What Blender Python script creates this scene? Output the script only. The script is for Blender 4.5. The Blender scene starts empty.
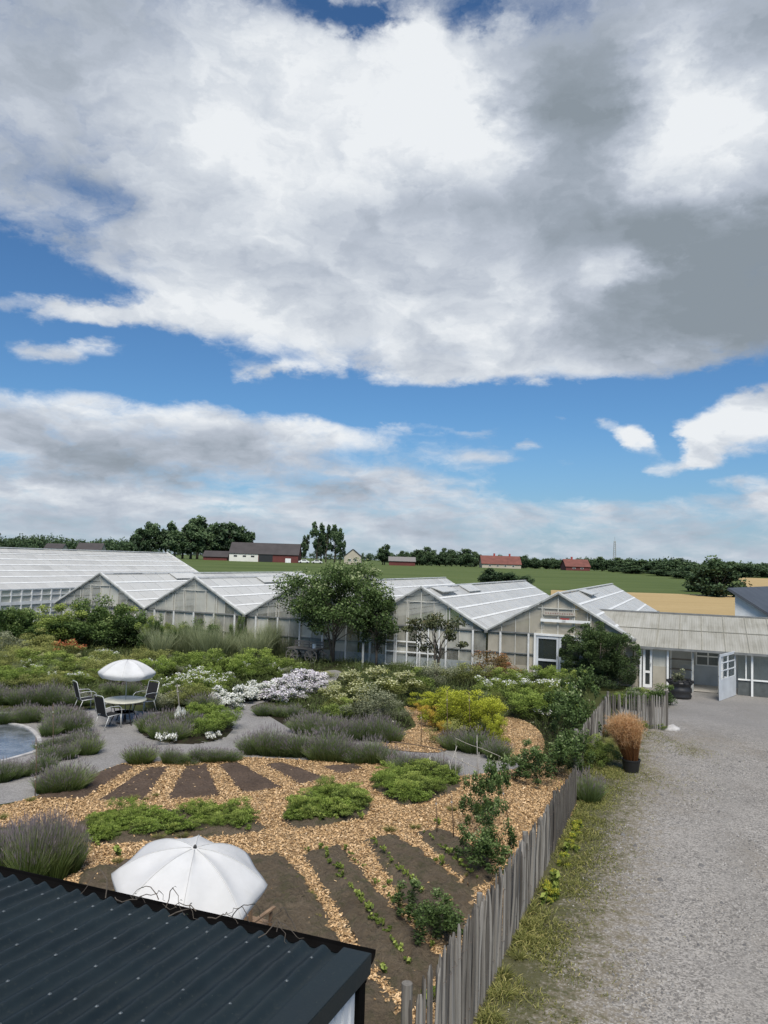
import bpy, bmesh, math, random
import numpy as np
from mathutils import Vector, Matrix
random.seed(7)
RNG = np.random.default_rng(11)
R = math.radians
PI = math.pi
scene = bpy.context.scene
COL = scene.collection

# ------------------------------------------------------------------ camera
CAM = np.array([0.0, 0.0, 5.4])
FPX, CX, CY = 770.0, 384.0, 512.0
PITCH, ROLL = math.atan(48 / 770), math.atan(0.03)
_f = np.array([0, math.cos(PITCH), math.sin(PITCH)])
_r0 = np.array([1.0, 0, 0]); _u0 = np.cross(_r0, _f)
_r = _r0 * math.cos(ROLL) + _u0 * math.sin(ROLL)
_u = -_r0 * math.sin(ROLL) + _u0 * math.cos(ROLL)
cd = bpy.data.cameras.new('camera'); cam = bpy.data.objects.new('camera', cd); COL.objects.link(cam)
cd.sensor_fit = 'VERTICAL'; cd.sensor_height = 36; cd.lens = FPX / 1024 * 36
cd.clip_start = 0.1; cd.clip_end = 6000
cam.matrix_world = Matrix(((_r[0], _u[0], -_f[0], 0), (_r[1], _u[1], -_f[1], 0), (_r[2], _u[2], -_f[2], 5.4), (0, 0, 0, 1)))
scene.camera = cam

def ray(px, py):
    d = _f + _r * ((px - CX) / FPX) - _u * ((py - CY) / FPX)
    return d
def at(px, py, z=0.0):                      # where the sight line through a photo point meets height z
    d = ray(px, py); t = (z - CAM[2]) / d[2]
    return CAM + d * t
def atY(px, py, Y):                         # ... or distance Y
    d = ray(px, py); return CAM + d * (Y / d[1])
def proj(p):
    v = np.asarray(p, float) - CAM
    k = v @ _f
    return CX + FPX * (v @ _r) / k, CY - FPX * (v @ _u) / k
def gh(x, y):                               # height of the land: level garden, fields rising gently behind
    t = np.clip((np.asarray(y, float) - 95) / 225, 0, 1)
    return 3.4 * t * t * (3 - 2 * t)
def atland(px, py):                         # sight line onto the rising land
    d = ray(px, py); t = 20.0
    for _ in range(6000):
        p = CAM + d * t
        if p[2] <= gh(p[0], p[1]): return p
        t += 0.25 + t * 0.001
    return p

# ------------------------------------------------------------------ tagging
def tag(o, label=None, cat=None, group=None, kind=None):
    if label: o['label'] = label
    if cat: o['category'] = cat
    if group: o['group'] = group
    if kind: o['kind'] = kind
    return o
def empty(name, loc=(0, 0, 0), rz=0.0):
    o = bpy.data.objects.new(name, None); COL.objects.link(o)
    o.empty_display_size = 0.2
    o.location = tuple(float(v) for v in loc); o.rotation_euler = (0, 0, rz)
    return o
def thing(name, label, cat, loc=(0, 0, 0), rz=0.0, group=None):
    return tag(empty(name, loc, rz), label, cat, group)
def children(o): return [c for c in bpy.data.objects if c.parent == o]
KIDS = {}
def link(name, me, m=None, parent=None):
    o = bpy.data.objects.new(name, me); COL.objects.link(o)
    if m is not None and not me.materials: me.materials.append(m)
    if parent is not None:
        o.parent = parent; KIDS.setdefault(parent.name, []).append(o)
    return o
def copy_tree(o, parent=None):
    c = o.copy(); COL.objects.link(c)
    if parent is not None:
        c.parent = parent; KIDS.setdefault(parent.name, []).append(c)
    for ch in list(KIDS.get(o.name, [])): copy_tree(ch, c)
    return c

# ------------------------------------------------------------------ mesh builder
class MB:
    def __init__(s): s.v = []; s.f = []; s.smooth = False
    def add(s, vs, fs):
        k = len(s.v); s.v += [tuple(float(c) for c in v) for v in vs]; s.f += [tuple(i + k for i in f) for f in fs]; return s
    def box(s, c, size, rz=0.0, ax=None):
        sx, sy, sz = (q / 2 for q in size)
        cc, ss = math.cos(rz), math.sin(rz)
        vs = []
        for z in (-sz, sz):
            for x, y in ((-sx, -sy), (sx, -sy), (sx, sy), (-sx, sy)):
                vs.append((c[0] + x * cc - y * ss, c[1] + x * ss + y * cc, c[2] + z))
        return s.add(vs, [(3, 2, 1, 0), (4, 5, 6, 7), (0, 1, 5, 4), (1, 2, 6, 5), (2, 3, 7, 6), (3, 0, 4, 7)])
    def bar(s, a, b, w, h, up=(0, 0, 1)):            # rectangular bar from a to b
        a = np.asarray(a, float); b = np.asarray(b, float); d = b - a; L = np.linalg.norm(d); d = d / L
        u = np.asarray(up, float)
        if abs(d @ u) > 0.98: u = np.array([1.0, 0, 0])
        sd = np.cross(d, u); sd /= np.linalg.norm(sd); u = np.cross(sd, d)
        vs = []
        for p in (a, b):
            for i, j in ((-1, -1), (1, -1), (1, 1), (-1, 1)): vs.append(p + sd * (i * w / 2) + u * (j * h / 2))
        return s.add(vs, [(3, 2, 1, 0), (4, 5, 6, 7), (0, 1, 5, 4), (1, 2, 6, 5), (2, 3, 7, 6), (3, 0, 4, 7)])
    def tube(s, pts, r, n=6, cap=True):
        pts = [np.asarray(p, float) for p in pts]; m = len(pts)
        rs = r if hasattr(r, '__len__') else [r] * m
        vs = []; fs = []; ref = None
        for i, p in enumerate(pts):
            d = pts[min(i + 1, m - 1)] - pts[max(i - 1, 0)]; d = d / (np.linalg.norm(d) + 1e-9)
            if ref is None: ref = np.array([1.0, 0, 0]) if abs(d[0]) < 0.9 else np.array([0, 1.0, 0])
            a = ref - d * (ref @ d); a /= np.linalg.norm(a); b = np.cross(d, a); ref = a
            for k in range(n):
                t = 2 * PI * k / n; vs.append(p + (a * math.cos(t) + b * math.sin(t)) * rs[i])
        for i in range(m - 1):
            for k in range(n):
                q = (k + 1) % n; fs.append((i * n + k, i * n + q, (i + 1) * n + q, (i + 1) * n + k))
        if cap: fs.append(tuple(range(n))[::-1]); fs.append(tuple((m - 1) * n + k for k in range(n)))
        return s.add(vs, fs)
    def lathe(s, prof, c=(0, 0, 0), n=24):
        vs = []; fs = []; m = len(prof)
        for (r, z) in prof:
            for k in range(n):
                t = 2 * PI * k / n; vs.append((c[0] + r * math.cos(t), c[1] + r * math.sin(t), c[2] + z))
        for i in range(m - 1):
            for k in range(n):
                q = (k + 1) % n; fs.append((i * n + k, i * n + q, (i + 1) * n + q, (i + 1) * n + k))
        fs.append(tuple(range(n))[::-1]); fs.append(tuple((m - 1) * n + k for k in range(n)))
        return s.add(vs, fs)
    def quad(s, a, b, c, d): return s.add([a, b, c, d], [(0, 1, 2, 3)])
    def poly(s, vs): return s.add(vs, [tuple(range(len(vs)))])
    def slab(s, quad, t):                            # a plate: quad given counter-clockwise from outside, thickness t inward
        q = [np.asarray(p, float) for p in quad]
        n = np.cross(q[1] - q[0], q[2] - q[0]); n /= np.linalg.norm(n)
        k = len(q); lo = [p - n * t for p in q]
        fs = [tuple(range(k)), tuple(range(2 * k - 1, k - 1, -1))]
        for i in range(k):
            j = (i + 1) % k; fs.append((j, i, k + i, k + j))
        return s.add(q + lo, fs)
    def mesh(s, name, off=(0, 0, 0), smooth=False):
        me = bpy.data.meshes.new(name)
        o = np.asarray(off, float)
        me.from_pydata([tuple(np.asarray(v) - o) for v in s.v], [], s.f); me.update()
        if smooth or s.smooth:
            for p in me.polygons: p.use_smooth = True
        return me
    def build(s, name, m, parent=None, smooth=False, off=None):
        if off is None:
            off = (0, 0, 0); q = parent
            while q is not None: off = np.asarray(off) + np.asarray(q.location); q = q.parent
        return link(name, s.mesh(name, off, smooth), m, parent)

def np_mesh(name, V, F, shade=None, smooth=False):
    me = bpy.data.meshes.new(name)
    V = np.ascontiguousarray(V, np.float32); F = np.ascontiguousarray(F, np.int32)
    n, k = F.shape
    me.vertices.add(len(V)); me.vertices.foreach_set('co', V.ravel())
    me.loops.add(n * k); me.loops.foreach_set('vertex_index', F.ravel())
    me.polygons.add(n); me.polygons.foreach_set('loop_start', np.arange(0, n * k, k, dtype=np.int32))
    if smooth: me.polygons.foreach_set('use_smooth', np.ones(n, bool))
    me.update(calc_edges=True)
    if shade is not None:
        for nm, arr in (shade.items() if isinstance(shade, dict) else {'shade': shade}.items()):
            at_ = me.attributes.new(nm, 'FLOAT', 'POINT'); at_.data.foreach_set('value', np.ascontiguousarray(arr, np.float32))
    return me

# ------------------------------------------------------------------ node helper
class NT:
    def __init__(s, tree): s.t = tree; s.L = tree.links
    def n(s, typ, **kw):
        nd = s.t.nodes.new('ShaderNode' + typ)
        for k, v in kw.items():
            if k[0] == '_': setattr(nd, k[1:], v)
        return nd
    def put(s, sock, v):
        if isinstance(v, bpy.types.NodeSocket): s.L.new(v, sock)
        elif isinstance(v, (tuple, list)) and len(v) == 3 and sock.type == 'RGBA': sock.default_value = (*v, 1)
        else: sock.default_value = v
    def math(s, op, a, b=0.0, c=None, clamp=False):
        nd = s.n('Math', _operation=op, _use_clamp=clamp); s.put(nd.inputs[0], a); s.put(nd.inputs[1], b)
        if c is not None: s.put(nd.inputs[2], c)
        return nd.outputs[0]
    def vec(s, op, a, b=None, c=None):
        nd = s.n('VectorMath', _operation=op); s.put(nd.inputs[0], a)
        if b is not None: s.put(nd.inputs[1], b)
        if c is not None: s.put(nd.inputs[2], c)
        return nd.outputs['Value' if op in ('DOT_PRODUCT', 'LENGTH') else 'Vector']
    def noise(s, vec, scale, detail=4, rough=0.55, dist=0.0, out='Fac'):
        nd = s.n('TexNoise'); s.put(nd.inputs['Vector'], vec); nd.inputs['Scale'].default_value = scale
        nd.inputs['Detail'].default_value = detail; nd.inputs['Roughness'].default_value = rough; nd.inputs['Distortion'].default_value = dist
        return nd.outputs[out]
    def voro(s, vec, scale, feature='F1', out='Distance', rnd=1.0):
        nd = s.n('TexVoronoi', _feature=feature); s.put(nd.inputs['Vector'], vec); nd.inputs['Scale'].default_value = scale
        nd.inputs['Randomness'].default_value = rnd
        return nd.outputs[out]
    def ramp(s, fac, stops, interp='LINEAR'):
        nd = s.n('ValToRGB'); s.put(nd.inputs[0], fac); cr = nd.color_ramp; cr.interpolation = interp
        while len(cr.elements) < len(stops): cr.elements.new(0.5)
        for e, (p, c) in zip(cr.elements, stops):
            e.position = p; e.color = (*c, 1) if len(c) == 3 else c
        return nd.outputs['Color']
    def mapr(s, v, a, b, c=0.0, d=1.0, smooth=False):
        nd = s.n('MapRange', _interpolation_type='SMOOTHSTEP' if smooth else 'LINEAR'); s.put(nd.inputs[0], v)
        for i, q in enumerate((a, b, c, d)): s.put(nd.inputs[i + 1], q)
        return nd.outputs[0]
    def mix(s, fac, a, b, typ='MIX'):
        nd = s.n('Mix', _data_type='RGBA', _blend_type=typ); s.put(nd.inputs[0], fac); s.put(nd.inputs[6], a); s.put(nd.inputs[7], b)
        return nd.outputs[2]
    def bump(s, h, strength=0.5, dist=0.02, normal=None):
        nd = s.n('Bump'); nd.inputs['Strength'].default_value = strength; nd.inputs['Distance'].default_value = dist
        s.put(nd.inputs['Height'], h)
        if normal is not None: s.put(nd.inputs['Normal'], normal)
        return nd.outputs[0]
    def attr(s, name, out='Fac'): return s.n('Attribute', _attribute_name=name).outputs[out]
    def gen(s): return s.n('NewGeometry').outputs['Position']
    def obj(s): return s.n('TexCoord').outputs['Object']
    def rnd(s): return s.n('ObjectInfo').outputs['Random']

def newmat(name):
    m = bpy.data.materials.new(name); m.use_nodes = True
    m.node_tree.nodes.clear(); t = NT(m.node_tree)
    out = t.n('OutputMaterial'); return m, t, out
def bsdf(t, color, rough=0.7, normal=None, metal=0.0, spec=0.5, **kw):
    b = t.n('BsdfPrincipled'); t.put(b.inputs['Base Color'], color); t.put(b.inputs['Roughness'], rough)
    t.put(b.inputs['Metallic'], metal); t.put(b.inputs['Specular IOR Level'], spec)
    if normal is not None: t.put(b.inputs['Normal'], normal)
    for k, v in kw.items(): t.put(b.inputs[k], v)
    return b.outputs[0]
def shmix(t, f, a, b):
    nd = t.n('MixShader'); t.put(nd.inputs[0], f); t.L.new(a, nd.inputs[1]); t.L.new(b, nd.inputs[2]); return nd.outputs[0]

def plain(name, col, rough=0.6, var=0.25, scale=6.0, metal=0.0, spec=0.5, bump=0.15, bscale=40.0):
    m, t, out = newmat(name); p = t.obj()
    n1 = t.noise(p, scale, 5); n2 = t.noise(p, bscale, 3)
    c = t.mix(t.mapr(n1, 0.3, 0.7), tuple(v * (1 - var) for v in col), tuple(min(1, v * (1 + var * 0.6)) for v in col))
    t.L.new(bsdf(t, c, t.mapr(n2, 0.2, 0.8, rough * 0.85, min(1, rough * 1.15)), t.bump(n2, bump, 0.01), metal, spec), out.inputs[0]); return m
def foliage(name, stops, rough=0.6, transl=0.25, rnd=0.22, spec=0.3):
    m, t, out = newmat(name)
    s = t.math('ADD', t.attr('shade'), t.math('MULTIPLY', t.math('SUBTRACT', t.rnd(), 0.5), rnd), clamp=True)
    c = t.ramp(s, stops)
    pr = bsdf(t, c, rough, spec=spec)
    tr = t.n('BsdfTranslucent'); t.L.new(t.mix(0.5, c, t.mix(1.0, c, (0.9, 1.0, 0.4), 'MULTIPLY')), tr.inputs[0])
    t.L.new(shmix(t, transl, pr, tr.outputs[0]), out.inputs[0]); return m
# ------------------------------------------------------------------ materials
M = {}
def m_chips():
    m, t, out = newmat('wood_chips'); p = t.gen()
    w = t.vec('ADD', p, t.vec('MULTIPLY', t.noise(p, 12, 3, out='Color'), (0.05, 0.05, 0)))
    w2 = t.vec('MULTIPLY', w, (1.0, 1.6, 1.0))
    cc = t.n('SeparateColor'); t.L.new(t.voro(w2, 44, out='Color'), cc.inputs[0])
    d = t.voro(w2, 44)
    big = t.noise(p, 0.9, 4)
    f = t.math('ADD', cc.outputs[0], t.mapr(big, 0.35, 0.65, -0.18, 0.14), clamp=True)
    c = t.ramp(f, [(0, (0.16, 0.09288, 0.04186)), (0.2, (0.3199, 0.1991, 0.09629)), (0.55, (0.5269, 0.3539, 0.1841)), (0.85, (0.6586, 0.4689, 0.2678)), (1, (0.7715, 0.6016, 0.3851))])
    c = t.mix(t.mapr(d, 0.4, 0.75, 0, 0.5), c, (0.17, 0.11, 0.06))
    h = t.math('SUBTRACT', t.math('MULTIPLY', cc.outputs[1], 0.8), d)
    t.L.new(bsdf(t, c, 0.8, t.bump(h, 0.9, 0.03), spec=0.2), out.inputs[0]); return m
M['chips'] = m_chips()
def m_chip():
    m, t, out = newmat('loose_chip')
    c = t.ramp(t.attr('shade'), [(0, (0.1882, 0.1106, 0.05023)), (0.25, (0.3764, 0.2388, 0.113)), (0.6, (0.5645, 0.3804, 0.2009)), (0.9, (0.6963, 0.5042, 0.3013)), (1, (0.7904, 0.6281, 0.4269))])
    t.L.new(bsdf(t, c, 0.75, spec=0.2), out.inputs[0]); return m
M['chip'] = m_chip()
def m_soil(name, a, b, tintgreen=0.0):
    m, t, out = newmat(name); p = t.gen()
    n1 = t.noise(p, 1.6, 6); n2 = t.noise(p, 14, 6, 0.7); n3 = t.noise(p, 60, 4, 0.7)
    c = t.mix(t.mapr(t.math('ADD', t.math('MULTIPLY', n1, 0.5), t.math('MULTIPLY', n2, 0.5)), 0.35, 0.65), a, b)
    c = t.mix(t.mapr(n3, 0.62, 0.75, 0, 0.6), c, tuple(v * 2.0 for v in b))
    if tintgreen:
        c = t.mix(t.mapr(t.noise(p, 3.2, 6, 0.7), 0.5, 0.62, 0, tintgreen), c, (0.045, 0.062, 0.022))
    t.L.new(bsdf(t, c, 0.9, t.bump(t.math('ADD', n2, t.math('MULTIPLY', n3, 0.5)), 1.0, 0.11), spec=0.15), out.inputs[0]); return m
M['soil'] = m_soil('tilled_soil', (0.110, 0.078, 0.058), (0.195, 0.142, 0.108))
M['soil_near'] = m_soil('dry_soil', (0.125, 0.098, 0.068), (0.225, 0.182, 0.130), 0.45)
M['border'] = m_soil('border_soil', (0.030, 0.026, 0.016), (0.06, 0.05, 0.033), 0.9)
def m_path():
    m, t, out = newmat('fine_gravel'); p = t.gen()
    cc = t.n('SeparateColor'); t.L.new(t.voro(p, 45, out='Color'), cc.inputs[0])
    n1 = t.noise(p, 0.8, 6, 0.65)
    c = t.ramp(t.math('ADD', t.math('MULTIPLY', cc.outputs[0], 0.5), t.math('MULTIPLY', n1, 0.6), clamp=True), [(0.1, (0.13, 0.124, 0.12)), (0.5, (0.225, 0.217, 0.21)), (0.9, (0.32, 0.31, 0.298))])
    c = t.mix(t.mapr(t.noise(p, 2.5, 5, 0.7), 0.58, 0.72, 0, 0.5), c, (0.13, 0.12, 0.09))
    t.L.new(bsdf(t, c, 0.85, t.bump(cc.outputs[1], 0.5, 0.015), spec=0.2), out.inputs[0]); return m
M['path'] = m_path()
def m_yard():
    m, t, out = newmat('yard_gravel'); p = t.gen()
    v1 = t.n('SeparateColor'); t.L.new(t.voro(p, 42, out='Color'), v1.inputs[0])
    v2 = t.n('SeparateColor'); t.L.new(t.voro(p, 17, out='Color'), v2.inputs[0])
    n1 = t.noise(p, 0.45, 6, 0.65); n2 = t.noise(p, 3.5, 6, 0.7)
    f = t.math('ADD', t.math('MULTIPLY', v1.outputs[0], 0.42), t.math('ADD', t.math('MULTIPLY', n1, 0.35), t.math('MULTIPLY', n2, 0.25)))
    c = t.ramp(f, [(0.25, (0.105, 0.098, 0.088)), (0.42, (0.222, 0.208, 0.189)), (0.62, (0.33, 0.31, 0.283)), (0.85, (0.46, 0.428, 0.385))])
    c = t.mix(t.mapr(v2.outputs[1], 0.90, 0.96, 0, 0.25), c, (0.42, 0.40, 0.375))
    c = t.mix(t.mapr(v2.outputs[2], 0.9, 0.95, 0, 0.5), c, (0.10, 0.095, 0.09))
    worn = t.noise(t.vec('MULTIPLY', p, (0.5, 0.22, 1)), 1.0, 6, 0.7)
    c = t.mix(t.mapr(worn, 0.52, 0.68, 0, 0.55), c, (0.20, 0.175, 0.14)); c = t.mix(t.mapr(worn, 0.30, 0.42, 0.35, 0.0), c, (0.16, 0.155, 0.15))
    ax_ = t.math('ADD', t.vec('DOT_PRODUCT', p, (0.93, -0.367, 0)), t.math('MULTIPLY', t.math('SUBTRACT', n1, 0.5), 1.6))
    tk = 0.0
    for w0 in (0.9, 2.45):
        q_ = t.math('DIVIDE', t.math('SUBTRACT', ax_, w0), 0.34); tk = t.math('ADD', tk, t.math('POWER', 0.3679, t.math('MULTIPLY', q_, q_)))
    c = t.mix(t.math('MULTIPLY', tk, t.mapr(n2, 0.3, 0.7, 0.12, 0.5)), c, t.mix(n2, (0.165, 0.155, 0.14), (0.30, 0.285, 0.26)))
    # smoother, darker strip in front of the doors
    c = t.mix(t.math('MULTIPLY', t.attr('paved'), t.mapr(n2, 0.3, 0.7, 0.45, 0.85)), c, t.mix(n1, (0.175, 0.170, 0.164), (0.275, 0.266, 0.255)))
    # earth and thin grass creeping in
    g = t.attr('grass')
    e = t.math('ADD', g, t.math('ADD', t.math('MULTIPLY', t.math('SUBTRACT', n2, 0.5), 1.5), t.math('MULTIPLY', t.math('SUBTRACT', t.noise(p, 12, 5, 0.7), 0.5), 1.3)))
    dirt = t.mix(t.noise(p, 7, 6, 0.75), (0.095, 0.078, 0.050), (0.29, 0.25, 0.185)); dirt = t.mix(t.mapr(v1.outputs[0], 0.72, 0.85, 0, 0.7), dirt, (0.33, 0.31, 0.28))
    grs = t.mix(t.noise(p, 20, 4, 0.7), (0.030, 0.036, 0.012), (0.095, 0.095, 0.034))
    c = t.mix(t.mapr(e, 0.18, 0.55, 0, 0.88), c, dirt)
    c = t.mix(t.mapr(e, 0.48, 0.85, 0, 0.85), c, grs)
    h = t.math('ADD', v1.outputs[1], t.math('MULTIPLY', n2, 0.7))
    bm_ = t.bump(h, 0.7, 0.03)
    t.L.new(bsdf(t, c, 0.88, bm_, spec=0.2), out.inputs[0]); return m
M['yard'] = m_yard()
def m_field(name, a, b, c3, sc=(0.02, 0.08)):
    m, t, out = newmat(name); p = t.gen()
    q = t.vec('MULTIPLY', p, (sc[0], sc[1], 0))
    n1 = t.noise(q, 1.0, 5, 0.6); n2 = t.noise(t.vec('MULTIPLY', p, (0.25, 0.9, 0)), 1.0, 4, 0.7); n3 = t.noise(p, 2.5, 3, 0.7)
    c = t.ramp(n1, [(0.3, a), (0.5, b), (0.7, c3)])
    c = t.mix(t.mapr(n2, 0.35, 0.65, 0, 0.4), c, tuple(v * 0.7 for v in b)); c = t.mix(t.mapr(n3, 0.4, 0.7, 0, 0.3), c, tuple(v * 1.35 for v in b))
    t.L.new(bsdf(t, c, 0.9, t.bump(n3, 0.5, 0.1), spec=0.1), out.inputs[0]); return m
M['meadow'] = m_field('field_grass', (0.062, 0.090, 0.027), (0.088, 0.120, 0.038), (0.110, 0.138, 0.050))
M['wheat'] = m_field('ripe_wheat', (0.34, 0.245, 0.115), (0.40, 0.295, 0.145), (0.44, 0.33, 0.17))
M['land'] = m_field('garden_ground', (0.035, 0.045, 0.015), (0.05, 0.058, 0.02), (0.065, 0.07, 0.028), (0.3, 0.3))
def m_water():
    m, t, out = newmat('pond_water'); p = t.gen()
    n = t.noise(t.vec('MULTIPLY', p, (1, 2.2, 1)), 5, 3, 0.6)
    c = t.mix(t.mapr(t.noise(p, 2.2, 4, 0.7), 0.4, 0.6), (0.085, 0.095, 0.105), (0.17, 0.185, 0.20))
    t.L.new(bsdf(t, c, 0.12, t.bump(n, 0.25, 0.02), spec=0.8), out.inputs[0]); return m
M['water'] = m_water()
M['stone'] = plain('pale_stone', (0.42, 0.41, 0.40), 0.8, 0.3, 5)

def m_glass_roof(name='whitewashed_glass', col=(0.74, 0.745, 0.73), streak=0.25, trans=0.3):
    m, t, out = newmat(name); p = t.gen()
    # per-pane variation: coordinates along the greenhouse axis / across
    n1 = t.noise(p, 0.35, 5, 0.6); n2 = t.noise(t.vec('MULTIPLY', p, (1.3, 1.3, 6)), 1.0, 5, 0.7)
    pane = t.attr('shade')
    c = t.mix(t.mapr(n2, 0.35, 0.7, 0, streak), col, tuple(v * 0.72 for v in col))
    c = t.mix(t.mapr(n1, 0.35, 0.7, 0, 0.35), c, (col[0] * 0.82, col[1] * 0.80, col[2] * 0.74))
    c = t.mix(t.mapr(pane, 0.1, 1, 0, 0.5), c, tuple(v * 0.6 for v in col)); c = t.mix(t.mapr(t.noise(p, 1.7, 6, 0.75), 0.55, 0.75, 0, 0.35), c, (col[0] * 0.62, col[1] * 0.66, col[2] * 0.55))
    pr = bsdf(t, c, t.mapr(n2, 0.3, 0.7, 0.2, 0.45), t.bump(n1, 0.06, 0.1), spec=0.5)
    tr = t.n('BsdfTranslucent'); t.L.new(c, tr.inputs[0])
    t.L.new(shmix(t, trans, pr, tr.outputs[0]), out.inputs[0]); return m
M['roof_glass'] = m_glass_roof()
M['roof_glass_big'] = m_glass_roof('whitewashed_glass_dull', (0.70, 0.70, 0.685), 0.22, 0.3)
M['corr_roof'] = m_glass_roof('weathered_translucent_sheet', (0.40, 0.39, 0.345), 0.75, 0.25)
def m_pane(name, dirt, clear, lo=0.45, hi=0.95):
    m, t, out = newmat(name); p = t.gen()
    n1 = t.noise(p, 0.9, 5, 0.6); n2 = t.noise(t.vec('MULTIPLY', p, (3, 3, 0.7)), 1.2, 5, 0.7)
    sh = t.attr('shade')
    f = t.math('ADD', t.math('ADD', t.math('MULTIPLY', n1, 0.5), t.math('MULTIPLY', n2, 0.5)), t.math('MULTIPLY', t.math('SUBTRACT', sh, 0.5), 0.45))
    op = t.mapr(f, 0.3, 0.65, lo, hi)
    c = t.mix(t.mapr(n2, 0.3, 0.7), dirt, tuple(v * 0.78 for v in dirt))
    pr = bsdf(t, c, 0.3, spec=0.5)
    tr = t.n('BsdfTransparent'); tr.inputs[0].default_value = (*clear, 1)
    gl = t.n('BsdfGlossy'); gl.inputs['Roughness'].default_value = 0.04; gl.inputs[0].default_value = (0.9, 0.9, 0.9, 1)
    fr = t.n('Fresnel'); fr.inputs[0].default_value = 1.45
    see = shmix(t, fr.outputs[0], tr.outputs[0], gl.outputs[0])
    t.L.new(shmix(t, op, see, pr), out.inputs[0]); return m
M['pane'] = m_pane('dusty_glass', (0.52, 0.515, 0.46), (0.8, 0.83, 0.79), 0.22, 0.92)
M['pane_beige'] = m_pane('beige_glass', (0.46, 0.425, 0.35), (0.75, 0.75, 0.68), 0.5, 0.98)  # dirty beige glass of the last gable
M['pane_clear'] = m_pane('clear_glass', (0.20, 0.23, 0.24), (0.8, 0.85, 0.85), 0.05, 0.4)
M['pane_door'] = m_pane('window_glass', (0.05, 0.06, 0.06), (0.5, 0.55, 0.55), 0.25, 0.6)
M['alu'] = plain('dull_white_bar', (0.60, 0.605, 0.59), 0.5, 0.25, 3, bump=0.05)
M['bar_dark'] = plain('grey_bar', (0.17, 0.175, 0.17), 0.5, 0.3, 3)
M['bar_grey'] = plain('pale_grey_bar', (0.34, 0.35, 0.335), 0.5, 0.3, 3)
M['white'] = plain('white_paint', (0.70, 0.71, 0.70), 0.5, 0.15, 2)
M['white_door'] = plain('blue_white_paint', (0.50, 0.53, 0.56), 0.5, 0.15, 2)
M['beige_wall'] = plain('beige_board', (0.34, 0.315, 0.255), 0.7, 0.2, 1.2)
M['grey_wall'] = plain('grey_board', (0.25, 0.275, 0.275), 0.7, 0.25, 1.5)
M['concrete'] = plain('concrete_floor', (0.20, 0.19, 0.175), 0.8, 0.3, 1.0)
M['red'] = plain('red_paint', (0.32, 0.05, 0.04), 0.5)
def m_canvas():
    m, t, out = newmat('white_canvas'); p = t.obj()
    n = t.noise(p, 3.0, 4); w = t.noise(p, 300, 2)
    c = t.mix(t.mapr(n, 0.3, 0.7), (0.60, 0.605, 0.605), (0.70, 0.705, 0.71)); c = t.mix(t.mapr(t.noise(p, 7.0, 5, 0.7), 0.58, 0.75, 0, 0.3), c, (0.50, 0.50, 0.46))
    pr = bsdf(t, c, 0.85, t.bump(t.math('ADD', w, t.math('MULTIPLY', n, 6)), 0.12, 0.02), spec=0.2)
    tr = t.n('BsdfTranslucent'); tr.inputs[0].default_value = (0.8, 0.8, 0.79, 1)
    t.L.new(shmix(t, 0.2, pr, tr.outputs[0]), out.inputs[0]); return m
M['canvas'] = m_canvas()
M['metal_light'] = plain('pale_metal', (0.5, 0.51, 0.51), 0.4, 0.15, 4, metal=0.3)
M['mesh_black'] = plain('black_weave', (0.007, 0.007, 0.008), 0.85, 0.3, 8)
M['table_top'] = plain('cream_tabletop', (0.50, 0.49, 0.40), 0.5, 0.2, 5)
M['dark'] = plain('dark_plastic', (0.02, 0.02, 0.021), 0.45, 0.3, 5)
def m_roofsheet():
    m, t, out = newmat('dark_roof_sheet'); p = t.gen()
    n = t.noise(p, 1.1, 6, 0.65); n2 = t.noise(p, 25, 4, 0.7)
    c = t.mix(t.mapr(n, 0.3, 0.7), (0.008, 0.0135, 0.017), (0.015, 0.024, 0.029))
    sv_ = t.n('CombineXYZ'); t.put(sv_.inputs[0], t.math('MULTIPLY', t.vec('DOT_PRODUCT', p, (0.93, -0.37, 0)), 9.0)); t.put(sv_.inputs[1], t.math('MULTIPLY', t.vec('DOT_PRODUCT', p, (0.37, 0.93, 0)), 0.8))
    stk = t.noise(sv_.outputs[0], 1.0, 5, 0.65)
    c = t.mix(t.mapr(stk, 0.5, 0.75, 0, 0.4), c, (0.022, 0.028, 0.028))
    c = t.mix(t.mapr(n2, 0.58, 0.72, 0, 0.4), c, (0.045, 0.052, 0.048))
    c = t.mix(t.mapr(t.voro(p, 16), 0.06, 0.03, 0, 0.6), c, (0.13, 0.14, 0.12))
    t.L.new(bsdf(t, c, t.mapr(t.math('ADD', n, t.math('MULTIPLY', n2, 0.3)), 0.4, 0.9, 0.36, 0.6), t.bump(n2, 0.08, 0.01), spec=0.16), out.inputs[0]); return m
M['roofsheet'] = m_roofsheet()
M['gutter'] = plain('black_gutter', (0.004, 0.0038, 0.0038), 0.85, 0.3, 4, spec=0.05)
M['screw'] = plain('screw_cap', (0.075, 0.09, 0.10), 0.45, 0.3, 30)
M['shed_wall'] = plain('white_ribbed_sheet', (0.66, 0.68, 0.70), 0.5, 0.12, 2)
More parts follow.
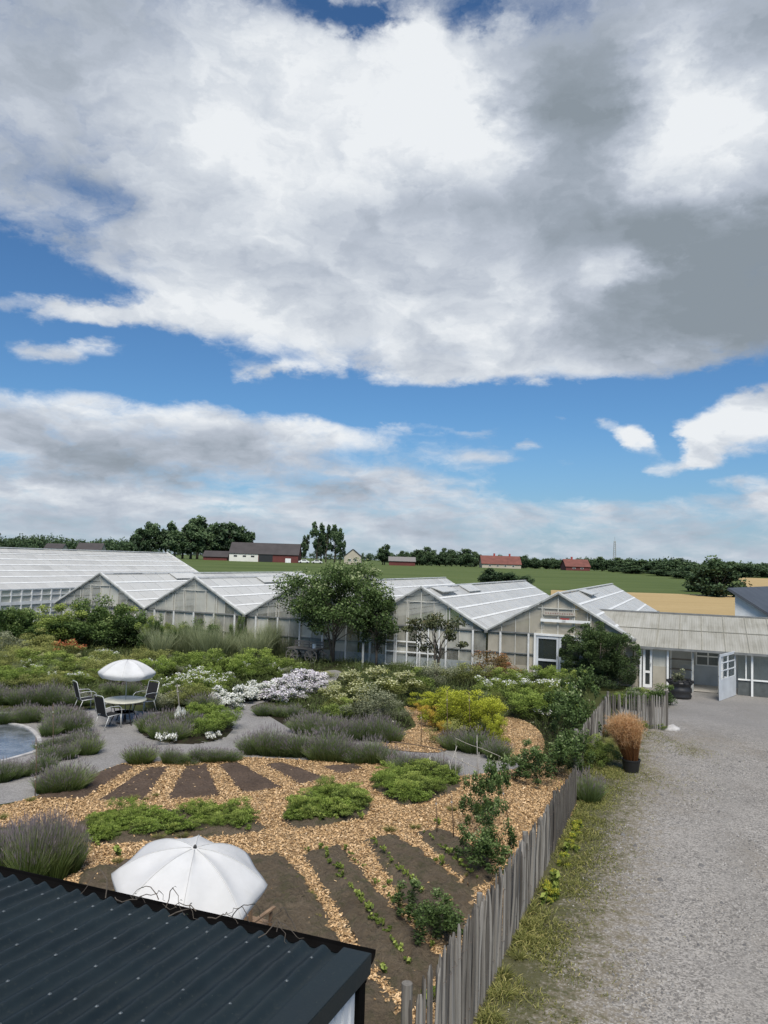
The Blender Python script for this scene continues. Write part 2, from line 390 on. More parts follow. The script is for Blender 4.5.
def m_pale():
    m, t, out = newmat('weathered_pale'); p = t.obj()
    n = t.noise(t.vec('MULTIPLY', p, (30, 30, 1.5)), 1.0, 5, 0.7); n2 = t.noise(p, 3, 4)
    v = t.math('ADD', t.math('MULTIPLY', n, 0.75), t.math('MULTIPLY', t.math('SUBTRACT', t.rnd(), 0.5), 0.5), clamp=True)
    c = t.ramp(v, [(0.1, (0.075, 0.068, 0.060)), (0.4, (0.195, 0.182, 0.163)), (0.7, (0.32, 0.302, 0.275)), (0.95, (0.44, 0.42, 0.39))])
    c = t.mix(t.mapr(n2, 0.55, 0.7, 0, 0.4), c, (0.12, 0.125, 0.08))
    t.L.new(bsdf(t, c, 0.85, t.bump(n, 0.5, 0.01), spec=0.2), out.inputs[0]); return m
M['pale'] = m_pale()
M['wire'] = plain('rusty_wire', (0.12, 0.09, 0.07), 0.6)
M['cane'] = plain('brown_cane', (0.13, 0.085, 0.05), 0.7, 0.3, 9)
M['cane_pale'] = plain('pale_rod', (0.42, 0.40, 0.36), 0.7, 0.25, 9)
M['bark'] = plain('bark', (0.085, 0.07, 0.055), 0.9, 0.4, 6, bump=0.6, bscale=25)
M['wood_old'] = plain('grey_wood', (0.17, 0.155, 0.135), 0.85, 0.35, 4, bump=0.4)
M['wood_warm'] = plain('garden_wood', (0.23, 0.15, 0.09), 0.7, 0.35, 5)
M['rubber'] = plain('rubber', (0.02, 0.02, 0.02), 0.8)
M['pot'] = plain('black_pot', (0.012, 0.012, 0.012), 0.5)
# foliage
g = foliage
M['leaf_dark'] = g('dark_leaves', [(0, (0.01924, 0.03281, 0.01171)), (0.5, (0.05773, 0.1008, 0.02734)), (0.85, (0.1251, 0.1875, 0.05076)), (1, (0.2405, 0.2929, 0.1074))])
M['leaf_tree'] = g('tree_leaves', [(0, (0.02033, 0.03416, 0.01122)), (0.5, (0.06606, 0.1098, 0.02994)), (0.8, (0.1397, 0.2074, 0.06549)), (1, (0.3811, 0.4149, 0.2246))])
M['leaf_far'] = g('distant_leaves', [(0, (0.02372, 0.04032, 0.02156)), (0.5, (0.05218, 0.09072, 0.04042)), (1, (0.1233, 0.1814, 0.08086))], transl=0.15)  # slight distance haze is put into these leaf colours
M['leaf_mid'] = g('mid_leaves', [(0, (0.04969, 0.0688, 0.01882)), (0.5, (0.1598, 0.2189, 0.04705)), (1, (0.3727, 0.4379, 0.1059))])
M['leaf_bright'] = g('fresh_leaves', [(0, (0.04712, 0.07054, 0.01595)), (0.5, (0.1701, 0.2468, 0.04387)), (1, (0.3665, 0.4468, 0.09973))])
M['leaf_olive'] = g('olive_leaves', [(0, (0.06336, 0.07136, 0.0206)), (0.5, (0.2158, 0.2379, 0.0659)), (1, (0.4897, 0.4906, 0.1647))])
M['leaf_grey'] = g('silvery_leaves', [(0, (0.07237, 0.07814, 0.04602)), (0.5, (0.2196, 0.2367, 0.1437)), (1, (0.5169, 0.5209, 0.3451))])
M['leaf_brown'] = g('bronze_leaves', [(0, (0.024, 0.030, 0.013)), (0.5, (0.075, 0.088, 0.038)), (0.8, (0.12, 0.125, 0.055)), (1, (0.17, 0.14, 0.075))])
M['leaf_red'] = g('russet_leaves', [(0, (0.06307, 0.04872, 0.02088)), (0.5, (0.1891, 0.134, 0.0522)), (0.8, (0.328, 0.1583, 0.06682)), (1, (0.4794, 0.1949, 0.09396))])
M['leaf_yellow'] = g('yellow_fronds', [(0, (0.07125, 0.081, 0.01)), (0.4, (0.2375, 0.2565, 0.0225)), (0.8, (0.4512, 0.486, 0.04375)), (1, (0.6175, 0.6345, 0.0875))])
M['leaf_gold'] = g('golden_fronds', [(0, (0.1269, 0.08156, 0.0145)), (0.5, (0.4169, 0.2719, 0.04531)), (1, (0.725, 0.5256, 0.09062))])
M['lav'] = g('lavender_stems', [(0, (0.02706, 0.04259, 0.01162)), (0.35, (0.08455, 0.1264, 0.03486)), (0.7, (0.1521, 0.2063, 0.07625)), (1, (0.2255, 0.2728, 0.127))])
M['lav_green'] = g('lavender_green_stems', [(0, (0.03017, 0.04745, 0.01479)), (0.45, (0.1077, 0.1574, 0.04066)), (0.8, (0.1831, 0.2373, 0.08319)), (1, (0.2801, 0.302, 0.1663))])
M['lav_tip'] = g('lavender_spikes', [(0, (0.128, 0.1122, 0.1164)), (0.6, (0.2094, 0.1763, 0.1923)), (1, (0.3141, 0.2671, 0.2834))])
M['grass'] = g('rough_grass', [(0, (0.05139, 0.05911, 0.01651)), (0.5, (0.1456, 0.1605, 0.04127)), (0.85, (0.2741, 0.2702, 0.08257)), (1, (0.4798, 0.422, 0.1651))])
M['straw'] = g('pale_grass', [(0, (0.06507, 0.08568, 0.03986)), (0.5, (0.1736, 0.2102, 0.1037)), (1, (0.376, 0.4047, 0.2392))])
M['rust_grass'] = g('rust_grass', [(0, (0.13, 0.055, 0.022)), (0.4, (0.36, 0.17, 0.07)), (0.8, (0.60, 0.36, 0.18)), (1, (0.72, 0.50, 0.30))], transl=0.4)
M['fl_white'] = g('white_petals', [(0, (0.5625, 0.5625, 0.525)), (1, (0.95, 0.95, 0.95))], rnd=0)
M['fl_lilac'] = g('lilac_petals', [(0, (0.4508, 0.3993, 0.4928)), (0.4, (0.7084, 0.6569, 0.7392)), (1, (0.95, 0.95, 0.95))], rnd=0)
M['fl_cream'] = g('cream_petals', [(0, (0.32, 0.33, 0.15)), (1, (0.66, 0.66, 0.42))], rnd=0)
M['fl_orange'] = g('orange_petals', [(0, (0.28, 0.07, 0.03)), (1, (0.55, 0.19, 0.08))], rnd=0)
M['fl_yellow'] = g('yellow_petals', [(0, (0.26, 0.25, 0.02)), (1, (0.58, 0.55, 0.07))], rnd=0)

M['roof_bar'] = plain('whitewashed_bar', (0.50, 0.51, 0.51), 0.5, 0.2, 2)

def m_streak():
    m, t, out = newmat('stained_roof_sheet'); p = t.gen()
    u = t.vec('DOT_PRODUCT', p, (0.927, -0.375, 0)); v = t.vec('DOT_PRODUCT', p, (0.375, 0.927, 0))
    c_ = t.n('CombineXYZ'); t.put(c_.inputs[0], t.math('MULTIPLY', u, 5.0)); t.put(c_.inputs[1], t.math('MULTIPLY', v, 0.5)); q = c_.outputs[0]
    n1 = t.noise(q, 1.0, 5, 0.65); n2 = t.noise(p, 0.7, 5, 0.6); n3 = t.noise(q, 4.0, 4, 0.7)
    col = t.ramp(t.math('ADD', t.math('MULTIPLY', n1, 0.6), t.math('MULTIPLY', n2, 0.4)), [(0.3, (0.32, 0.305, 0.25)), (0.5, (0.52, 0.51, 0.45)), (0.7, (0.64, 0.63, 0.58))])
    col = t.mix(t.mapr(n3, 0.6, 0.75, 0, 0.45), col, (0.25, 0.235, 0.18)); col = t.mix(t.mapr(t.attr('shade'), 0, 0.5, 0, 0.18), col, (0.30, 0.285, 0.24))
    tr = t.n('BsdfTranslucent'); t.L.new(col, tr.inputs[0])
    t.L.new(shmix(t, 0.4, bsdf(t, col, 0.6, t.bump(t.math('SINE', t.math('MULTIPLY', u, 60.0)), 0.35, 0.02), spec=0.3), tr.outputs[0]), out.inputs[0]); return m
M['corr_roof'] = m_streak()

M['bar_pale'] = plain('cream_bar', (0.50, 0.49, 0.44), 0.55, 0.2, 3)
M['chair_metal'] = plain('chair_metal', (0.50, 0.51, 0.50), 0.4, 0.15, 4, metal=0.3)

M['leaf_bush'] = g('bush_leaves', [(0, (0.02379, 0.04043, 0.01643)), (0.5, (0.07135, 0.1118, 0.03696)), (0.85, (0.1308, 0.1902, 0.0616)), (1, (0.214, 0.2854, 0.1027))])
M['pane_pale'] = m_pane('chalky_glass', (0.56, 0.56, 0.53), (0.8, 0.8, 0.8), 0.7, 0.98)
M['pale_wall'] = plain('pale_grey_board', (0.46, 0.48, 0.48), 0.7, 0.2, 1.5)
M['concrete_light'] = plain('worn_concrete', (0.36, 0.34, 0.31), 0.8, 0.3, 1.0)

M['seam'] = plain('canvas_seam', (0.52, 0.52, 0.51), 0.85, 0.1, 5)

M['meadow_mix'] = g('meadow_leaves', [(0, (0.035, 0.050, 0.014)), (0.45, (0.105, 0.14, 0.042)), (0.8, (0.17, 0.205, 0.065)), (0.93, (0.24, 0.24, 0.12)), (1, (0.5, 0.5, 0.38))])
# ------------------------------------------------------------------ sky and sun
SUN_EL, SUN_AZ = R(54), R(177)           # azimuth measured from +Y towards +X
w = bpy.data.worlds.new('World'); scene.world = w; w.use_nodes = True
w.node_tree.nodes.clear(); t = NT(w.node_tree)
wout = t.n('OutputWorld')
sky = t.n('TexSky'); sky.sky_type = 'NISHITA'; sky.sun_disc = False
sky.sun_elevation = SUN_EL; sky.sun_rotation = SUN_AZ; sky.air_density = 1.0; sky.dust_density = 0.6; sky.ozone_density = 1.6
D = t.vec('NORMALIZE', t.n('TexCoord').outputs['Generated'])
sp = t.n('SeparateXYZ'); t.L.new(D, sp.inputs[0]); dx, dy, dz = sp.outputs
az = t.math('ARCTAN2', dx, dy); el = t.math('ARCSINE', dz)
cmb = t.n('CombineXYZ'); t.put(cmb.inputs[0], az); t.put(cmb.inputs[1], el); AE = cmb.outputs[0]
# cloud layers live on planes overhead: coordinates spread towards the horizon
inv = t.math('DIVIDE', 1.0, t.math('ADD', t.math('MAXIMUM', dz, 0.0), 0.30))
c2 = t.n('CombineXYZ'); t.put(c2.inputs[0], t.math('MULTIPLY', dx, inv)); t.put(c2.inputs[1], t.math('MULTIPLY', dy, inv)); PL = c2.outputs[0]
wsrc = t.vec('MULTIPLY', AE, (1.0, 1.7, 0.0))
wcol = t.noise(wsrc, 5.5, 6, 0.62, out='Color')
wamp = t.vec('MULTIPLY', t.vec('SUBTRACT', wcol, (0.5, 0.5, 0.5)), (0.26, 0.13, 0.0))
wsc = t.n('VectorMath', _operation='SCALE'); t.L.new(wamp, wsc.inputs[0]); t.put(wsc.inputs['Scale'], t.mapr(el, 0.06, 0.32, 0.32, 1.0))
AEB = t.vec('ADD', wsc.outputs[0], AE)
def pxae(px, py):
    d = ray(px, py); d = d / np.linalg.norm(d); return math.atan2(d[0], d[1]), math.asin(d[2])
def blobs(lst, start=0.0):
    acc = start
    for (px, py, rx, ry, wt) in lst:
        a, e = pxae(px, py)
        ra = rx / FPX / math.cos(e); re = ry / FPX
        sc_ = (1 / ra, 1 / re, 0.0)
        q = t.vec('MULTIPLY_ADD', AEB, sc_, (-a / ra, -e / re, 0.0))
        gk = t.math('POWER', 0.3679, t.vec('DOT_PRODUCT', q, q))
        acc = t.math('MULTIPLY_ADD', gk, wt, acc)
    return acc
warp = t.vec('MULTIPLY', t.vec('SUBTRACT', wcol, (0.5, 0.5, 0.5)), (0.30, 0.30, 0))
P1 = t.vec('ADD', PL, warp)
n_big = t.noise(P1, 2.6, 7, 0.58)
n_l = t.noise(t.vec('ADD', P1, (-0.05, 0.04, 0.0)), 2.6, 5, 0.58)
n_fine = t.noise(P1, 8.5, 6, 0.62)
# where cloud is thick / thin
cover = blobs([
    (150, 90, 330, 150, 0.75), (400, 200, 260, 150, 0.75), (620, 190, 260, 190, 0.85), (340, 330, 190, 55, 0.5), (480, 372, 110, 20, 0.45),
    (90, 303, 130, 13, 1.0), (190, 300, 60, 18, 0.5), (62, 346, 40, 11, 1.3), (640, 330, 200, 45, 0.5), (190, 270, 130, 55, 0.4),
    (50, 440, 130, 42, 1.05), (240, 455, 110, 26, 0.75), (330, 434, 80, 18, 0.75), (180, 415, 70, 12, 0.5), (270, 369, 40, 8, 0.9), (100, 500, 170, 18, 0.75), (420, 487, 110, 18, 0.65), (490, 457, 36, 10, 0.9),
    (636, 432, 26, 14, 1.7), (724, 434, 46, 20, 1.45), (600, 418, 14, 9, 1.0), (770, 400, 24, 18, 1.2), (692, 462, 34, 8, 1.5), (560, 470, 22, 7, 1.0), (520, 446, 26, 5, .8), (655, 472, 18, 6, 1.0), (735, 480, 30, 7, 1.1), (545, 418, 14, 5, 1.0), (768, 495, 26, 12, 1.0),
    (470, 427, 110, 6, 0.6), (560, 515, 200, 16, 0.55), (384, 545, 700, 22, 0.55), (768, 120, 150, 90, 0.5), (300, 520, 200, 14, 0.4),
    (20, 258, 120, 28, -1.35), (90, 328, 120, 8, -0.6), (190, 322, 60, 12, -0.5), (190, 362, 90, 20, -1.2), (20, 345, 60, 40, -0.7), (430, 405, 170, 20, -1.2), (640, 388, 180, 18, -1.4), (560, 445, 100, 36, -1.2), (240, 395, 160, 9, -0.9),
    (345, 4, 60, 12, -1.05), (490, 22, 45, 20, -0.8), (110, 195, 42, 24, -0.6), (430, 345, 60, 14, -0.35), (300, 330, 40, 12, -0.3), (700, 478, 80, 12, -0.8), (560, 485, 80, 12, -0.55), (600, 455, 30, 12, -0.4), (676, 436, 13, 22, -1.3), (748, 462, 40, 9, -0.5),
], -0.14)
dens = t.math('ADD', cover, t.math('MULTIPLY', t.math('SUBTRACT', n_big, 0.5), 1.9))
dens = t.math('ADD', dens, t.math('MULTIPLY', t.math('SUBTRACT', n_fine, 0.5), 1.45))
alpha = t.mapr(dens, -0.18, 0.92, 0, 1, True)
# how dark the cloud bases are
dark = blobs([
    (600, 210, 85, 105, 0.95), (585, 110, 45, 70, 0.35), (740, 255, 95, 90, 0.95), (745, 15, 130, 60, 0.75), (570, 90, 60, 75, 0.45), (480, 208, 75, 36, 0.5), (710, 335, 120, 40, 0.55),
    (30, 80, 100, 100, 0.30), (300, 140, 70, 50, 0.22), (120, 190, 110, 35, 0.30), (80, 455, 120, 30, 0.62), (230, 462, 110, 24, 0.42), (420, 320, 120, 30, 0.2), (140, 30, 120, 50, 0.2), (330, 255, 150, 40, 0.18),
    (60, 500, 200, 12, 0.25), (330, 490, 90, 12, 0.25), (600, 525, 300, 22, 0.30), (150, 530, 250, 16, 0.3), (395, 215, 50, 26, 0.3),
    (700, 125, 80, 50, -0.85), (655, 185, 34, 22, -0.55), (745, 185, 30, 14, -0.3), (690, 60, 40, 40, -0.3), (510, 165, 60, 40, -0.4), (622, 265, 24, 24, -0.75), (250, 110, 110, 80, -0.30), (440, 90, 110, 70, -0.28), (540, 310, 60, 26, -0.4), (650, 355, 70, 18, -0.35), (330, 425, 70, 12, -0.35), (60, 400, 90, 14, -0.35), (110, 495, 100, 10, -0.3), (660, 40, 40, 60, -0.15), (640, 425, 40, 16, -0.5), (725, 425, 60, 20, -0.5),
], 0.20)
br = t.math('SUBTRACT', 1.0, t.math('MULTIPLY', t.math('MULTIPLY', dark, t.mapr(n_big, 0.34, 0.66, 0.55, 1.3)), 0.75))
br = t.math('ADD', br, t.math('MULTIPLY', t.math('SUBTRACT', n_big, n_l), 1.9))
br = t.math('ADD', br, t.math('MULTIPLY', t.math('SUBTRACT', n_fine, 0.5), -0.34))
br = t.math('ADD', br, t.math('MULTIPLY', t.math('SUBTRACT', n_big, 0.5), -0.60), clamp=True)
ccol = t.ramp(br, [(0.0, (0.255, 0.30, 0.345)), (0.3, (0.335, 0.385, 0.45)), (0.6, (0.49, 0.54, 0.62)), (0.82, (0.66, 0.705, 0.765)), (1.0, (0.84, 0.87, 0.90))])
# blue of the clear sky, slightly hazy at the horizon
skyc = t.vec('MULTIPLY', sky.outputs[0], (0.050, 0.080, 0.106))
haze = t.mapr(el, 0.0, 0.20, 0.40, 0.0, True)
skyc = t.mix(haze, skyc, (0.30, 0.42, 0.60))
fin = t.mix(alpha, skyc, ccol)
hz2 = t.mapr(el, -0.01, 0.10, 0.55, 0.0, True)
fin = t.mix(hz2, fin, (0.46, 0.53, 0.62))
bg = t.n('Background'); t.L.new(fin, bg.inputs[0]); bg.inputs[1].default_value = 1.0
t.L.new(bg.outputs[0], wout.inputs[0])
sl = bpy.data.lights.new('sun', 'SUN'); sun = bpy.data.objects.new('sun', sl); COL.objects.link(sun)
sl.energy = 4.8; sl.angle = R(32); sl.color = (1.0, 0.93, 0.82)
sd = Vector((math.sin(SUN_AZ) * math.cos(SUN_EL), math.cos(SUN_AZ) * math.cos(SUN_EL), math.sin(SUN_EL)))
sun.rotation_euler = (-sd).to_track_quat('-Z', 'Y').to_euler(); sun.location = (-20, -10, 40)
scene.view_settings.view_transform = 'Standard'; scene.view_settings.look = 'None'
scene.view_settings.exposure = 0; scene.view_settings.gamma = 1
# ------------------------------------------------------------------ plant meshes
def unit(n, rng): 
    v = rng.normal(size=(n, 3)); return v / np.linalg.norm(v, axis=1, keepdims=True)
def leaves(C, L, W, rng, droop=0.0, out=None, flat=0.0):
    """diamond leaves centred on C, length L, width W (arrays or numbers)."""
    n = len(C); a = unit(n, rng)
    if out is not None: a = a + out * 1.1
    a[:, 2] -= droop
    a /= np.linalg.norm(a, axis=1, keepdims=True) + 1e-9
    u = unit(n, rng); u[:, 2] += flat
    b = np.cross(a, u); b /= np.linalg.norm(b, axis=1, keepdims=True) + 1e-9
    nn = np.cross(a, b)
    L = np.broadcast_to(np.asarray(L, float), (n,))[:, None]; W = np.broadcast_to(np.asarray(W, float), (n,))[:, None]
    fold = nn * (W * 0.25)
    V = np.empty((n, 4, 3)); V[:, 0] = C - a * L / 2; V[:, 1] = C + b * W / 2 + fold; V[:, 2] = C + a * L / 2; V[:, 3] = C - b * W / 2 + fold
    F = np.arange(n * 4).reshape(n, 4)
    return V.reshape(-1, 3), F
def blades(B, D, L, W, rng, bend=0.3):
    """narrow bent blades from base B along direction D."""
    n = len(B); D = D / np.linalg.norm(D, axis=1, keepdims=True)
    L = np.broadcast_to(np.asarray(L, float), (n,))[:, None]; W = np.broadcast_to(np.asarray(W, float), (n,))[:, None]
    s = np.cross(D, unit(n, rng)); s /= np.linalg.norm(s, axis=1, keepdims=True) + 1e-9
    out = D.copy(); out[:, 2] = 0
    mid = B + D * L * 0.55; tip = B + D * L + out * L * bend - np.array([0, 0, 1.0]) * L * bend * 0.4
    V = np.empty((n, 6, 3)); V[:, 0] = B - s * W / 2; V[:, 1] = B + s * W / 2; V[:, 2] = mid + s * W * 0.4; V[:, 3] = mid - s * W * 0.4
    V[:, 4] = tip + s * W * 0.12; V[:, 5] = tip - s * W * 0.12
    k = np.arange(n)[:, None] * 6
    F = np.concatenate([k + np.array([[0, 1, 2, 3]]), k + np.array([[3, 2, 4, 5]])])
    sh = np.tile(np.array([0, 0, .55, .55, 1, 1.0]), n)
    return V.reshape(-1, 3), F, sh
def crown_points(n, rng, r=(1, 1, 1), clumps=14, spread=0.34, gap=0.25):
    """points in clumps through an uneven ellipsoid; returns points, clump id, 0..1 light value."""
    cc = unit(clumps, rng) * (rng.uniform(0.35, 0.95, (clumps, 1)))
    cs = rng.uniform(0.7, 1.25, clumps) * spread
    k = rng.integers(0, clumps, n)
    off = unit(n, rng) * (rng.uniform(0, 1, (n, 1)) ** 0.45)
    P = cc[k] + off * cs[k][:, None]
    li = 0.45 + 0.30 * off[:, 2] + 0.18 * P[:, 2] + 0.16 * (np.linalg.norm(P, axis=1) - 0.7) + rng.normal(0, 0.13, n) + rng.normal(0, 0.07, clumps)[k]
    return P * np.array(r), k, np.clip(li, 0, 1), cc * np.array(r)
def shrub_mesh(seed, n, r, leaf=(0.05, 0.03), clumps=14, spread=0.36, flatbase=True, droop=0.2, shade_gain=1.0):
    rng = np.random.default_rng(seed)
    P, k, li, cc = crown_points(n, rng, (r[0], r[1], r[2]), clumps, spread)
    P[:, 2] += r[2]
    if flatbase: P[:, 2] = np.abs(P[:, 2]) + 0.01
    out = P - np.array([0, 0, r[2] * 0.6]); out /= np.linalg.norm(out, axis=1, keepdims=True) + 1e-9
    V, F = leaves(P, rng.uniform(0.7, 1.3, n) * leaf[0], rng.uniform(0.7, 1.3, n) * leaf[1], rng, droop, out)
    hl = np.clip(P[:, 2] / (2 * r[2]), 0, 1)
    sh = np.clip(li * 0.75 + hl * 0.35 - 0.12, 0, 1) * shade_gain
    return np_mesh('foliage', V, F, np.repeat(sh, 4)), P, li
def blossom_mesh(seed, P, size, lift=0.02, name='blossom', petals=2):
    rng = np.random.default_rng(seed); n = len(P)
    C = P + np.array([0, 0, lift])
    Vs = []; Fs = []; S = []
    base = rng.uniform(0, 1, n)
    for q in range(petals):
        V, F = leaves(C + rng.normal(0, size * 0.2, (n, 3)), size, size, rng, -0.0, None, 1.6)
        Fs.append(F + sum(len(x) for x in Vs)); Vs.append(V); S.append(np.repeat(np.clip(base + rng.normal(0, .1, n), 0, 1), 4))
    return np_mesh(name, np.concatenate(Vs), np.concatenate(Fs), np.concatenate(S))
def tops(P, li, rng, n, rmin=0.0):
    """pick n leaf points that sit near the outside top of the plant."""
    sc_ = P[:, 2] / P[:, 2].max() + 0.35 * li + rng.uniform(0, 0.45, len(P))
    idx = np.argsort(-sc_)[:int(n * 2.2)]; return P[rng.choice(idx, min(n, len(idx)), replace=False)]
def lav_mesh(seed, n=900, rx=0.5, h=0.62):
    rng = np.random.default_rng(seed)
    a = rng.uniform(0, 2 * PI, n); q = np.sqrt(rng.uniform(0, 1, n)) * 0.72
    B = np.stack([np.cos(a) * q * rx, np.sin(a) * q * rx, np.full(n, 0.0)], 1)
    lean = q * 1.15 + rng.normal(0, 0.16, n)
    D = np.stack([np.cos(a) * lean, np.sin(a) * lean, np.ones(n)], 1)
    L = h * rng.uniform(0.5, 1.05, n) * (1 - 0.30 * q)
    V, F, sh = blades(B, D, L, 0.010, rng, 0.24)
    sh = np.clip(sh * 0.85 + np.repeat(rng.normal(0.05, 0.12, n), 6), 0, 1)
    Dn = D / np.linalg.norm(D, axis=1, keepdims=True)
    m = rng.uniform(0, 1, n) < 0.34
    T = (B + Dn * L[:, None] * 0.98)[m]
    V2, F2, s2 = blades(T, Dn[m] + rng.normal(0, .12, (m.sum(), 3)), rng.uniform(0.05, 0.11, m.sum()), 0.014, rng, 0.05)
    return np_mesh('foliage', V, F, sh), np_mesh('blossom', V2, F2, np.clip(s2 * .5 + np.repeat(rng.uniform(0, .6, m.sum()), 6), 0, 1))
def grass_mesh(seed, n, r, h, w=0.012, lean=0.5, bend=0.35):
    rng = np.random.default_rng(seed)
    a = rng.uniform(0, 2 * PI, n); q = np.sqrt(rng.uniform(0, 1, n))
    B = np.stack([np.cos(a) * q * r, np.sin(a) * q * r, np.zeros(n)], 1)
    D = np.stack([np.cos(a) * q * lean, np.sin(a) * q * lean, np.ones(n)], 1) + rng.normal(0, 0.12, (n, 3))
    V, F, sh = blades(B, D, h * rng.uniform(0.5, 1.1, n), w, rng, bend)
    return np_mesh('blades', V, F, np.clip(sh * 0.8 + np.repeat(rng.normal(0.08, 0.12, n), 6), 0, 1))

class Proto:
    """one kind of plant: list of (part name, mesh, material); first use makes it, later uses share its meshes."""
    def __init__(s, name, cat, parts): s.name, s.cat, s.parts = name, cat, parts
    def place(s, label, loc, scale=1.0, rz=None, group=None, name=None):
        rz = random.uniform(0, 2 * PI) if rz is None else rz
        loc = (float(loc[0]), float(loc[1]), float(loc[2]) if len(loc) > 2 else 0.0)
        sc_ = scale if hasattr(scale, '__len__') else (scale,) * 3
        if len(s.parts) == 1:
            o = link(name or s.name, s.parts[0][1], s.parts[0][2]); o.location = loc; o.rotation_euler = (0, 0, rz); o.scale = sc_
            return tag(o, label, s.cat, group, 'thing')
        r = thing(name or s.name, label, s.cat, loc, rz, group); r.scale = sc_; r['kind'] = 'thing'
        for (pn, me, m) in s.parts: link(pn, me, m, r)
        return r

P_ = {}
for i in range(4):
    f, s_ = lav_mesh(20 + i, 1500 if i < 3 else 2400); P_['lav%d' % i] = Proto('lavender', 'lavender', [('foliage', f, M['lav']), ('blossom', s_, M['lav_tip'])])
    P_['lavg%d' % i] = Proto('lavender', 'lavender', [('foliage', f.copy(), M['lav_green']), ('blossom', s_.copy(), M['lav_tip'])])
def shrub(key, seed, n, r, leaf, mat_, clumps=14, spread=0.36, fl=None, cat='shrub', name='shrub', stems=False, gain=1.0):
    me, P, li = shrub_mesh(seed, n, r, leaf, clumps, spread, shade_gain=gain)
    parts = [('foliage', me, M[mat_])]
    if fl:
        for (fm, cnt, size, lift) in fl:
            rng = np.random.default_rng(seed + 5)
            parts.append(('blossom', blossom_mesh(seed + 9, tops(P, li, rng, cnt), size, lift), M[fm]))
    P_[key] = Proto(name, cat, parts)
# every kind is built about 1 m across and 0.5-1 m high, scaled where it stands
for i in range(3):
    shrub('dark%d' % i, 40 + i, 4680, (.55, .55, .5), (0.0495, 0.0297), 'leaf_dark', 18, .34)
    shrub('mid%d' % i, 50 + i, 4320, (.55, .55, .42), (0.0396, 0.0198), 'leaf_mid', 22, .30)
    shrub('bright%d' % i, 60 + i, 4320, (.55, .55, .40), (0.0363, 0.0172), 'leaf_bright', 24, .28)
    shrub('olive%d' % i, 70 + i, 3960, (.55, .55, .42), (0.033, 0.0132), 'leaf_olive', 22, .30)
    shrub('grey%d' % i, 80 + i, 4320, (.55, .55, .42), (0.0363, 0.0132), 'leaf_grey', 20, .32)
    shrub('herb%d' % i, 90 + i, 1900, (.5, .5, .13 + .03 * i), (.055 - .008 * i, .024 - .006 * i), ['leaf_bright', 'leaf_mid', 'leaf_bright'][i], 22, .28, name='leafy_vegetable', cat='vegetable')
    shrub('seed%d' % i, 96 + i, 34, (.5, .5, .45), (.45, .26), 'leaf_mid', 5, .35, name='seedling', cat='seedling')
    shrub('daisy%d' % i, 100 + i, 3960, (.55, .55, .42), (0.0363, 0.0172), 'leaf_mid', 20, .30, [('fl_white', 70, .04, .03)], name='flowering_shrub', cat='flowers')
    shrub('phlox%d' % i, 110 + i, 900, (.5, .5, .30), (.06, .03), 'leaf_dark', 14, .34, [('fl_lilac', 860, .055, .05)], name='phlox', cat='flowers')
    shrub('phloxw%d' % i, 115 + i, 900, (.5, .5, .30), (.06, .03), 'leaf_dark', 14, .34, [('fl_white', 860, .055, .05)], name='phlox', cat='flowers')
    shrub('cream%d' % i, 120 + i, 3960, (.55, .55, .42), (0.0396, 0.0158), 'leaf_olive', 20, .30, [('fl_cream', 420, .04, .035)], name='flowering_shrub', cat='flowers')
    shrub('fern%d' % i, 130 + i, 4680, (.55, .55, .45), (0.0462, 0.0145), 'leaf_yellow', 22, .28, name='yellow_perennial', cat='perennial')
    shrub('gold%d' % i, 140 + i, 4320, (.55, .55, .40), (0.0396, 0.0145), 'leaf_gold', 20, .30, name='golden_perennial', cat='perennial')
    shrub('russet%d' % i, 150 + i, 4320, (.55, .55, .45), (0.0396, 0.0211), 'leaf_red', 20, .30)
    shrub('climb%d' % i, 160 + i, 1350, (.5, .42, .62), (0.0561, 0.0343), 'leaf_tree', 16, .24, name='climbing_shrub', cat='shrub')
shrub('orange', 171, 1600, (.55, .55, .40), (.055, .03), 'leaf_olive', 18, .30, [('fl_orange', 420, .055, .04)], name='orange_flower_clump', cat='flowers')
shrub('lowyellow', 172, 700, (.5, .5, .22), (.09, .05), 'leaf_bright', 14, .32, [('fl_yellow', 190, .06, .03)], name='yellow_flower_clump', cat='flowers')
shrub('whitestar', 173, 260, (.5, .5, .2), (.11, .04), 'leaf_grey', 9, .34, [('fl_white', 170, .075, .04)], name='white_flower_clump', cat='flowers')
for i in range(3):
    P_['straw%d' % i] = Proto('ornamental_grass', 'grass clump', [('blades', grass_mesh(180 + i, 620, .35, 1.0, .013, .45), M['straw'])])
    P_['tuft%d' % i] = Proto('grass_tuft', 'grass clump', [('blades', grass_mesh(190 + i, 260, .3, .5, .016, .9), M['grass'])])

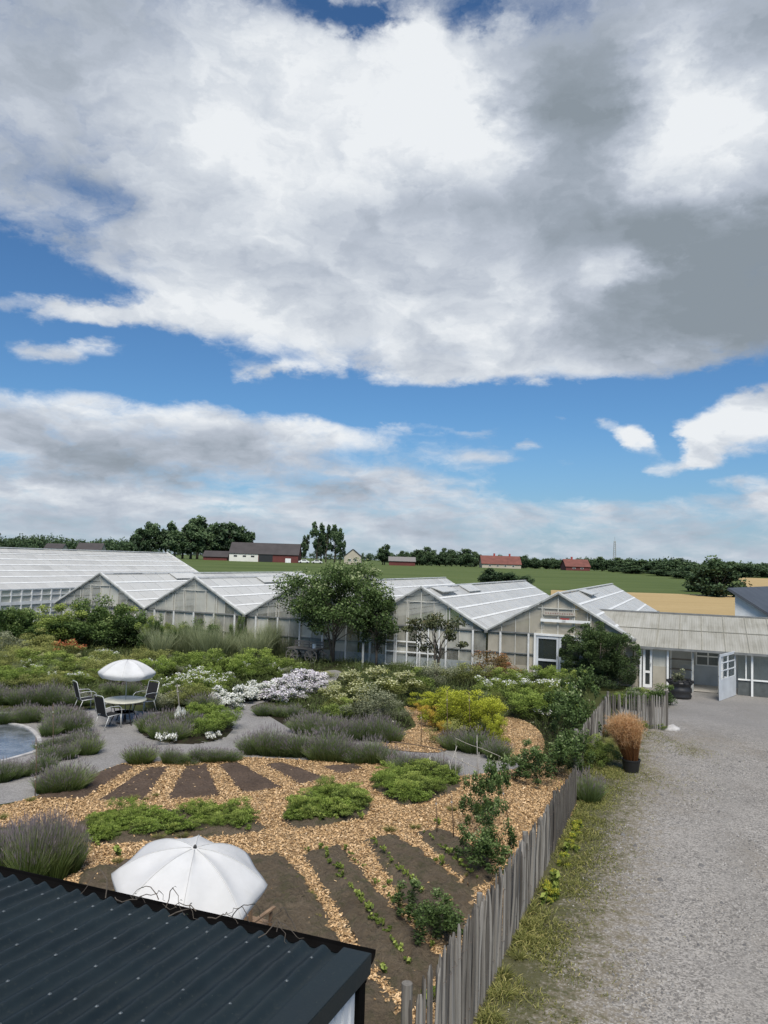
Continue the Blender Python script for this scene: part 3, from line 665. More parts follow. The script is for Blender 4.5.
# ------------------------------------------------------------------ trees
def tree_meshes(seed, H, trunk_h, r, n, leaf, stems=1, limbs=7, clumps=26, spread=0.26, trunk_r=0.12, zc=None, lean=0.0):
    """tapered trunk with limbs, crown of leaves in clumps on the limb ends (about H tall, crown radii r)."""
    rng = np.random.default_rng(seed); mb = MB()
    zc = zc if zc is not None else H - r[2]
    cc = unit(clumps, rng) * rng.uniform(0.4, 0.92, (clumps, 1)); cc[:, 2] = np.where(cc[:, 2] < -0.75, -cc[:, 2], cc[:, 2])
    cc = cc * np.array(r) + np.array([0, 0, zc])
    forks = []
    for s in range(stems):
        ang = 2 * PI * s / max(stems, 1) + rng.uniform(0, 1); k = (0 if stems == 1 else 0.22 * H * 0.35)
        top = np.array([math.cos(ang) * k, math.sin(ang) * k, zc * 0.92 if stems == 1 else zc * 0.8])
        base = np.array([math.cos(ang) * trunk_r * (0 if stems == 1 else 1.2), math.sin(ang) * trunk_r * (0 if stems == 1 else 1.2), 0])
        pts = [base, base * 0.6 + top * 0.25 + rng.normal(0, .03 * H * .2, 3) * [1, 1, 0] + np.array([0, 0, trunk_h * .3]), base * .3 + top * .65, top]
        pts[1][2] = trunk_h * 0.6; pts[2][2] = min(trunk_h * 1.25, zc * .75)
        mb.tube(pts, [trunk_r * 1.25, trunk_r, trunk_r * .75, trunk_r * .3], 7); forks.append((pts[1], pts[2], pts[3]))
    for c in cc[:max(limbs, 3) * 3]:
        f = forks[rng.integers(len(forks))]; w0 = rng.uniform(0, 1); b = f[0] * (1 - w0) + f[2] * w0
        if w0 < .5: b = f[0] * (1 - 2 * w0) + f[1] * 2 * w0
        else: b = f[1] * (2 - 2 * w0) + f[2] * (2 * w0 - 1)
        m_ = (b + c) / 2 + np.array([0, 0, 0.06 * H * 0.5])
        mb.tube([b, m_, c], [trunk_r * .42, trunk_r * .28, trunk_r * .1], 5)
    k = rng.integers(0, clumps, n); cs = rng.uniform(0.65, 1.3, clumps) * spread
    off = unit(n, rng) * rng.uniform(0, 1, (n, 1)) ** 0.5
    P = cc[k] + off * cs[k][:, None] * np.array(r) * np.array([1, 1, 0.8])
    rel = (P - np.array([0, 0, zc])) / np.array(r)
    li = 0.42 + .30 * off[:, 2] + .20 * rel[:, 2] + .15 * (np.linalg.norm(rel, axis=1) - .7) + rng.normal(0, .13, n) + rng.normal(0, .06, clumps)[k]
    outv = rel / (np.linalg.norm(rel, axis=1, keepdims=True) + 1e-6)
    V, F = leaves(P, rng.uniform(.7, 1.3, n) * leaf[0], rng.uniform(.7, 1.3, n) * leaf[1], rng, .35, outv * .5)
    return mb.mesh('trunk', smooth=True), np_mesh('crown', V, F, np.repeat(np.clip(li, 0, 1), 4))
def tree_proto(seed, leaf_mat, *a, **k):
    tr, cr = tree_meshes(seed, *a, **k)
    return Proto('tree', 'tree', [('trunk', tr, M['bark']), ('crown', cr, M[leaf_mat])])

# ------------------------------------------------------------------ outlines and sheets
def catmull(P, per=8, closed=True):
    P = np.asarray(P, float); n = len(P); out = []
    for i in range(n if closed else n - 1):
        p0, p1, p2, p3 = P[(i - 1) % n], P[i], P[(i + 1) % n], P[(i + 2) % n]
        for s in np.linspace(0, 1, per, endpoint=False):
            out.append(0.5 * (2 * p1 + (p2 - p0) * s + (2 * p0 - 5 * p1 + 4 * p2 - p3) * s * s + (3 * p1 - p0 - 3 * p2 + p3) * s ** 3))
    return np.array(out)
def densify(P, step=0.12, jit=0.03, seed=0):
    rng = np.random.default_rng(seed); P = np.asarray(P, float); out = []
    for i in range(len(P)):
        a, b = P[i], P[(i + 1) % len(P)]; m = max(1, int(np.linalg.norm(b - a) / step))
        for q in range(m): out.append(a + (b - a) * q / m + rng.normal(0, jit, 2) * (q > 0 or m > 1))
    return np.array(out)
def pxpoly(pts, smooth=0): 
    P = np.array([at(x, y)[:2] for x, y in pts]); return catmull(P, smooth) if smooth else P
def inside(poly, X, Y):
    poly = np.asarray(poly); r = np.zeros(X.shape, bool); j = len(poly) - 1
    for i in range(len(poly)):
        xi, yi = poly[i]; xj, yj = poly[j]
        c = ((yi > Y) != (yj > Y)) & (X < (xj - xi) * (Y - yi) / (yj - yi + 1e-12) + xi); r ^= c; j = i
    return r
def edge_dist(poly, X, Y):
    d = np.full(X.shape, 1e9); n = len(poly)
    for i in range(n):
        a, b = np.asarray(poly[i]), np.asarray(poly[(i + 1) % n]); ab = b - a; L = ab @ ab + 1e-12
        tt = np.clip(((X - a[0]) * ab[0] + (Y - a[1]) * ab[1]) / L, 0, 1)
        d = np.minimum(d, np.hypot(X - a[0] - tt * ab[0], Y - a[1] - tt * ab[1]))
    return d
from mathutils.geometry import tessellate_polygon
def sheet(name, poly, z, m, kind='structure'):
    tri = tessellate_polygon([[Vector((p[0], p[1], 0)) for p in poly]])
    V = np.array([(p[0], p[1], z) for p in poly]); F = np.array([tuple(q) for q in tri])
    v0 = V[F[:, 0]]; n = np.cross(V[F[:, 1]] - v0, V[F[:, 2]] - v0)[:, 2]; F[n < 0] = F[n < 0][:, ::-1]
    o = link(name, np_mesh(name, V, F), m); return tag(o, kind=kind)
def mound(name, poly, z, m, cell=0.06, hgt=0.05, rough=0.02, seed=0, kind='structure'):
    poly = densify(poly, 0.25, 0.03, seed)
    lo = poly.min(0) - .02; hi = poly.max(0) + .02
    nx = int((hi[0] - lo[0]) / cell) + 2; ny = int((hi[1] - lo[1]) / cell) + 2
    X, Y = np.meshgrid(lo[0] + np.arange(nx) * cell, lo[1] + np.arange(ny) * cell, indexing='ij')
    ins = inside(poly, X, Y); d = edge_dist(poly, X, Y)
    rng = np.random.default_rng(seed)
    nz = rng.normal(0, 1, X.shape); nz = (nz + np.roll(nz, 1, 0) + np.roll(nz, 1, 1) + np.roll(nz, (1, 1), (0, 1))) / 2 + .9 * np.sin(X * 11 + 2 * np.sin(Y * 7)) * np.sin(Y * 13 + 2 * np.sin(X * 9))
    Z = z + hgt * np.clip(d / .22, 0, 1) + rough * nz * np.clip(d / .08, 0, 1)
    Z = np.where(ins, Z, z - 0.006)
    idx = np.arange(nx * ny).reshape(nx, ny)
    any_ = ins[:-1, :-1] | ins[1:, :-1] | ins[:-1, 1:] | ins[1:, 1:]
    F = np.stack([idx[:-1, :-1], idx[1:, :-1], idx[1:, 1:], idx[:-1, 1:]], -1)[any_]
    V = np.stack([X, Y, Z], -1).reshape(-1, 3)
    used, invx = np.unique(F, return_inverse=True)
    o = link(name, np_mesh(name, V[used], invx.reshape(F.shape), smooth=True), m); return tag(o, kind=kind)

def round_bush_parts():
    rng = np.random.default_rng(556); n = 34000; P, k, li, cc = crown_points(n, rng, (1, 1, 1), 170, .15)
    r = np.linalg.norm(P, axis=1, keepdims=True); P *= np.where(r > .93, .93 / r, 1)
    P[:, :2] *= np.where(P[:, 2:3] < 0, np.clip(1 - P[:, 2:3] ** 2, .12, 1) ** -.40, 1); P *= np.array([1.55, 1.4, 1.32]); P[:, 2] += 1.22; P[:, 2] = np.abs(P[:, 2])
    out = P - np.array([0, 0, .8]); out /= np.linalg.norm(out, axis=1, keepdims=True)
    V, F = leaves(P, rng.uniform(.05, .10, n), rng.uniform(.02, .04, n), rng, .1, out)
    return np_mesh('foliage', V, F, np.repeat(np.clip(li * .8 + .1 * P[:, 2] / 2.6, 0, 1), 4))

def grow(P, d):
    P = np.asarray(P, float); n = len(P); A = 0.5 * sum(P[i][0] * P[(i + 1) % n][1] - P[(i + 1) % n][0] * P[i][1] for i in range(n)); sg = 1 if A > 0 else -1; out = []
    for i in range(n):
        e1 = P[i] - P[i - 1]; e2 = P[(i + 1) % n] - P[i]; n1 = np.array([e1[1], -e1[0]]) / (np.linalg.norm(e1) + 1e-9); n2 = np.array([e2[1], -e2[0]]) / (np.linalg.norm(e2) + 1e-9)
        m = n1 + n2; L = np.linalg.norm(m); m = m / L if L > .2 else n1; out.append(P[i] + sg * m * d)
    return np.array(out)
# ------------------------------------------------------------------ land
def land():
    ys = np.concatenate([np.linspace(-40, 90, 27), np.linspace(95, 330, 60), np.array([400, 550, 800, 1300, 2200, 4200])])
    xs = np.concatenate([-np.geomspace(2800, 60, 14), np.linspace(-50, 50, 21), np.geomspace(60, 2800, 14)])
    X, Y = np.meshgrid(xs, ys, indexing='ij'); Z = gh(X, Y)
    nx, ny = X.shape; idx = np.arange(nx * ny).reshape(nx, ny)
    F = np.stack([idx[:-1, :-1], idx[1:, :-1], idx[1:, 1:], idx[:-1, 1:]], -1).reshape(-1, 4)
    V = np.stack([X, Y, Z], -1).reshape(-1, 3)
    o = link('ground', np_mesh('ground', V, F, smooth=True), None)
    o.data.materials.append(M['land']); o.data.materials.append(M['meadow'])
    cy = V[F][:, :, 1].mean(1); o.data.polygons.foreach_set('material_index', (cy > 72).astype(np.int32))
    tag(o, kind='structure')
land()
def field(name, m, x0, x1, y0, y1, lift, skew=0.0):
    ys = np.linspace(y0, y1, 24); u = np.linspace(0, 1, 16)
    U, Y = np.meshgrid(u, ys, indexing='ij'); X = (x0 + (x1 - x0) * U) + skew * (Y - y0)
    V = np.stack([X, Y, gh(X, Y) + lift], -1).reshape(-1, 3); idx = np.arange(16 * 24).reshape(16, 24)
    F = np.stack([idx[:-1, :-1], idx[1:, :-1], idx[1:, 1:], idx[:-1, 1:]], -1).reshape(-1, 4)
    tag(link(name, np_mesh(name, V, F, smooth=True), m), kind='structure')
field('wheat_field', M['wheat'], 17, 120, 78, 146, 0.25, 0.22)
field('wheat_field', M['wheat'], 84, 230, 176, 262, 0.25, 0.42)

# ------------------------------------------------------------------ courtyard of loose gravel with a grown-over verge
_a, _b = at(487, 992)[:2], at(576, 803)[:2]; _d = (_b - _a) / np.linalg.norm(_b - _a)
FB = _b; FA = _a
for _s in np.arange(0, 6, .05):                                 # where the near end post's top shows
    FA = _a - _d * _s; q_ = proj((FA[0], FA[1], 1.5))
    if q_[0] < 412: break
FC_ = at(577, 771)[:2]; FE = at(667, 730)[:2]; FD = at(608, 728)[:2]; FD = FE + (FD - FE)
def fence_x(y): return FA[0] + (y - FA[1]) * (FB[0] - FA[0]) / (FB[1] - FA[1])
def courtyard():
    xs = np.arange(-1.0, 30.0, 0.14); ys = np.arange(-3.0, 40.0, 0.14)
    X, Y = np.meshgrid(xs, ys, indexing='ij'); fx = fence_x(Y)
    d = (X - fx) * 0.93
    g = np.clip(1.10 - d / 2.1, 0, 1.1)                       # thick along the pales, gone about 1.6 m out
    pot = at(628, 775)[:2]; pat = at(690, 750)[:2]; c3 = at(655, 738)[:2]
    for (c, rx, ry, a) in ((pot, 1.5, 1.6, .62), (pat, .7, 1.1, .50), (c3, 2.6, 1.0, .40), (at(590, 790)[:2], 1.0, 2.4, .5)):
        g = np.maximum(g, a * np.exp(-((X - c[0]) / rx) ** 2 - ((Y - c[1]) / ry) ** 2))
    g = np.where(Y > 24.5, g * np.clip((27.5 - Y) / 3, 0.15, 1), g)
    pv = np.clip((Y + 0.40 * (X - 10) - 25.4) / 3.4, 0, 1) * np.clip((X - 9.0) / .8, 0, 1)
    keep = (fx < X + .14)
    idx = np.arange(X.size).reshape(X.shape)
    k = keep[:-1, :-1] & keep[1:, :-1] & keep[1:, 1:] & keep[:-1, 1:]
    F = np.stack([idx[:-1, :-1], idx[1:, :-1], idx[1:, 1:], idx[:-1, 1:]], -1)[k]
    Z = 0.012 + 0.012 * np.sin(X * 2.1 + np.sin(Y * 1.3)) * np.sin(Y * 1.7)
    V = np.stack([X, Y, Z], -1).reshape(-1, 3); used, inv_ = np.unique(F, return_inverse=True)
    me = np_mesh('gravel_yard', V[used], inv_.reshape(F.shape), {'grass': g.ravel()[used], 'paved': pv.ravel()[used]}, smooth=True)
    tag(link('gravel_yard', me, M['yard']), kind='structure')
courtyard()

# ------------------------------------------------------------------ garden paths and beds (outlines from the photo, on the ground)
CHIP = [(-40, 818), (30, 799), (75, 783), (122, 764), (240, 757), (330, 762), (400, 765), (440, 778), (505, 772), (545, 762), (574, 768), (577, 806), (551, 852), (520, 915), (488, 992), (445, 1085), (380, 1250), (200, 1150), (40, 960), (62, 885), (78, 850), (40, 826), (-40, 830)]
chip_poly = pxpoly(CHIP); sheet('wood_chip_path', densify(chip_poly, .2, .03, 1), 0.012, M['chips'])
CH2 = [(404, 707), (432, 716), (445, 736), (444, 752), (398, 751), (380, 745), (396, 734), (416, 726)]
CH3 = [(505, 718), (530, 724), (544, 740), (538, 762), (510, 760), (500, 740)]
c2p = pxpoly(CH2, 5); c3p = pxpoly(CH3, 5)
GP = [(-60, 812), (-10, 806), (33, 798), (80, 782), (124, 765), (240, 759), (330, 764), (400, 768), (445, 782), (508, 775), (520, 765), (515, 752), (500, 742), (440, 744), (400, 742), (330, 732), (290, 722), (262, 712), (252, 706), (290, 696), (320, 688), (345, 678), (335, 670), (308, 676), (280, 688), (250, 698), (215, 708), (150, 712), (110, 708), (60, 712), (0, 712), (-60, 715)]
path_poly = pxpoly(GP, 4); sheet('gravel_path', path_poly, 0.006, M['path'])
sheet('wood_chip_path', c2p, 0.020, M['chips']); sheet('wood_chip_path', c3p, 0.020, M['chips'])
SOIL = {
 's1': [(31, 799), (122, 765), (134, 767), (82, 799)], 's2': [(148, 768), (168, 767), (144, 800), (99, 801)],
 's3': [(186, 767), (205, 765), (219, 796), (167, 800)], 's4': [(219, 764), (238, 763), (281, 788), (243, 793)],
 's5': [(266, 765), (282, 763), (327, 779), (300, 784)], 's6': [(320, 767), (354, 765), (360, 769), (342, 774)],
}
NEAR = {
 'b1': [(86, 872), (130, 863), (252, 858), (279, 855), (296, 876), (321, 914), (336, 946), (320, 1010), (60, 940)],
 'b2': [(307, 857), (338, 846), (366, 885), (420, 944), (441, 964), (412, 1010), (371, 958), (345, 914)],
 'b3': [(368, 841), (392, 836), (432, 864), (471, 893), (470, 917), (447, 952), (418, 918), (392, 876)],
 'b4': [(419, 834), (440, 830), (482, 855), (492, 878), (473, 891), (449, 864)],
 'b5': [(345, 975), (372, 985), (408, 1030), (400, 1120), (330, 1060)],
}
GREEN = {
 'g1': [(76, 823), (130, 812), (230, 812), (258, 822), (263, 832), (200, 839), (92, 845)],
 'g2': [(283, 812), (320, 787), (348, 790), (366, 800), (370, 813), (345, 823), (295, 829)],
 'g3': [(372, 786), (397, 772), (452, 780), (458, 790), (425, 803), (400, 806), (384, 797)],
}
beds = []
for i, (k, p) in enumerate(SOIL.items()):
    P = grow(pxpoly(p), .05); beds.append(P); mound('soil_bed', P, 0.012, M['soil'], .05, .05, .012, i)
for i, (k, p) in enumerate(NEAR.items()):
    P = grow(pxpoly(p), .10); beds.append(P); mound('soil_bed', P, 0.012, M['soil_near'], .05, .07, .022, 20 + i)
for i, (k, p) in enumerate(GREEN.items()):
    P = pxpoly(p, 4); beds.append(P); mound('soil_bed', P, 0.012, M['soil_near'], .06, .06, .02, 40 + i)
# planted ground behind the paths: dark earth with low weeds
BORD = [(-260, 705), (-60, 708), (20, 706), (90, 706), (150, 706), (215, 704), (250, 694), (280, 684), (310, 672), (330, 664), (360, 664), (420, 672), (520, 680), (560, 690), (580, 700), (596, 735), (576, 772), (545, 766), (520, 770), (500, 745), (440, 745), (330, 734), (270, 716), (300, 700), (290, 690), (230, 714), (150, 722), (60, 722), (-260, 722)]
sheet('planting_bed', pxpoly([(-120, 700), (100, 706), (215, 703), (250, 694), (285, 683), (330, 669), (345, 664), (420, 670), (585, 692), (560, 655), (100, 632), (-120, 632)]), 0.004, M['border'])
sheet('planting_bed', pxpoly([(300, 735), (400, 743), (385, 735), (412, 726), (402, 707), (432, 714), (446, 740), (500, 742), (502, 718), (530, 722), (546, 742), (540, 762), (576, 768), (596, 735), (585, 690), (420, 668), (345, 666), (330, 690), (262, 712)]), 0.010, M['border'])
island = np.array([at(186 + 47 * math.cos(a), 727 + 17 * math.sin(a))[:2] for a in np.linspace(0, 2 * PI, 30, endpoint=False)])
mound('planting_bed', island, 0.012, M['border'], .08, .06, .02, 60)
pond = pxpoly([(-60, 716), (-10, 722), (24, 727), (38, 738), (38, 750), (20, 757), (-10, 764), (-60, 770)], 5)
sheet('pond', pond, 0.016, M['water'])
rim_ = MB()
for i in range(len(pond)):
    a = pond[i]; b = pond[(i + 1) % len(pond)]
    rim_.bar((a[0], a[1], .02), (b[0], b[1], .02), .12, .05)
tag(rim_.build('pond_edging', M['stone']), 'low pale stone edging round the small pond', 'edging')

BED1 = pxpoly([(-120, 700), (100, 706), (215, 703), (250, 694), (285, 683), (330, 669), (345, 668), (420, 672), (585, 694), (560, 664), (340, 662), (150, 640), (-120, 636)])
BED2 = pxpoly([(300, 735), (400, 743), (385, 735), (412, 726), (402, 707), (432, 714), (446, 740), (500, 742), (502, 718), (530, 722), (546, 742), (540, 762), (576, 768), (596, 735), (585, 690), (420, 668), (345, 666), (330, 690), (262, 712)])
def ground_cover():
    rng = np.random.default_rng(15); Vs = []; Fs = []; Ss = []; nb = 0
    for poly, n in ((BED1, 90000), (BED2, 34000)):
        lo, hi = poly.min(0), poly.max(0); X = rng.uniform(lo[0], hi[0], n * 2); Y = rng.uniform(lo[1], hi[1], n * 2)
        k = inside(poly, X, Y) & (Y > 17) & (np.abs(X) < .56 * Y + 2) & ~inside(c2p, X, Y) & ~inside(c3p, X, Y) & ~inside(path_poly, X, Y); X, Y = X[k][:n], Y[k][:n]; m = len(X)
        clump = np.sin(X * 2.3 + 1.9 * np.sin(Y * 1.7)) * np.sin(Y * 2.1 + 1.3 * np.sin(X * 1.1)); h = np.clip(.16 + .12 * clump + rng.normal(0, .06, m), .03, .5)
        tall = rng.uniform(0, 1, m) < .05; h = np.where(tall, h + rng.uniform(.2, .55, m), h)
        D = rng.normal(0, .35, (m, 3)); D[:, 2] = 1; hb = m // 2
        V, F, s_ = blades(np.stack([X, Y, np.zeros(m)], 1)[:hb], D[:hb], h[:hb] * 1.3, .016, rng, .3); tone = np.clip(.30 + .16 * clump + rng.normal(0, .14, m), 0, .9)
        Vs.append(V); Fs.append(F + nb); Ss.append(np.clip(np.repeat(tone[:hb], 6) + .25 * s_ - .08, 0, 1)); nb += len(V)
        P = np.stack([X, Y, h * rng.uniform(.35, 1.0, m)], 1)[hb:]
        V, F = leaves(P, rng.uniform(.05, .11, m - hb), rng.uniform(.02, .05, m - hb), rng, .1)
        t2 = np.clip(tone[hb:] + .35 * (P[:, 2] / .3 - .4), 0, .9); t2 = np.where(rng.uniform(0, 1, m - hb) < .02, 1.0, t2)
        Vs.append(V); Fs.append(F + nb); Ss.append(np.repeat(t2, 4)); nb += len(V)
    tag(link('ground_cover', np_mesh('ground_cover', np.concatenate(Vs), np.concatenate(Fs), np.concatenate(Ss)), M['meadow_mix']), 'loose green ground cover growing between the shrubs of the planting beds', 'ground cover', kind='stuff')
ground_cover()

# loose chips over the chip paths: nobody could count them
def scatter_chips():
    rng = np.random.default_rng(5)
    lo = chip_poly.min(0); hi = chip_poly.max(0); hi[0] = max(hi[0], c3p[:, 0].max()); hi[1] = max(c2p[:, 1].max(), c3p[:, 1].max()); lo[1] = max(lo[1], 5.5)
    n = 420000; X = rng.uniform(lo[0], hi[0], n); Y = rng.uniform(lo[1], hi[1], n)
    ok = (inside(chip_poly, X, Y) | inside(c2p, X, Y) | inside(c3p, X, Y)) & (rng.uniform(0, 1, n) < np.clip(1.25 - (Y - 8) / 22, .35, 1))
    X, Y = X[ok], Y[ok]
    for b in beds:
        ins = inside(b, X, Y); d = np.zeros(X.shape); d[ins] = edge_dist(b, X[ins], Y[ins])
        kill = ins & (d > np.abs(rng.normal(0, .035, len(X)))) & (rng.uniform(0, 1, len(X)) > .006)
        X, Y = X[~kill], Y[~kill]
    n = len(X)
    Z = rng.uniform(.016, .036, n)
    for b in beds:
        ins = inside(b, X, Y)
        if ins.any(): Z[ins] += .045 * np.clip(edge_dist(b, X[ins], Y[ins]) / .22, 0, 1)
    a = rng.uniform(0, PI, n); tl = rng.normal(0, .35, n); tw = rng.normal(0, .35, n)
    A = np.stack([np.cos(a), np.sin(a), tl], 1); B = np.stack([-np.sin(a), np.cos(a), tw], 1)
    L = rng.uniform(.011, .030, n)[:, None]; W = rng.uniform(.006, .015, n)[:, None]
    C = np.stack([X, Y, Z], 1)
    V = np.stack([C - A * L - B * W, C + A * L - B * W * .7, C + A * L * .9 + B * W, C - A * L + B * W * .8], 1).reshape(-1, 3)
    sh = np.clip(rng.beta(1.6, 1.8, n), 0, 1)
    o = link('loose_wood_chips', np_mesh('loose_wood_chips', V, np.arange(n * 4).reshape(n, 4), np.repeat(sh, 4)), M['chip'])
    tag(o, 'loose tan wood chips scattered over the garden paths', 'wood chips', kind='stuff')
scatter_chips()

# rough grass on the verge outside the fence
def verge():
    rng = np.random.default_rng(8); n = 60000
    Y = rng.uniform(5.5, 27, n); d = np.abs(rng.normal(0, .8, n)); X = fence_x(Y) + .05 + d
    ok = rng.uniform(0, 1, n) < np.clip(1.3 - d / 1.5, .04, 1) * np.clip(1.1 - (Y - 6) / 40, .2, 1)
    c = at(612, 772)[:2]; n2 = 5000
    X = np.concatenate([X[ok], rng.normal(c[0], .8, n2), rng.normal(at(690, 750)[0], .5, 900), rng.uniform(6.5, 9.4, 1500)])
    Y = np.concatenate([Y[ok], rng.normal(c[1], 1.0, n2), rng.normal(at(690, 750)[1], .7, 900), rng.uniform(24.2, 25.8, 1500)])
    patch = np.sin(X * 3.1 + 1.7 * np.sin(Y * 1.9)) * np.sin(Y * 2.3 + 1.1 * np.sin(X * 2.7)) + rng.normal(0, .35, len(X))
    k = patch > -.25; X, Y = X[k], Y[k]; n = len(X)
    B = np.stack([X, Y, np.full(n, .012)], 1); D = rng.normal(0, .55, (n, 3)); D[:, 2] = 1
    hgt = rng.uniform(.03, .10, n) * np.clip(1.5 - (X - fence_x(Y)) / 1.1, .55, 1.7)
    V, F, sh = blades(B, D, hgt, .011, rng, .4)
    sh = np.clip(sh * .5 + np.repeat(rng.normal(.28, .2, n), 6), 0, 1)
    tag(link('verge_grass', np_mesh('verge_grass', V, F, sh), M['grass']), 'short rough grass growing on the verge outside the pale fence', 'grass', kind='stuff')
verge()
def stones():
    rng = np.random.default_rng(9); n = 60000
    Y = rng.uniform(5, 24, n) ** 1.0; X = rng.uniform(.6, 14, n)
    d = X - fence_x(Y); ok = (d > .3) & (X < .56 * Y + 1.5) & (rng.uniform(0, 1, n) < np.clip(.15 + (d - .6) / 1.8, .12, 1)) & (rng.uniform(0, 1, n) < np.clip(1.3 - (Y - 6) / 22, .3, 1))
    X, Y = X[ok], Y[ok]; n = len(X); s = rng.uniform(.006, .016, n) * rng.uniform(.7, 1.3, n); big = rng.uniform(0, 1, n) < .012; s = np.where(big, s * rng.uniform(1.8, 3.2, n), s)
    a = rng.uniform(0, PI, n); ca, sa = np.cos(a), np.sin(a); asp = rng.uniform(.55, 1, n)
    V = np.zeros((n, 5, 3))
    for q, (u, v) in enumerate(((-1, -1), (1, -1), (1, 1), (-1, 1))):
        V[:, q, 0] = X + s * (u * ca - v * asp * sa); V[:, q, 1] = Y + s * (u * sa + v * asp * ca); V[:, q, 2] = .006
    V[:, 4] = np.stack([X + s * rng.normal(0, .3, n), Y + s * rng.normal(0, .3, n), .014 + s * .9], 1)
    k = np.arange(n)[:, None] * 5
    F = np.concatenate([k + np.array([[0, 1, 4]]), k + np.array([[1, 2, 4]]), k + np.array([[2, 3, 4]]), k + np.array([[3, 0, 4]])])
    m, t, out = newmat('loose_stone'); c = t.ramp(t.attr('shade'), [(0, (.11, .107, .105)), (.5, (.20, .195, .188)), (1, (.37, .358, .34))])
    t.L.new(bsdf(t, c, .8, spec=.2), out.inputs[0])
    tag(link('loose_gravel', np_mesh('loose_gravel', V.reshape(-1, 3), F, np.repeat(np.where(big, rng.uniform(0, .45, n), rng.uniform(0, 1, n)), 5)), m), 'loose grey gravel stones lying over the yard', 'gravel', kind='stuff')
stones()
# ------------------------------------------------------------------ greenhouses
EZ, RZ = 2.1, 4.03
V146 = at(146, 609, EZ)[:2]; V634 = at(634, 640, EZ)[:2]
ev = V634 - V146; BAY = float(np.linalg.norm(ev)) / 4; ev = ev / np.linalg.norm(ev); nv = np.array([-ev[1], ev[0]])
V0 = V146 - ev * BAY                                           # left-most valley of the row
GL = 26.0
E3 = np.array([ev[0], ev[1], 0]); N3 = np.array([nv[0], nv[1], 0]); Z3 = np.array([0, 0, 1.0])
def G(u, v, z): return np.array([V0[0], V0[1], 0]) + E3 * u + N3 * v + Z3 * z
def panes(mb, vals, quads, rng_=random):
    for q in quads: mb.quad(*q); vals.append(rng_.random())
def pane_obj(name, quads, m, parent, shades=None):
    V = np.array([p for q in quads for p in q], float); off = np.zeros(3); q = parent
    while q is not None: off = off + np.array(q.location); q = q.parent
    s = np.array([random.random() for _ in quads]) if shades is None else np.array(shades)
    return link(name, np_mesh(name, V - off, np.arange(len(V)).reshape(-1, 4), np.repeat(s, 4)), m, parent)
def roof_slope(parent, p_eave0, p_eave1, p_ridge1, p_ridge0, rows, cols, m, bars=True, seed=0, vents=0.0):
    """one glazed slope: panes in rows up the slope and columns along it, bars between them."""
    rs = random.Random(seed); a0, a1, b1, b0 = (np.asarray(v, float) for v in (p_eave0, p_eave1, p_ridge1, p_ridge0))
    def P(u, w): return (a0 * (1 - u) + a1 * u) * (1 - w) + (b0 * (1 - u) + b1 * u) * w
    n = np.cross(a1 - a0, b0 - a0); n /= np.linalg.norm(n); n = n if n[2] > 0 else -n
    qs = []; sh = []
    for j in range(rows):
        for i in range(cols):
            dz_ = n * (0.002 * (rows - j))
            qs.append([P(i / cols, j / rows) + dz_, P((i + 1) / cols, j / rows) + dz_, P((i + 1) / cols, (j + 1.03) / rows if j < rows - 1 else 1) + dz_ * .6, P(i / cols, (j + 1.03) / rows if j < rows - 1 else 1) + dz_ * .6])
            sh.append(max(0, min(1, rs.gauss(.3, .17) + (.45 if rs.random() < .06 else 0))))
    pane_obj('roof', qs, m, parent, sh)
    bg = MB()
    for j in range(1, rows):
        bw = MB(); bw.bar(P(0, j / rows) + n * .022, P(1, j / rows) + n * .022, .13, .012, n); bw.build('purlin', M['white'], parent)
    for i in range(0, cols + 1):
        bg.bar(P(i / cols, 0) + n * .018, P(i / cols, 1) + n * .018, .018, .012, n)
    bg.build('glazing_bar', M['roof_bar'], parent)
    if vents:
        for i in range(1, cols - 2, 4):
            if rs.random() > vents: continue
            vq = MB(); vf = MB()
            u0, u1 = i / cols, (i + 2) / cols; hv = rs.choice([.09, .10, .22])
            lo_ = P(u0, .80) + n * hv, P(u1, .80) + n * hv; hi_ = P(u1, .985) + n * .06, P(u0, .985) + n * .06
            vq.slab([lo_[0], lo_[1], hi_[0], hi_[1]], .02)
            vf.bar(lo_[0], lo_[1], .04, .04); vf.bar(lo_[0], hi_[1], .035, .035); vf.bar(lo_[1], hi_[0], .035, .035); vf.bar(P((u0 + u1) / 2, .82), (lo_[0] + lo_[1]) / 2, .02, .02)
            w_ = vq.build('roof_vent', M['roof_glass'], parent); vf.build('vent_frame', M['bar_grey'], w_)
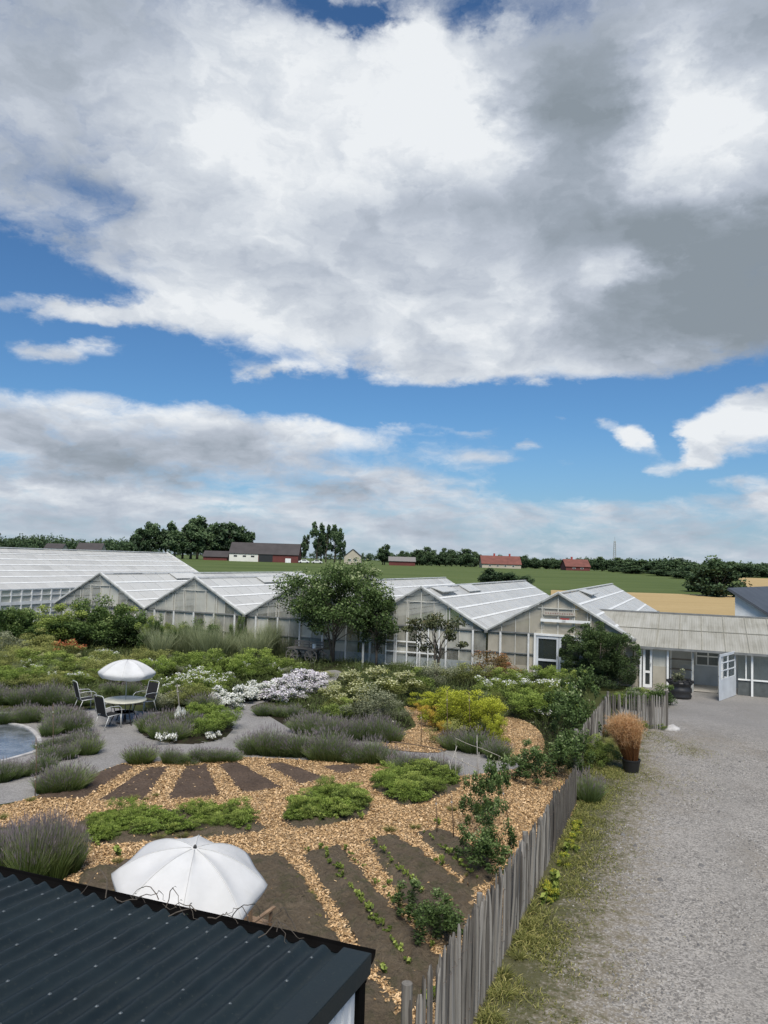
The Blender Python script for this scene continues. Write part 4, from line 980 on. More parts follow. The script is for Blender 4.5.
def gable_bay(k, label, pane_m, door=None, posts=5, seed=0):
    u0, u1 = k * BAY, (k + 1) * BAY; um = (u0 + u1) / 2
    root = thing('greenhouse', label, 'greenhouse', G(um, GL / 2, 0), 0, 'row of gabled greenhouses')
    rs = random.Random(seed)
    zt = lambda u: RZ - abs(u - um) / (BAY / 2) * (RZ - EZ)
    # roof slopes with a small overhang at the gable
    roof_slope(root, G(u0 + .06, -.12, EZ), G(u0 + .06, GL, EZ), G(um, GL, RZ), G(um, -.12, RZ), 4, 20, M['roof_glass'], seed=seed, vents=.32)
    roof_slope(root, G(u1 - .06, GL, EZ), G(u1 - .06, -.12, EZ), G(um, -.12, RZ), G(um, GL, RZ), 4, 20, M['roof_glass'], seed=seed + 1, vents=.32)
    # gable glazing in vertical strips, cut by the slope
    qs = []; ndiv = 10; us = np.linspace(u0 + .05, u1 - .05, ndiv + 1); v = .02
    hole = door
    for i in range(ndiv):
        a, b = us[i], us[i + 1]; zb = EZ + .04
        if hole and a > hole[0] - .1 and b < hole[1] + .1: pass
        else:
            for (z0, z1) in ((.55, 1.12), (1.12, EZ)): qs.append([G(a, v, z0), G(b, v, z0), G(b, v, z1), G(a, v, z1)])
        if abs(um - a) < .01 or abs(um - b) < .01 or (a - um) * (b - um) > 0:
            za, zb_ = zt(a), zt(b)
            qs.append([G(a, v, EZ), G(b, v, EZ), G(b, v, max(zb_, EZ + .01)), G(a, v, max(za, EZ + .01))])
    pane_obj('gable_glazing', qs, pane_m, root)
    # back gable
    q2 = []
    for i in range(ndiv):
        a, b = us[i], us[i + 1]; q2.append([G(b, GL - .05, 0), G(a, GL - .05, 0), G(a, GL - .05, max(zt(a) - .02, EZ)), G(b, GL - .05, max(zt(b) - .02, EZ))])
    pane_obj('back_glazing', q2, M['pane'], root)
    # plinth
    segs = [(u0, u1)] if not hole else [(u0, hole[0] - .06), (hole[1] + .06, u1)]
    for (a, b) in segs:
        pl = MB(); pl.bar(G(a, .03, .275), G(b, .03, .275), .10, .55); pl.build('plinth', M['beige_wall'] if pane_m is M['pane_beige'] else M['grey_wall'], root)
    # white posts standing proud of the glass
    for i in range(posts):
        u = u0 + (i + .5) * BAY / posts
        if hole and hole[0] - .12 < u < hole[1] + .12: continue
        pm = MB(); pm.bar(G(u, -.07, 0), G(u, -.07, EZ + (.0 if True else 0)), .085, .085, N3); pm.build('post', M['alu'], root)
    fr = MB()
    fr.bar(G(u0, -.05, EZ), G(u1, -.05, EZ), .07, .07)
    fr.bar(G(u0, -.035, 1.12), G(u1, -.035, 1.12), .05, .05) if not hole else [fr.bar(G(a, -.035, 1.12), G(b, -.035, 1.12), .05, .05) for a, b in segs]
    fr.build('eave_beam', M['bar_dark'], root)
    mu = MB()
    for i in range(1, ndiv):
        z0 = .55
        if hole and hole[0] - .05 < us[i] < hole[1] + .05: z0 = EZ
        mu.bar(G(us[i], -.012, z0), G(us[i], -.012, zt(us[i]) - .03), .035, .04, N3)
    for u in np.linspace(u0 + BAY * .28, u1 - BAY * .28, 5):
        if rs.random() < .7: mu.bar(G(u, -.03, EZ), G(u, -.03, zt(u) - .05), .05, .05, N3)
    mu.bar(G(u0 + BAY * .36, -.03, 3.35), G(u1 - BAY * .36, -.03, 3.35), .04, .05)
    mu.build('mullion', M['bar_pale'], root)
    vg = MB()
    for s, (a, b) in enumerate(((G(u0, -.16, EZ + .03), G(um, -.16, RZ + .05)), (G(um, -.163, RZ + .05), G(u1, -.163, EZ + .03)))): vg.bar(a, b, .10, .07)
    vg.build('verge_board', M['bar_grey'], root)
    vt = MB()
    for s, (a, b) in enumerate(((G(u0, -.10, EZ + .095), G(um, -.10, RZ + .115)), (G(um, -.103, RZ + .115), G(u1, -.103, EZ + .095)))): vt.bar(a, b, .14, .04)
    vt.build('verge_cap', M['alu'], root)
    rc = MB(); rc.bar(G(um, -.12, RZ + .06), G(um, GL, RZ + .06), .14, .06); rc.build('ridge_cap', M['alu'], root)
    gt = MB(); gt.bar(G(u1, -.25, EZ - .02), G(u1, GL, EZ - .02), .16, .10); gt.build('valley_gutter', M['bar_dark'], root)
    if k == 0: g2_ = MB(); g2_.bar(G(u0, -.25, EZ - .02), G(u0, GL, EZ - .02), .16, .10); g2_.build('valley_gutter', M['bar_dark'], root)
    if k in (0, 4):
        qq = []; uu = u0 if k == 0 else u1
        for j in range(14): qq.append([G(uu, GL * j / 14, 0), G(uu, GL * (j + 1) / 14, 0), G(uu, GL * (j + 1) / 14, EZ - .05), G(uu, GL * j / 14, EZ - .05)])
        pane_obj('side_glazing', qq, M['pane'], root)
    return root
def glazed_door(parent, a, b, z1, m_frame, m_pane, v=-.05, midz=.9, name='door', thick=.08):
    """framed glazed leaf between u=a and u=b."""
    d = MB(); w = .10
    for u in (a + w / 2, b - w / 2): d.bar(G(u, v, .03), G(u, v, z1), w, thick, N3)
    d.bar(G(a + w, v, .09), G(b - w, v, .09), thick, .14); d.bar(G(a + w, v, midz), G(b - w, v, midz), thick, .10); d.bar(G(a + w, v, z1 - .06), G(b - w, v, z1 - .06), thick, .12)
    o = d.build(name, m_frame, parent)
    pane_obj('pane', [[G(a + w, v + .01, .15), G(b - w, v + .01, .15), G(b - w, v + .01, midz - .05), G(a + w, v + .01, midz - .05)], [G(a + w, v + .01, midz + .05), G(b - w, v + .01, midz + .05), G(b - w, v + .01, z1 - .12), G(a + w, v + .01, z1 - .12)]], m_pane, o)
    h = MB(); h.bar(G(b - .05, v - .07, 1.0), G(b - .05, v - .07, 1.14), .02, .02, N3); h.bar(G(b - .05, v - .07, 1.07), G(b - .05, v, 1.07), .02, .02); h.build('handle', M['bar_dark'], o)
    return o
def U(px, py, z):                                             # distance along the front at a photo point of known height
    p = at(px, py, z)[:2] - V0; return float(p @ ev)
def Upx(px):
    # intersect the sight line's vertical plane with the front line
    d = ray(px, 640); a = np.array([[d[0], -ev[0]], [d[1], -ev[1]]]); s = np.linalg.solve(a, V0); return float(s[1])
uDa, uDb = Upx(536), Upx(583)
INSIDE = [(k * BAY + BAY * f, v, .7 + .5 * ((k * 7 + int(f * 10) * 3 + int(v)) % 5) / 4) for k in range(5) for f in (.18, .4, .62, .84) for v in (1.3, 3.4)]
gb = []
for k, lab in enumerate(['leftmost gabled greenhouse of the row, nearest the long white-roofed greenhouse', 'second gabled greenhouse from the left, behind tall pale grasses and dark perennials',
        'third gabled greenhouse from the left, half hidden by the multi-stemmed tree', 'fourth gabled greenhouse, behind the sparse bronze-leaved tree, with white lattice panels',
        'beige gabled greenhouse with a white glazed double door and sign in its gable']):
    gb.append(gable_bay(k, lab, M['pane_beige'] if k == 4 else M['pane'], (uDa, uDb) if k == 4 else None, seed=100 + 7 * k))
r4 = gb[4]
fm = MB()
for u in (uDa - .03, uDb + .03): fm.bar(G(u, -.055, 0), G(u, -.055, EZ - .05), .10, .14, N3)
fm.bar(G(uDa - .08, -.055, EZ - .01), G(uDb + .08, -.055, EZ - .01), .15, .10)
fm.build('door_frame', M['white'], r4)
um_ = (uDa + uDb) / 2
glazed_door(r4, uDa + .03, um_ - .01, EZ - .08, M['white_door'], M['pane_door']); glazed_door(r4, um_ + .01, uDb - .03, EZ - .08, M['white_door'], M['pane_door'])
tr_ = MB(); tr_.bar(G(uDa, -.03, EZ + .12), G(uDb + .15, -.03, EZ + .12), .04, .22); tr_.build('transom_board', M['beige_wall'], r4)
# sign lamps and board over the door
sg = thing('sign', 'faded sign board with a small red emblem and white lamps, in the beige gable', 'sign', G(um_, -.14, 2.95))
b_ = MB(); b_.bar(G(um_ - .75, -.10, 3.12), G(um_ + .75, -.10, 3.12), .02, .16); b_.build('board', plain('pale_board', (.40, .37, .32), .6), sg)
for (px, py, w_) in ((554, 622, .62), (577, 624, .68)):
    u = Upx(px); l_ = MB(); l_.bar(G(u - w_, -.15, 2.78), G(u + w_ * .9, -.15, 2.78), .07, .13); l_.build('lamp_strip', M['white'], sg)
e_ = MB(); e_.poly([G(Upx(565) + .22 * math.cos(a), -.155, 2.88 + .07 * math.sin(a) + .03 * math.cos(2 * a)) for a in np.linspace(0, 2 * PI, 12, endpoint=False)[::-1]]); e_.build('emblem', M['red'], sg)
r_ = random.Random(3); lt = MB()
for i in range(12):
    u = um_ - .62 + i * .11; lt.box(G(u, -.113, 3.12), (.06, .006, .05 + .03 * r_.random()), math.atan2(ev[1], ev[0]))
lt.build('lettering', plain('faded_lettering', (.26, .17, .14), .6), sg)
# white lattice panels in the fourth bay's lower front, left half, and a raised bench of dark crates inside its bay
r3 = gb[3]; ua, ub = Upx(387), Upx(440); lp = MB()
for z in (.10, .78, 1.30): lp.bar(G(ua, -.10, z), G(ub, -.10, z), .05, .06)
for i in range(6): u = ua + (ub - ua) * i / 5; lp.bar(G(u, -.14, .06), G(u, -.14, EZ - .06), .05, .05, N3)
lp.build('lattice_panel', M['white'], r3)
ca = MB()
for z in (1.0, 1.12): pass
# ------------------------------------------------------------------ the long greenhouse on the left
BZE, BZR = 2.65, 5.42
w0 = at(0, 590, BZE)[:2]
def B(u, v, z): return np.array([w0[0], w0[1], 0]) + E3 * u + N3 * v + Z3 * z     # u to the right, v back
HW = 5.6
# far end where the ridge meets photo x=165
vend = 0.0
for v in np.arange(5, 120, .25):
    if proj(B(-HW, v, BZR))[0] > 166: vend = v; break
V_0, V_1 = -14.0, float(vend)
bigr = thing('long_greenhouse', 'long low white-roofed greenhouse at the far left behind the gabled row', 'greenhouse', B(-HW, (V_0 + V_1) / 2, 0))
ncol = 44
roof_slope(bigr, B(.1, V_1, BZE), B(.1, V_0, BZE), B(-HW, V_0, BZR), B(-HW, V_1, BZR), 7, ncol, M['roof_glass_big'], seed=300)
roof_slope(bigr, B(-2 * HW, V_0, BZE), B(-2 * HW, V_1, BZE), B(-HW, V_1, BZR), B(-HW, V_0, BZR), 3, 22, M['roof_glass_big'], seed=301)
qs = []
for j in range(ncol):
    a, b = V_0 + (V_1 - V_0) * j / ncol, V_0 + (V_1 - V_0) * (j + 1) / ncol
    qs.append([B(0, a, .4), B(0, b, .4), B(0, b, BZE), B(0, a, BZE)])
pane_obj('side_glazing', qs, M['pane_pale'], bigr)
for (v) in (V_0, V_1):
    e = MB(); e.poly([B(-2 * HW, v, 0), B(0, v, 0), B(0, v, BZE - .03), B(-HW, v, BZR - .03), B(-2 * HW, v, BZE - .03)][:: 1 if v == V_0 else -1]); e.build('gable_wall', M['pane'], bigr)
for j in range(ncol + 1):
    po = MB(); v = V_0 + (V_1 - V_0) * j / ncol; po.bar(B(.05, v, 0), B(.05, v, BZE), .09, .09, N3); po.build('post', M['white'], bigr)
for (z, h) in ((.4, .08), (1.05, .07), (1.72, .22), (2.25, .06), (BZE, .10)): ra = MB(); ra.bar(B(.06, V_0, z), B(.06, V_1, z), .06, h); ra.build('rail', M['white'], bigr)
vb = MB(); vb.bar(B(.15, V_1 + .05, BZE + .06), B(-HW, V_1 + .05, BZR + .08), .14, .12); vb.build('verge_cap', M['alu'], bigr)
rc = MB(); rc.bar(B(-HW, V_0, BZR + .06), B(-HW, V_1, BZR + .06), .16, .07); rc.build('ridge_cap', M['alu'], bigr)
dk = MB(); dk.bar(B(-HW + .75, V_0, BZR - .34), B(-HW + .75, V_1, BZR - .34), .05, .05); dk.build('shading_rail', M['bar_dark'], bigr)
ib = thing('staging_bench', 'long bench of plants seen through the side glass of the long greenhouse', 'bench', B(-2.2, 0, 0))
bb = MB(); bb.bar(B(-2.2, V_0 + 1, .8), B(-2.2, V_1 - 1, .8), 1.2, .06)
bb.build('bench_top', M['wood_old'], ib)
bl = MB()
for j in range(20):
    v = V_0 + 2 + j * 2.2; bl.bar(B(-2.6, v, 0), B(-2.6, v, .77), .06, .06); bl.bar(B(-1.8, v, 0), B(-1.8, v, .77), .06, .06)
bl.build('bench_frame', M['wood_old'], ib)
# ------------------------------------------------------------------ glazed passage on the right, continuing the front
CZ0, CZ1, CD = 1.98, 3.15, 4.0
uR = 5 * BAY; uEnd = uR + 10.5
cor = thing('glazed_passage', 'low glazed passage with a stained translucent roof, joining the beige greenhouse', 'passage', G(uR + 5, 2, 0))
def Cq(u, w): return G(u, -.35 + (CD + .35) * w, CZ0 - .10 + (CZ1 - CZ0 + .10) * w)
qs = []; sh = []; rs = random.Random(5); ncr = 11
uL = [uR - .25, uR - 1.15, uR - 2.15]
for j in range(2):
    for i in range(ncr):
        w0_, w1_ = j / 2, (j + 1) / 2
        l0 = uL[j] if i == 0 else uR + (uEnd - uR) * i / ncr; l1 = uL[j + 1] if i == 0 else l0; rr = uR + (uEnd - uR) * (i + 1) / ncr
        qs.append([Cq(l0, w0_) , Cq(rr, w0_), Cq(rr, w1_) , Cq(l1, w1_)]); sh.append(rs.uniform(0, .5))
pane_obj('roof', qs, M['corr_roof'], cor, sh)
cb = MB()
for i in range(1, ncr + 1): u = uR + (uEnd - uR) * i / ncr; cb.bar(Cq(u, 0) + Z3 * .02, Cq(u, 1) + Z3 * .02, .03, .02)
cb.bar(Cq(uR - 1.15, .5) + Z3 * .03, Cq(uEnd, .5) + Z3 * .03, .05, .02)
cb.build('glazing_bar', plain('stained_bar', (.26, .25, .205), .7), cor)
ce = MB(); ce.bar(Cq(uR - .2, 0) - Z3 * .05 , Cq(uEnd, 0) - Z3 * .05, .06, .10); ce.bar(Cq(uR - 2.2, 1) + Z3 * .03, Cq(uEnd, 1) + Z3 * .03, .14, .08); ce.build('edge_board', M['bar_dark'], cor)
bw_ = MB(); bw_.quad(G(uR, CD - .05, 0), G(uEnd, CD - .05, 0), G(uEnd, CD - .05, CZ1 - .06), G(uR, CD - .05, CZ1 - .06)); bw_.build('back_wall', M['pale_wall'], cor)
fl = MB(); fl.box((0, 0, 0), (0, 0, 0)); fl = MB(); fl.poly([G(uR, -.02, .03), G(uEnd, -.02, .03), G(uEnd, CD - .1, .03), G(uR, CD - .1, .03)]); fl.build('floor', M['concrete_light'], cor)
up = {k: Upx(k) for k in (641, 652, 668, 693, 719, 735, 746, 752)}
for k in (641, 668, 752):
    p_ = MB(); p_.bar(G(up[k], -.08, 0), G(up[k], -.08, CZ0 - .12), .085, .085, N3); p_.build('post', M['white'], cor)
p_ = MB()
for k in (693, 719): p_.bar(G(up[k], -.04, 0), G(up[k], -.04, CZ0 - .10), .07, .12, N3)
p_.build('door_frame', M['bar_grey'], cor)
# narrow white door left of the opening, boards either side
glazed_door(cor, up[641] + .10, up[652] + .02, CZ0 - .15, M['white'], M['pane_door'], -.03, .72)
wl = MB(); wl.bar(G(up[652] + .05, 0, .5), G(up[668] - .05, 0, .5), .05, 1.0); wl.bar(G(uR - 1.2, .02, .45), G(up[641] - .05, .02, .45), .05, .9); wl.build('wall_panel', M['beige_wall'], cor)
pane_obj('wall_glazing', [[G(up[652] + .05, 0, 1.0), G(up[668] - .05, 0, 1.0), G(up[668] - .05, 0, 1.85), G(up[652] + .05, 0, 1.85)]], M['pane'], cor)
# right hand part: low wall and glass above
wr = MB(); wr.bar(G(up[735] + .12, .02, .32), G(uEnd, .02, .32), .06, .64); wr.build('low_wall', plain('dark_grey_board', (.075, .085, .085), .7), cor)
qs = []
for i in range(7): a, b = up[735] + .12 + (uEnd - up[735] - .12) * i / 7, up[735] + .12 + (uEnd - up[735] - .12) * (i + 1) / 7; qs.append([G(a, .02, .64), G(b, .02, .64), G(b, .02, 1.86), G(a, .02, 1.86)])
pane_obj('wall_glazing', qs, M['pane_clear'], cor)
rl = MB(); rl.bar(G(up[735] + .12, -.03, .70), G(uEnd, -.03, .70), .06, .06); 
for k in (746,): rl.bar(G(up[k], -.03, .73), G(up[k], -.03, 1.86), .045, .04, N3)
rl.build('rail', M['white'], cor)
# inner partition with a white-framed window straight behind the opening
pt = MB(); pt.bar(G(up[693] - .6, 2.2, .46), G(up[719] + 1.0, 2.2, .46), .06, .90); pt.build('partition', M['pale_wall'], cor)
wf = MB(); a, b = up[693] + .15, up[719] + .6
for z in (.94, 1.36, 1.78): wf.bar(G(a, 2.16, z), G(b, 2.16, z), .06, .06)
for i in range(4): u = a + (b - a) * i / 3; wf.bar(G(u, 2.16, .91), G(u, 2.16, 1.81), .055, .07, N3)
o_ = wf.build('inner_window', M['white'], cor)
pane_obj('pane', [[G(a, 2.2, .94), G(b, 2.2, .94), G(b, 2.2, 1.78), G(a, 2.2, 1.78)]], M['pane_door'], o_)
# open white door leaf, swung out towards the yard
d0 = at(719, 700)[:2]; d1 = at(735, 703.5)[:2]
dd = d1 - d0; 
hinge = np.array([*G(up[735] + .02, -.10, 0)[:2]]); tip = at(719.5, 701.5)[:2]
leaf = thing('open_door', 'white half-glazed door leaf standing open in front of the passage', 'door', (hinge[0], hinge[1], 0))
tv = tip - hinge; Lw = float(np.linalg.norm(tv)); tv = tv / Lw; T3 = np.array([tv[0], tv[1], 0]); H3 = np.array([hinge[0], hinge[1], 0.0])
def Lf(s, z): return H3 + T3 * s + Z3 * z
Lh = 1.9; lw_ = MB(); nl = np.array([-tv[1], tv[0], 0])
lw_.bar(Lf(0, .46), Lf(Lw, .46), .045, .86)
for s in (.06, Lw / 2, Lw - .06): lw_.bar(Lf(s, .89), Lf(s, Lh), .10 if s != Lw / 2 else .045, .045, nl)
for z in (1.22, 1.54): lw_.bar(Lf(.11, z), Lf(Lw - .11, z), .04, .04)
lw_.bar(Lf(.01, Lh - .04), Lf(Lw - .01, Lh - .04), .046, .10)
lw_.build('leaf', M['white_door'], leaf)
off = leaf.location; pn = MB(); pn.quad(Lf(.1, .9), Lf(Lw - .1, .9), Lf(Lw - .1, Lh - .09), Lf(.1, Lh - .09)); pn.build('pane', M['pane_clear'], leaf)
hd = MB(); hd.bar(Lf(Lw - .06, 1.0) - nl * .07, Lf(Lw - .16, 1.0) - nl * .07, .02, .02); hd.bar(Lf(Lw - .06, 1.0) - nl * .07, Lf(Lw - .06, 1.0), .02, .02); hd.build('handle', M['bar_dark'], leaf)

# dark tub with ribs beside the opening, plants in it
tb = at(680, 698)
tub = thing('planter_tub', 'dark round ribbed tub of plants beside the opening of the glazed passage', 'planter', (tb[0], tb[1], 0))
l = MB(); l.lathe([(.36, 0), (.44, .03), (.47, .12), (.42, .2), (.47, .28), (.47, .40), (.42, .46), (.44, .56), (.50, .62), (.50, .68), (.44, .68), (.42, .55)], n=28)
l.build('tub', M['dark'], tub, smooth=True, off=(0, 0, 0))
b_ = MB()
for i in range(12):
    a = 2 * PI * i / 12; b_.box((.50 * math.cos(a), .50 * math.sin(a), .70), (.10, .10, .08), a)
b_.build('rim_block', M['dark'], tub, off=(0, 0, 0))
pf, _, _ = shrub_mesh(777, 320, (.4, .4, .35), (.10, .05), 10, .4)
o = link('foliage', pf, M['leaf_grey'], tub); o.location = (0, 0, .62)
# white statue-like pump behind the tub, pale vertical items inside: simple shelving
shf = thing('plant_shelf', 'pale shelf rack standing inside the passage opening', 'shelf', G(up[668] + .55, 1.2, 0))
s_ = MB()
for du in (0, .9):
    for dv in (0, .4): s_.bar(G(up[668] + .1 + du, 1.0 + dv, 0.03), G(up[668] + .1 + du, 1.0 + dv, 1.75), .05, .05, N3)
s_.build('upright', M['white'], shf)
s_ = MB()
for z in (.35, .8, 1.25, 1.7): s_.bar(G(up[668] + .06, 1.2, z), G(up[668] + 1.04, 1.2, z), .46, .03)
s_.build('shelf_board', M['wood_old'], shf)

# ------------------------------------------------------------------ dark roofed house behind the passage
hp = atY(734, 617, 46); ha = atY(730, 591, 46)
hx, hy, hz = float(atY(735, 600, 46)[0]), 46.0, float(ha[2])
rd = np.array([math.sin(R(38)), math.cos(R(38)), 0]); sdv = np.array([rd[1], -rd[0], 0])
house = thing('outbuilding', 'white walled building with a dark grey sloping roof behind the passage', 'building', (hx, hy, 0))
H0 = np.array([hx, hy, 0.0])
def Hh(s, d, z): return H0 + sdv * s + rd * d + Z3 * z
SL = .62; Wd = 6.5
wl = MB(); wl.poly([Hh(0, 0, 0), Hh(Wd, 0, 0), Hh(Wd, 0, hz - .12 - SL * Wd), Hh(0, 0, hz - .12)]); wl.poly([Hh(0, 14, 0), Hh(0, 0, 0), Hh(0, 0, hz - .12), Hh(0, 14, hz - .12)]); wl.poly([Hh(Wd, 0, 0), Hh(Wd, 14, 0), Hh(Wd, 14, max(.3, hz - .12 - SL * Wd)), Hh(Wd, 0, max(.3, hz - .12 - SL * Wd))])
wl.build('wall', M['white'], house)
rf = MB(); rf.slab([Hh(-.3, -.35, hz + .19), Hh(Wd, -.35, hz - SL * Wd), Hh(Wd, 14.3, hz - SL * Wd), Hh(-.3, 14.3, hz + .19)], .14); rf.build('roof', plain('slate_grey_sheet', (.06, .068, .08), .6, .25, 1.0), house)
pp = MB(); q0 = Hh(2.3, -.12, 3.05); pp.tube([q0 + np.array([-.5, 0, .35]), q0 + np.array([-.1, 0, .2]), q0 + np.array([0, 0, 0]), q0 + np.array([0, 0, -.9])], .05, 6); pp.build('downpipe', M['bar_dark'], house)

# ------------------------------------------------------------------ shed roof in the foreground
SZ = 2.30; c0 = at(-2, 878, SZ)[:2]; c1 = at(362, 962, SZ)[:2]
sv = c1 - c0; SLEN = float(np.linalg.norm(sv)); sv = sv / SLEN; tn = np.array([sv[1], -sv[0]])      # tn points towards us
if tn[1] > 0: tn = -tn
shed = thing('garden_shed', 'low shed with dark corrugated roof and white ribbed walls in the foreground', 'shed', (c1[0], c1[1], 0))
S3 = np.array([sv[0], sv[1], 0]); T3s = np.array([tn[0], tn[1], 0]); C1 = np.array([c1[0], c1[1], 0.0])
PD = 4.2; slope = math.tan(R(3.2)); LEFT = SLEN + 3.0
def S(s, d, z): return C1 - S3 * s + T3s * d + Z3 * z          # s leftwards from the right corner, d towards the camera
def shed_roof():
    pitch = .188; n = int(LEFT / pitch * 12); ds = np.linspace(.0, PD, 60)
    ss = np.linspace(.14, LEFT, n)
    SS, DD = np.meshgrid(ss, ds, indexing='ij'); ph = 2 * PI * (SS - .14) / pitch
    prof = (np.cos(ph) * .78 + .12 + .10 * np.cos(2 * ph)) * .028
    step = .008 * ((DD / .42) % 1.0 < .06)
    Z = SZ + .03 + DD * slope + prof + step + .004 * np.sin(SS * 2.3) * np.sin(DD * 1.9)
    V = (C1[None, None] - S3 * SS[..., None] + T3s * DD[..., None]); V[..., 2] = Z
    idx = np.arange(SS.size).reshape(SS.shape)
    F = np.stack([idx[:-1, :-1], idx[:-1, 1:], idx[1:, 1:], idx[1:, :-1]], -1).reshape(-1, 4)
    V = V.reshape(-1, 3) - np.array(shed.location)
    V0_, V1_, V2_ = V[F[0, 0]], V[F[0, 1]], V[F[0, 2]]
    if np.cross(V1_ - V0_, V2_ - V0_)[2] < 0: F = F[:, ::-1]
    return link('roof', np_mesh('roof', V, F, smooth=True), M['roofsheet'], shed), pitch
rfo, pitch = shed_roof()
sc_ = MB(); rs = random.Random(2)
for r in range(10):
    d = .22 + r * .42
    for i in range(int(LEFT / pitch)):
        if (i + r) % 2 and r % 3: continue
        s = .14 + pitch * i + rs.uniform(-.004, .004); z = SZ + .03 + d * slope + .028
        if rs.random() < .06: continue
        c = S(s, d + rs.uniform(-.012, .012), z); k = len(sc_.v); rr = .015
        sc_.add([c + np.array([rr * math.cos(a), rr * math.sin(a), 0]) for a in np.linspace(0, 2 * PI, 6, endpoint=False)] + [c + Z3 * .010], [(q, (q + 1) % 6, 6) for q in range(6)])
so_ = sc_.build('roof_screw', M['screw'], rfo, off=shed.location); so_['kind'] = 'stuff'
tr_ = MB(); tr_.slab([S(.17, 0, SZ + .062), S(-.06, 0, SZ + .062), S(-.06, PD, SZ + .062 + PD * slope), S(.17, PD, SZ + .062 + PD * slope)][::-1], -.004)
tr_ = MB()
tr_.bar(S(.05, -.02, SZ + .064), S(.05, PD, SZ + .064 + PD * slope), .23, .012)
tr_.bar(S(-.062, -.02, SZ - .01), S(-.062, PD, SZ - .01 + PD * slope), .012, .15)
tr_.build('verge_trim', M['roofsheet'], shed)
gu = MB(); gp = []
gm = []
for (a) in np.linspace(PI, 2 * PI, 9): gm.append((math.cos(a) * .085, math.sin(a) * .075))
L_ = [S(-.05, 0, 0), S(LEFT, 0, 0)]
vs = []
for e in L_:
    for (y, z) in gm: vs.append(e - T3s * (.08 + y) + Z3 * (SZ + .03 + z))
    for (y, z) in gm[::-1]: vs.append(e - T3s * (.08 + y * .9) + Z3 * (SZ + .03 + z * .9))
k = 18; gu.add(vs, [(i, (i + 1) % k, k + (i + 1) % k, k + i) for i in range(k)] + [tuple(range(k))[::-1], tuple(range(k, 2 * k))])
gu.build('gutter', M['gutter'], shed)
fa = MB(); fa.bar(S(-.05, .03, SZ - .06), S(LEFT, .03, SZ - .06), .03, .14); fa.build('fascia', M['gutter'], shed)
cp = MB(); cp.bar(S(.0, .10, 0), S(.0, .10, SZ - .06), .10, .12, T3s); cp.build('corner_post', M['gutter'], shed)
rw = MB(); nrib = 60
for i in range(nrib):                                                            # ribbed end wall facing right
    d0_, d1_ = .17 + (PD - .17) * i / nrib, .17 + (PD - .17) * (i + 1) / nrib; m0 = (d0_ + d1_) / 2; q = .0 if i % 2 else .018
    rw.quad(S(-q, d0_, 0), S(-q, d1_, 0), S(-q, d1_, SZ - .02 + d1_ * slope), S(-q, d0_, SZ - .02 + d0_ * slope))
    q2 = .018 - q; rw.quad(S(-q, d1_, 0), S(-q2, d1_, 0), S(-q2, d1_, SZ - .02 + d1_ * slope), S(-q, d1_, SZ - .02 + d1_ * slope))
rw.build('end_wall', M['shed_wall'], shed)
bwk = MB(); bwk.quad(S(LEFT, .06, 0), S(.05, .06, 0), S(.05, .06, SZ - .02), S(LEFT, .06, SZ - .02)); bwk.build('back_wall', M['shed_wall'], shed)
# bare vine on the gutter
vn = thing('vine', 'bare twining vine stems with a few dark buds lying over the shed gutter', 'vine', S(2.0, 0, SZ))
v_ = MB(); rs = random.Random(4)
for i in range(13):
    s0 = 2.45 - i * .155 + rs.uniform(-.05, .05); n_ = rs.randint(9, 14); pts = []; d0 = rs.uniform(-.10, .06); rad = rs.uniform(.05, .15); ph = rs.uniform(0, 6); hgt = rs.uniform(.03, .10) if i % 4 else .17
    for j in range(n_):
        f = j / (n_ - 1); pts.append(S(s0 - f * rs.uniform(.22, .30) * (1 if i % 3 else -1) - rad * .4 * math.sin(ph + f * 7), d0 + rad * .6 * math.cos(ph + f * 5.5), SZ + .075 + hgt * math.sin(PI * min(1, f * 1.15)) + .012 * math.sin(j * 2.1 + i)))
    v_.tube(pts, [.0048 - .0034 * j / n_ for j in range(n_)], 5)
    if i in (3, 4, 8):
        for q in (n_ // 2, n_ // 2 + 2, n_ - 2):
            c = pts[q]; lv = MB(); e = .02; lv.add([c, c + np.array([e, e * .4, .012]), c + np.array([e * 1.9, 0, .004]), c + np.array([e, -e * .5, .014])], [(0, 1, 2, 3)]); lv.build('leaf', M['leaf_dark'], vn)
v_.build('stem', M['bark'], vn)

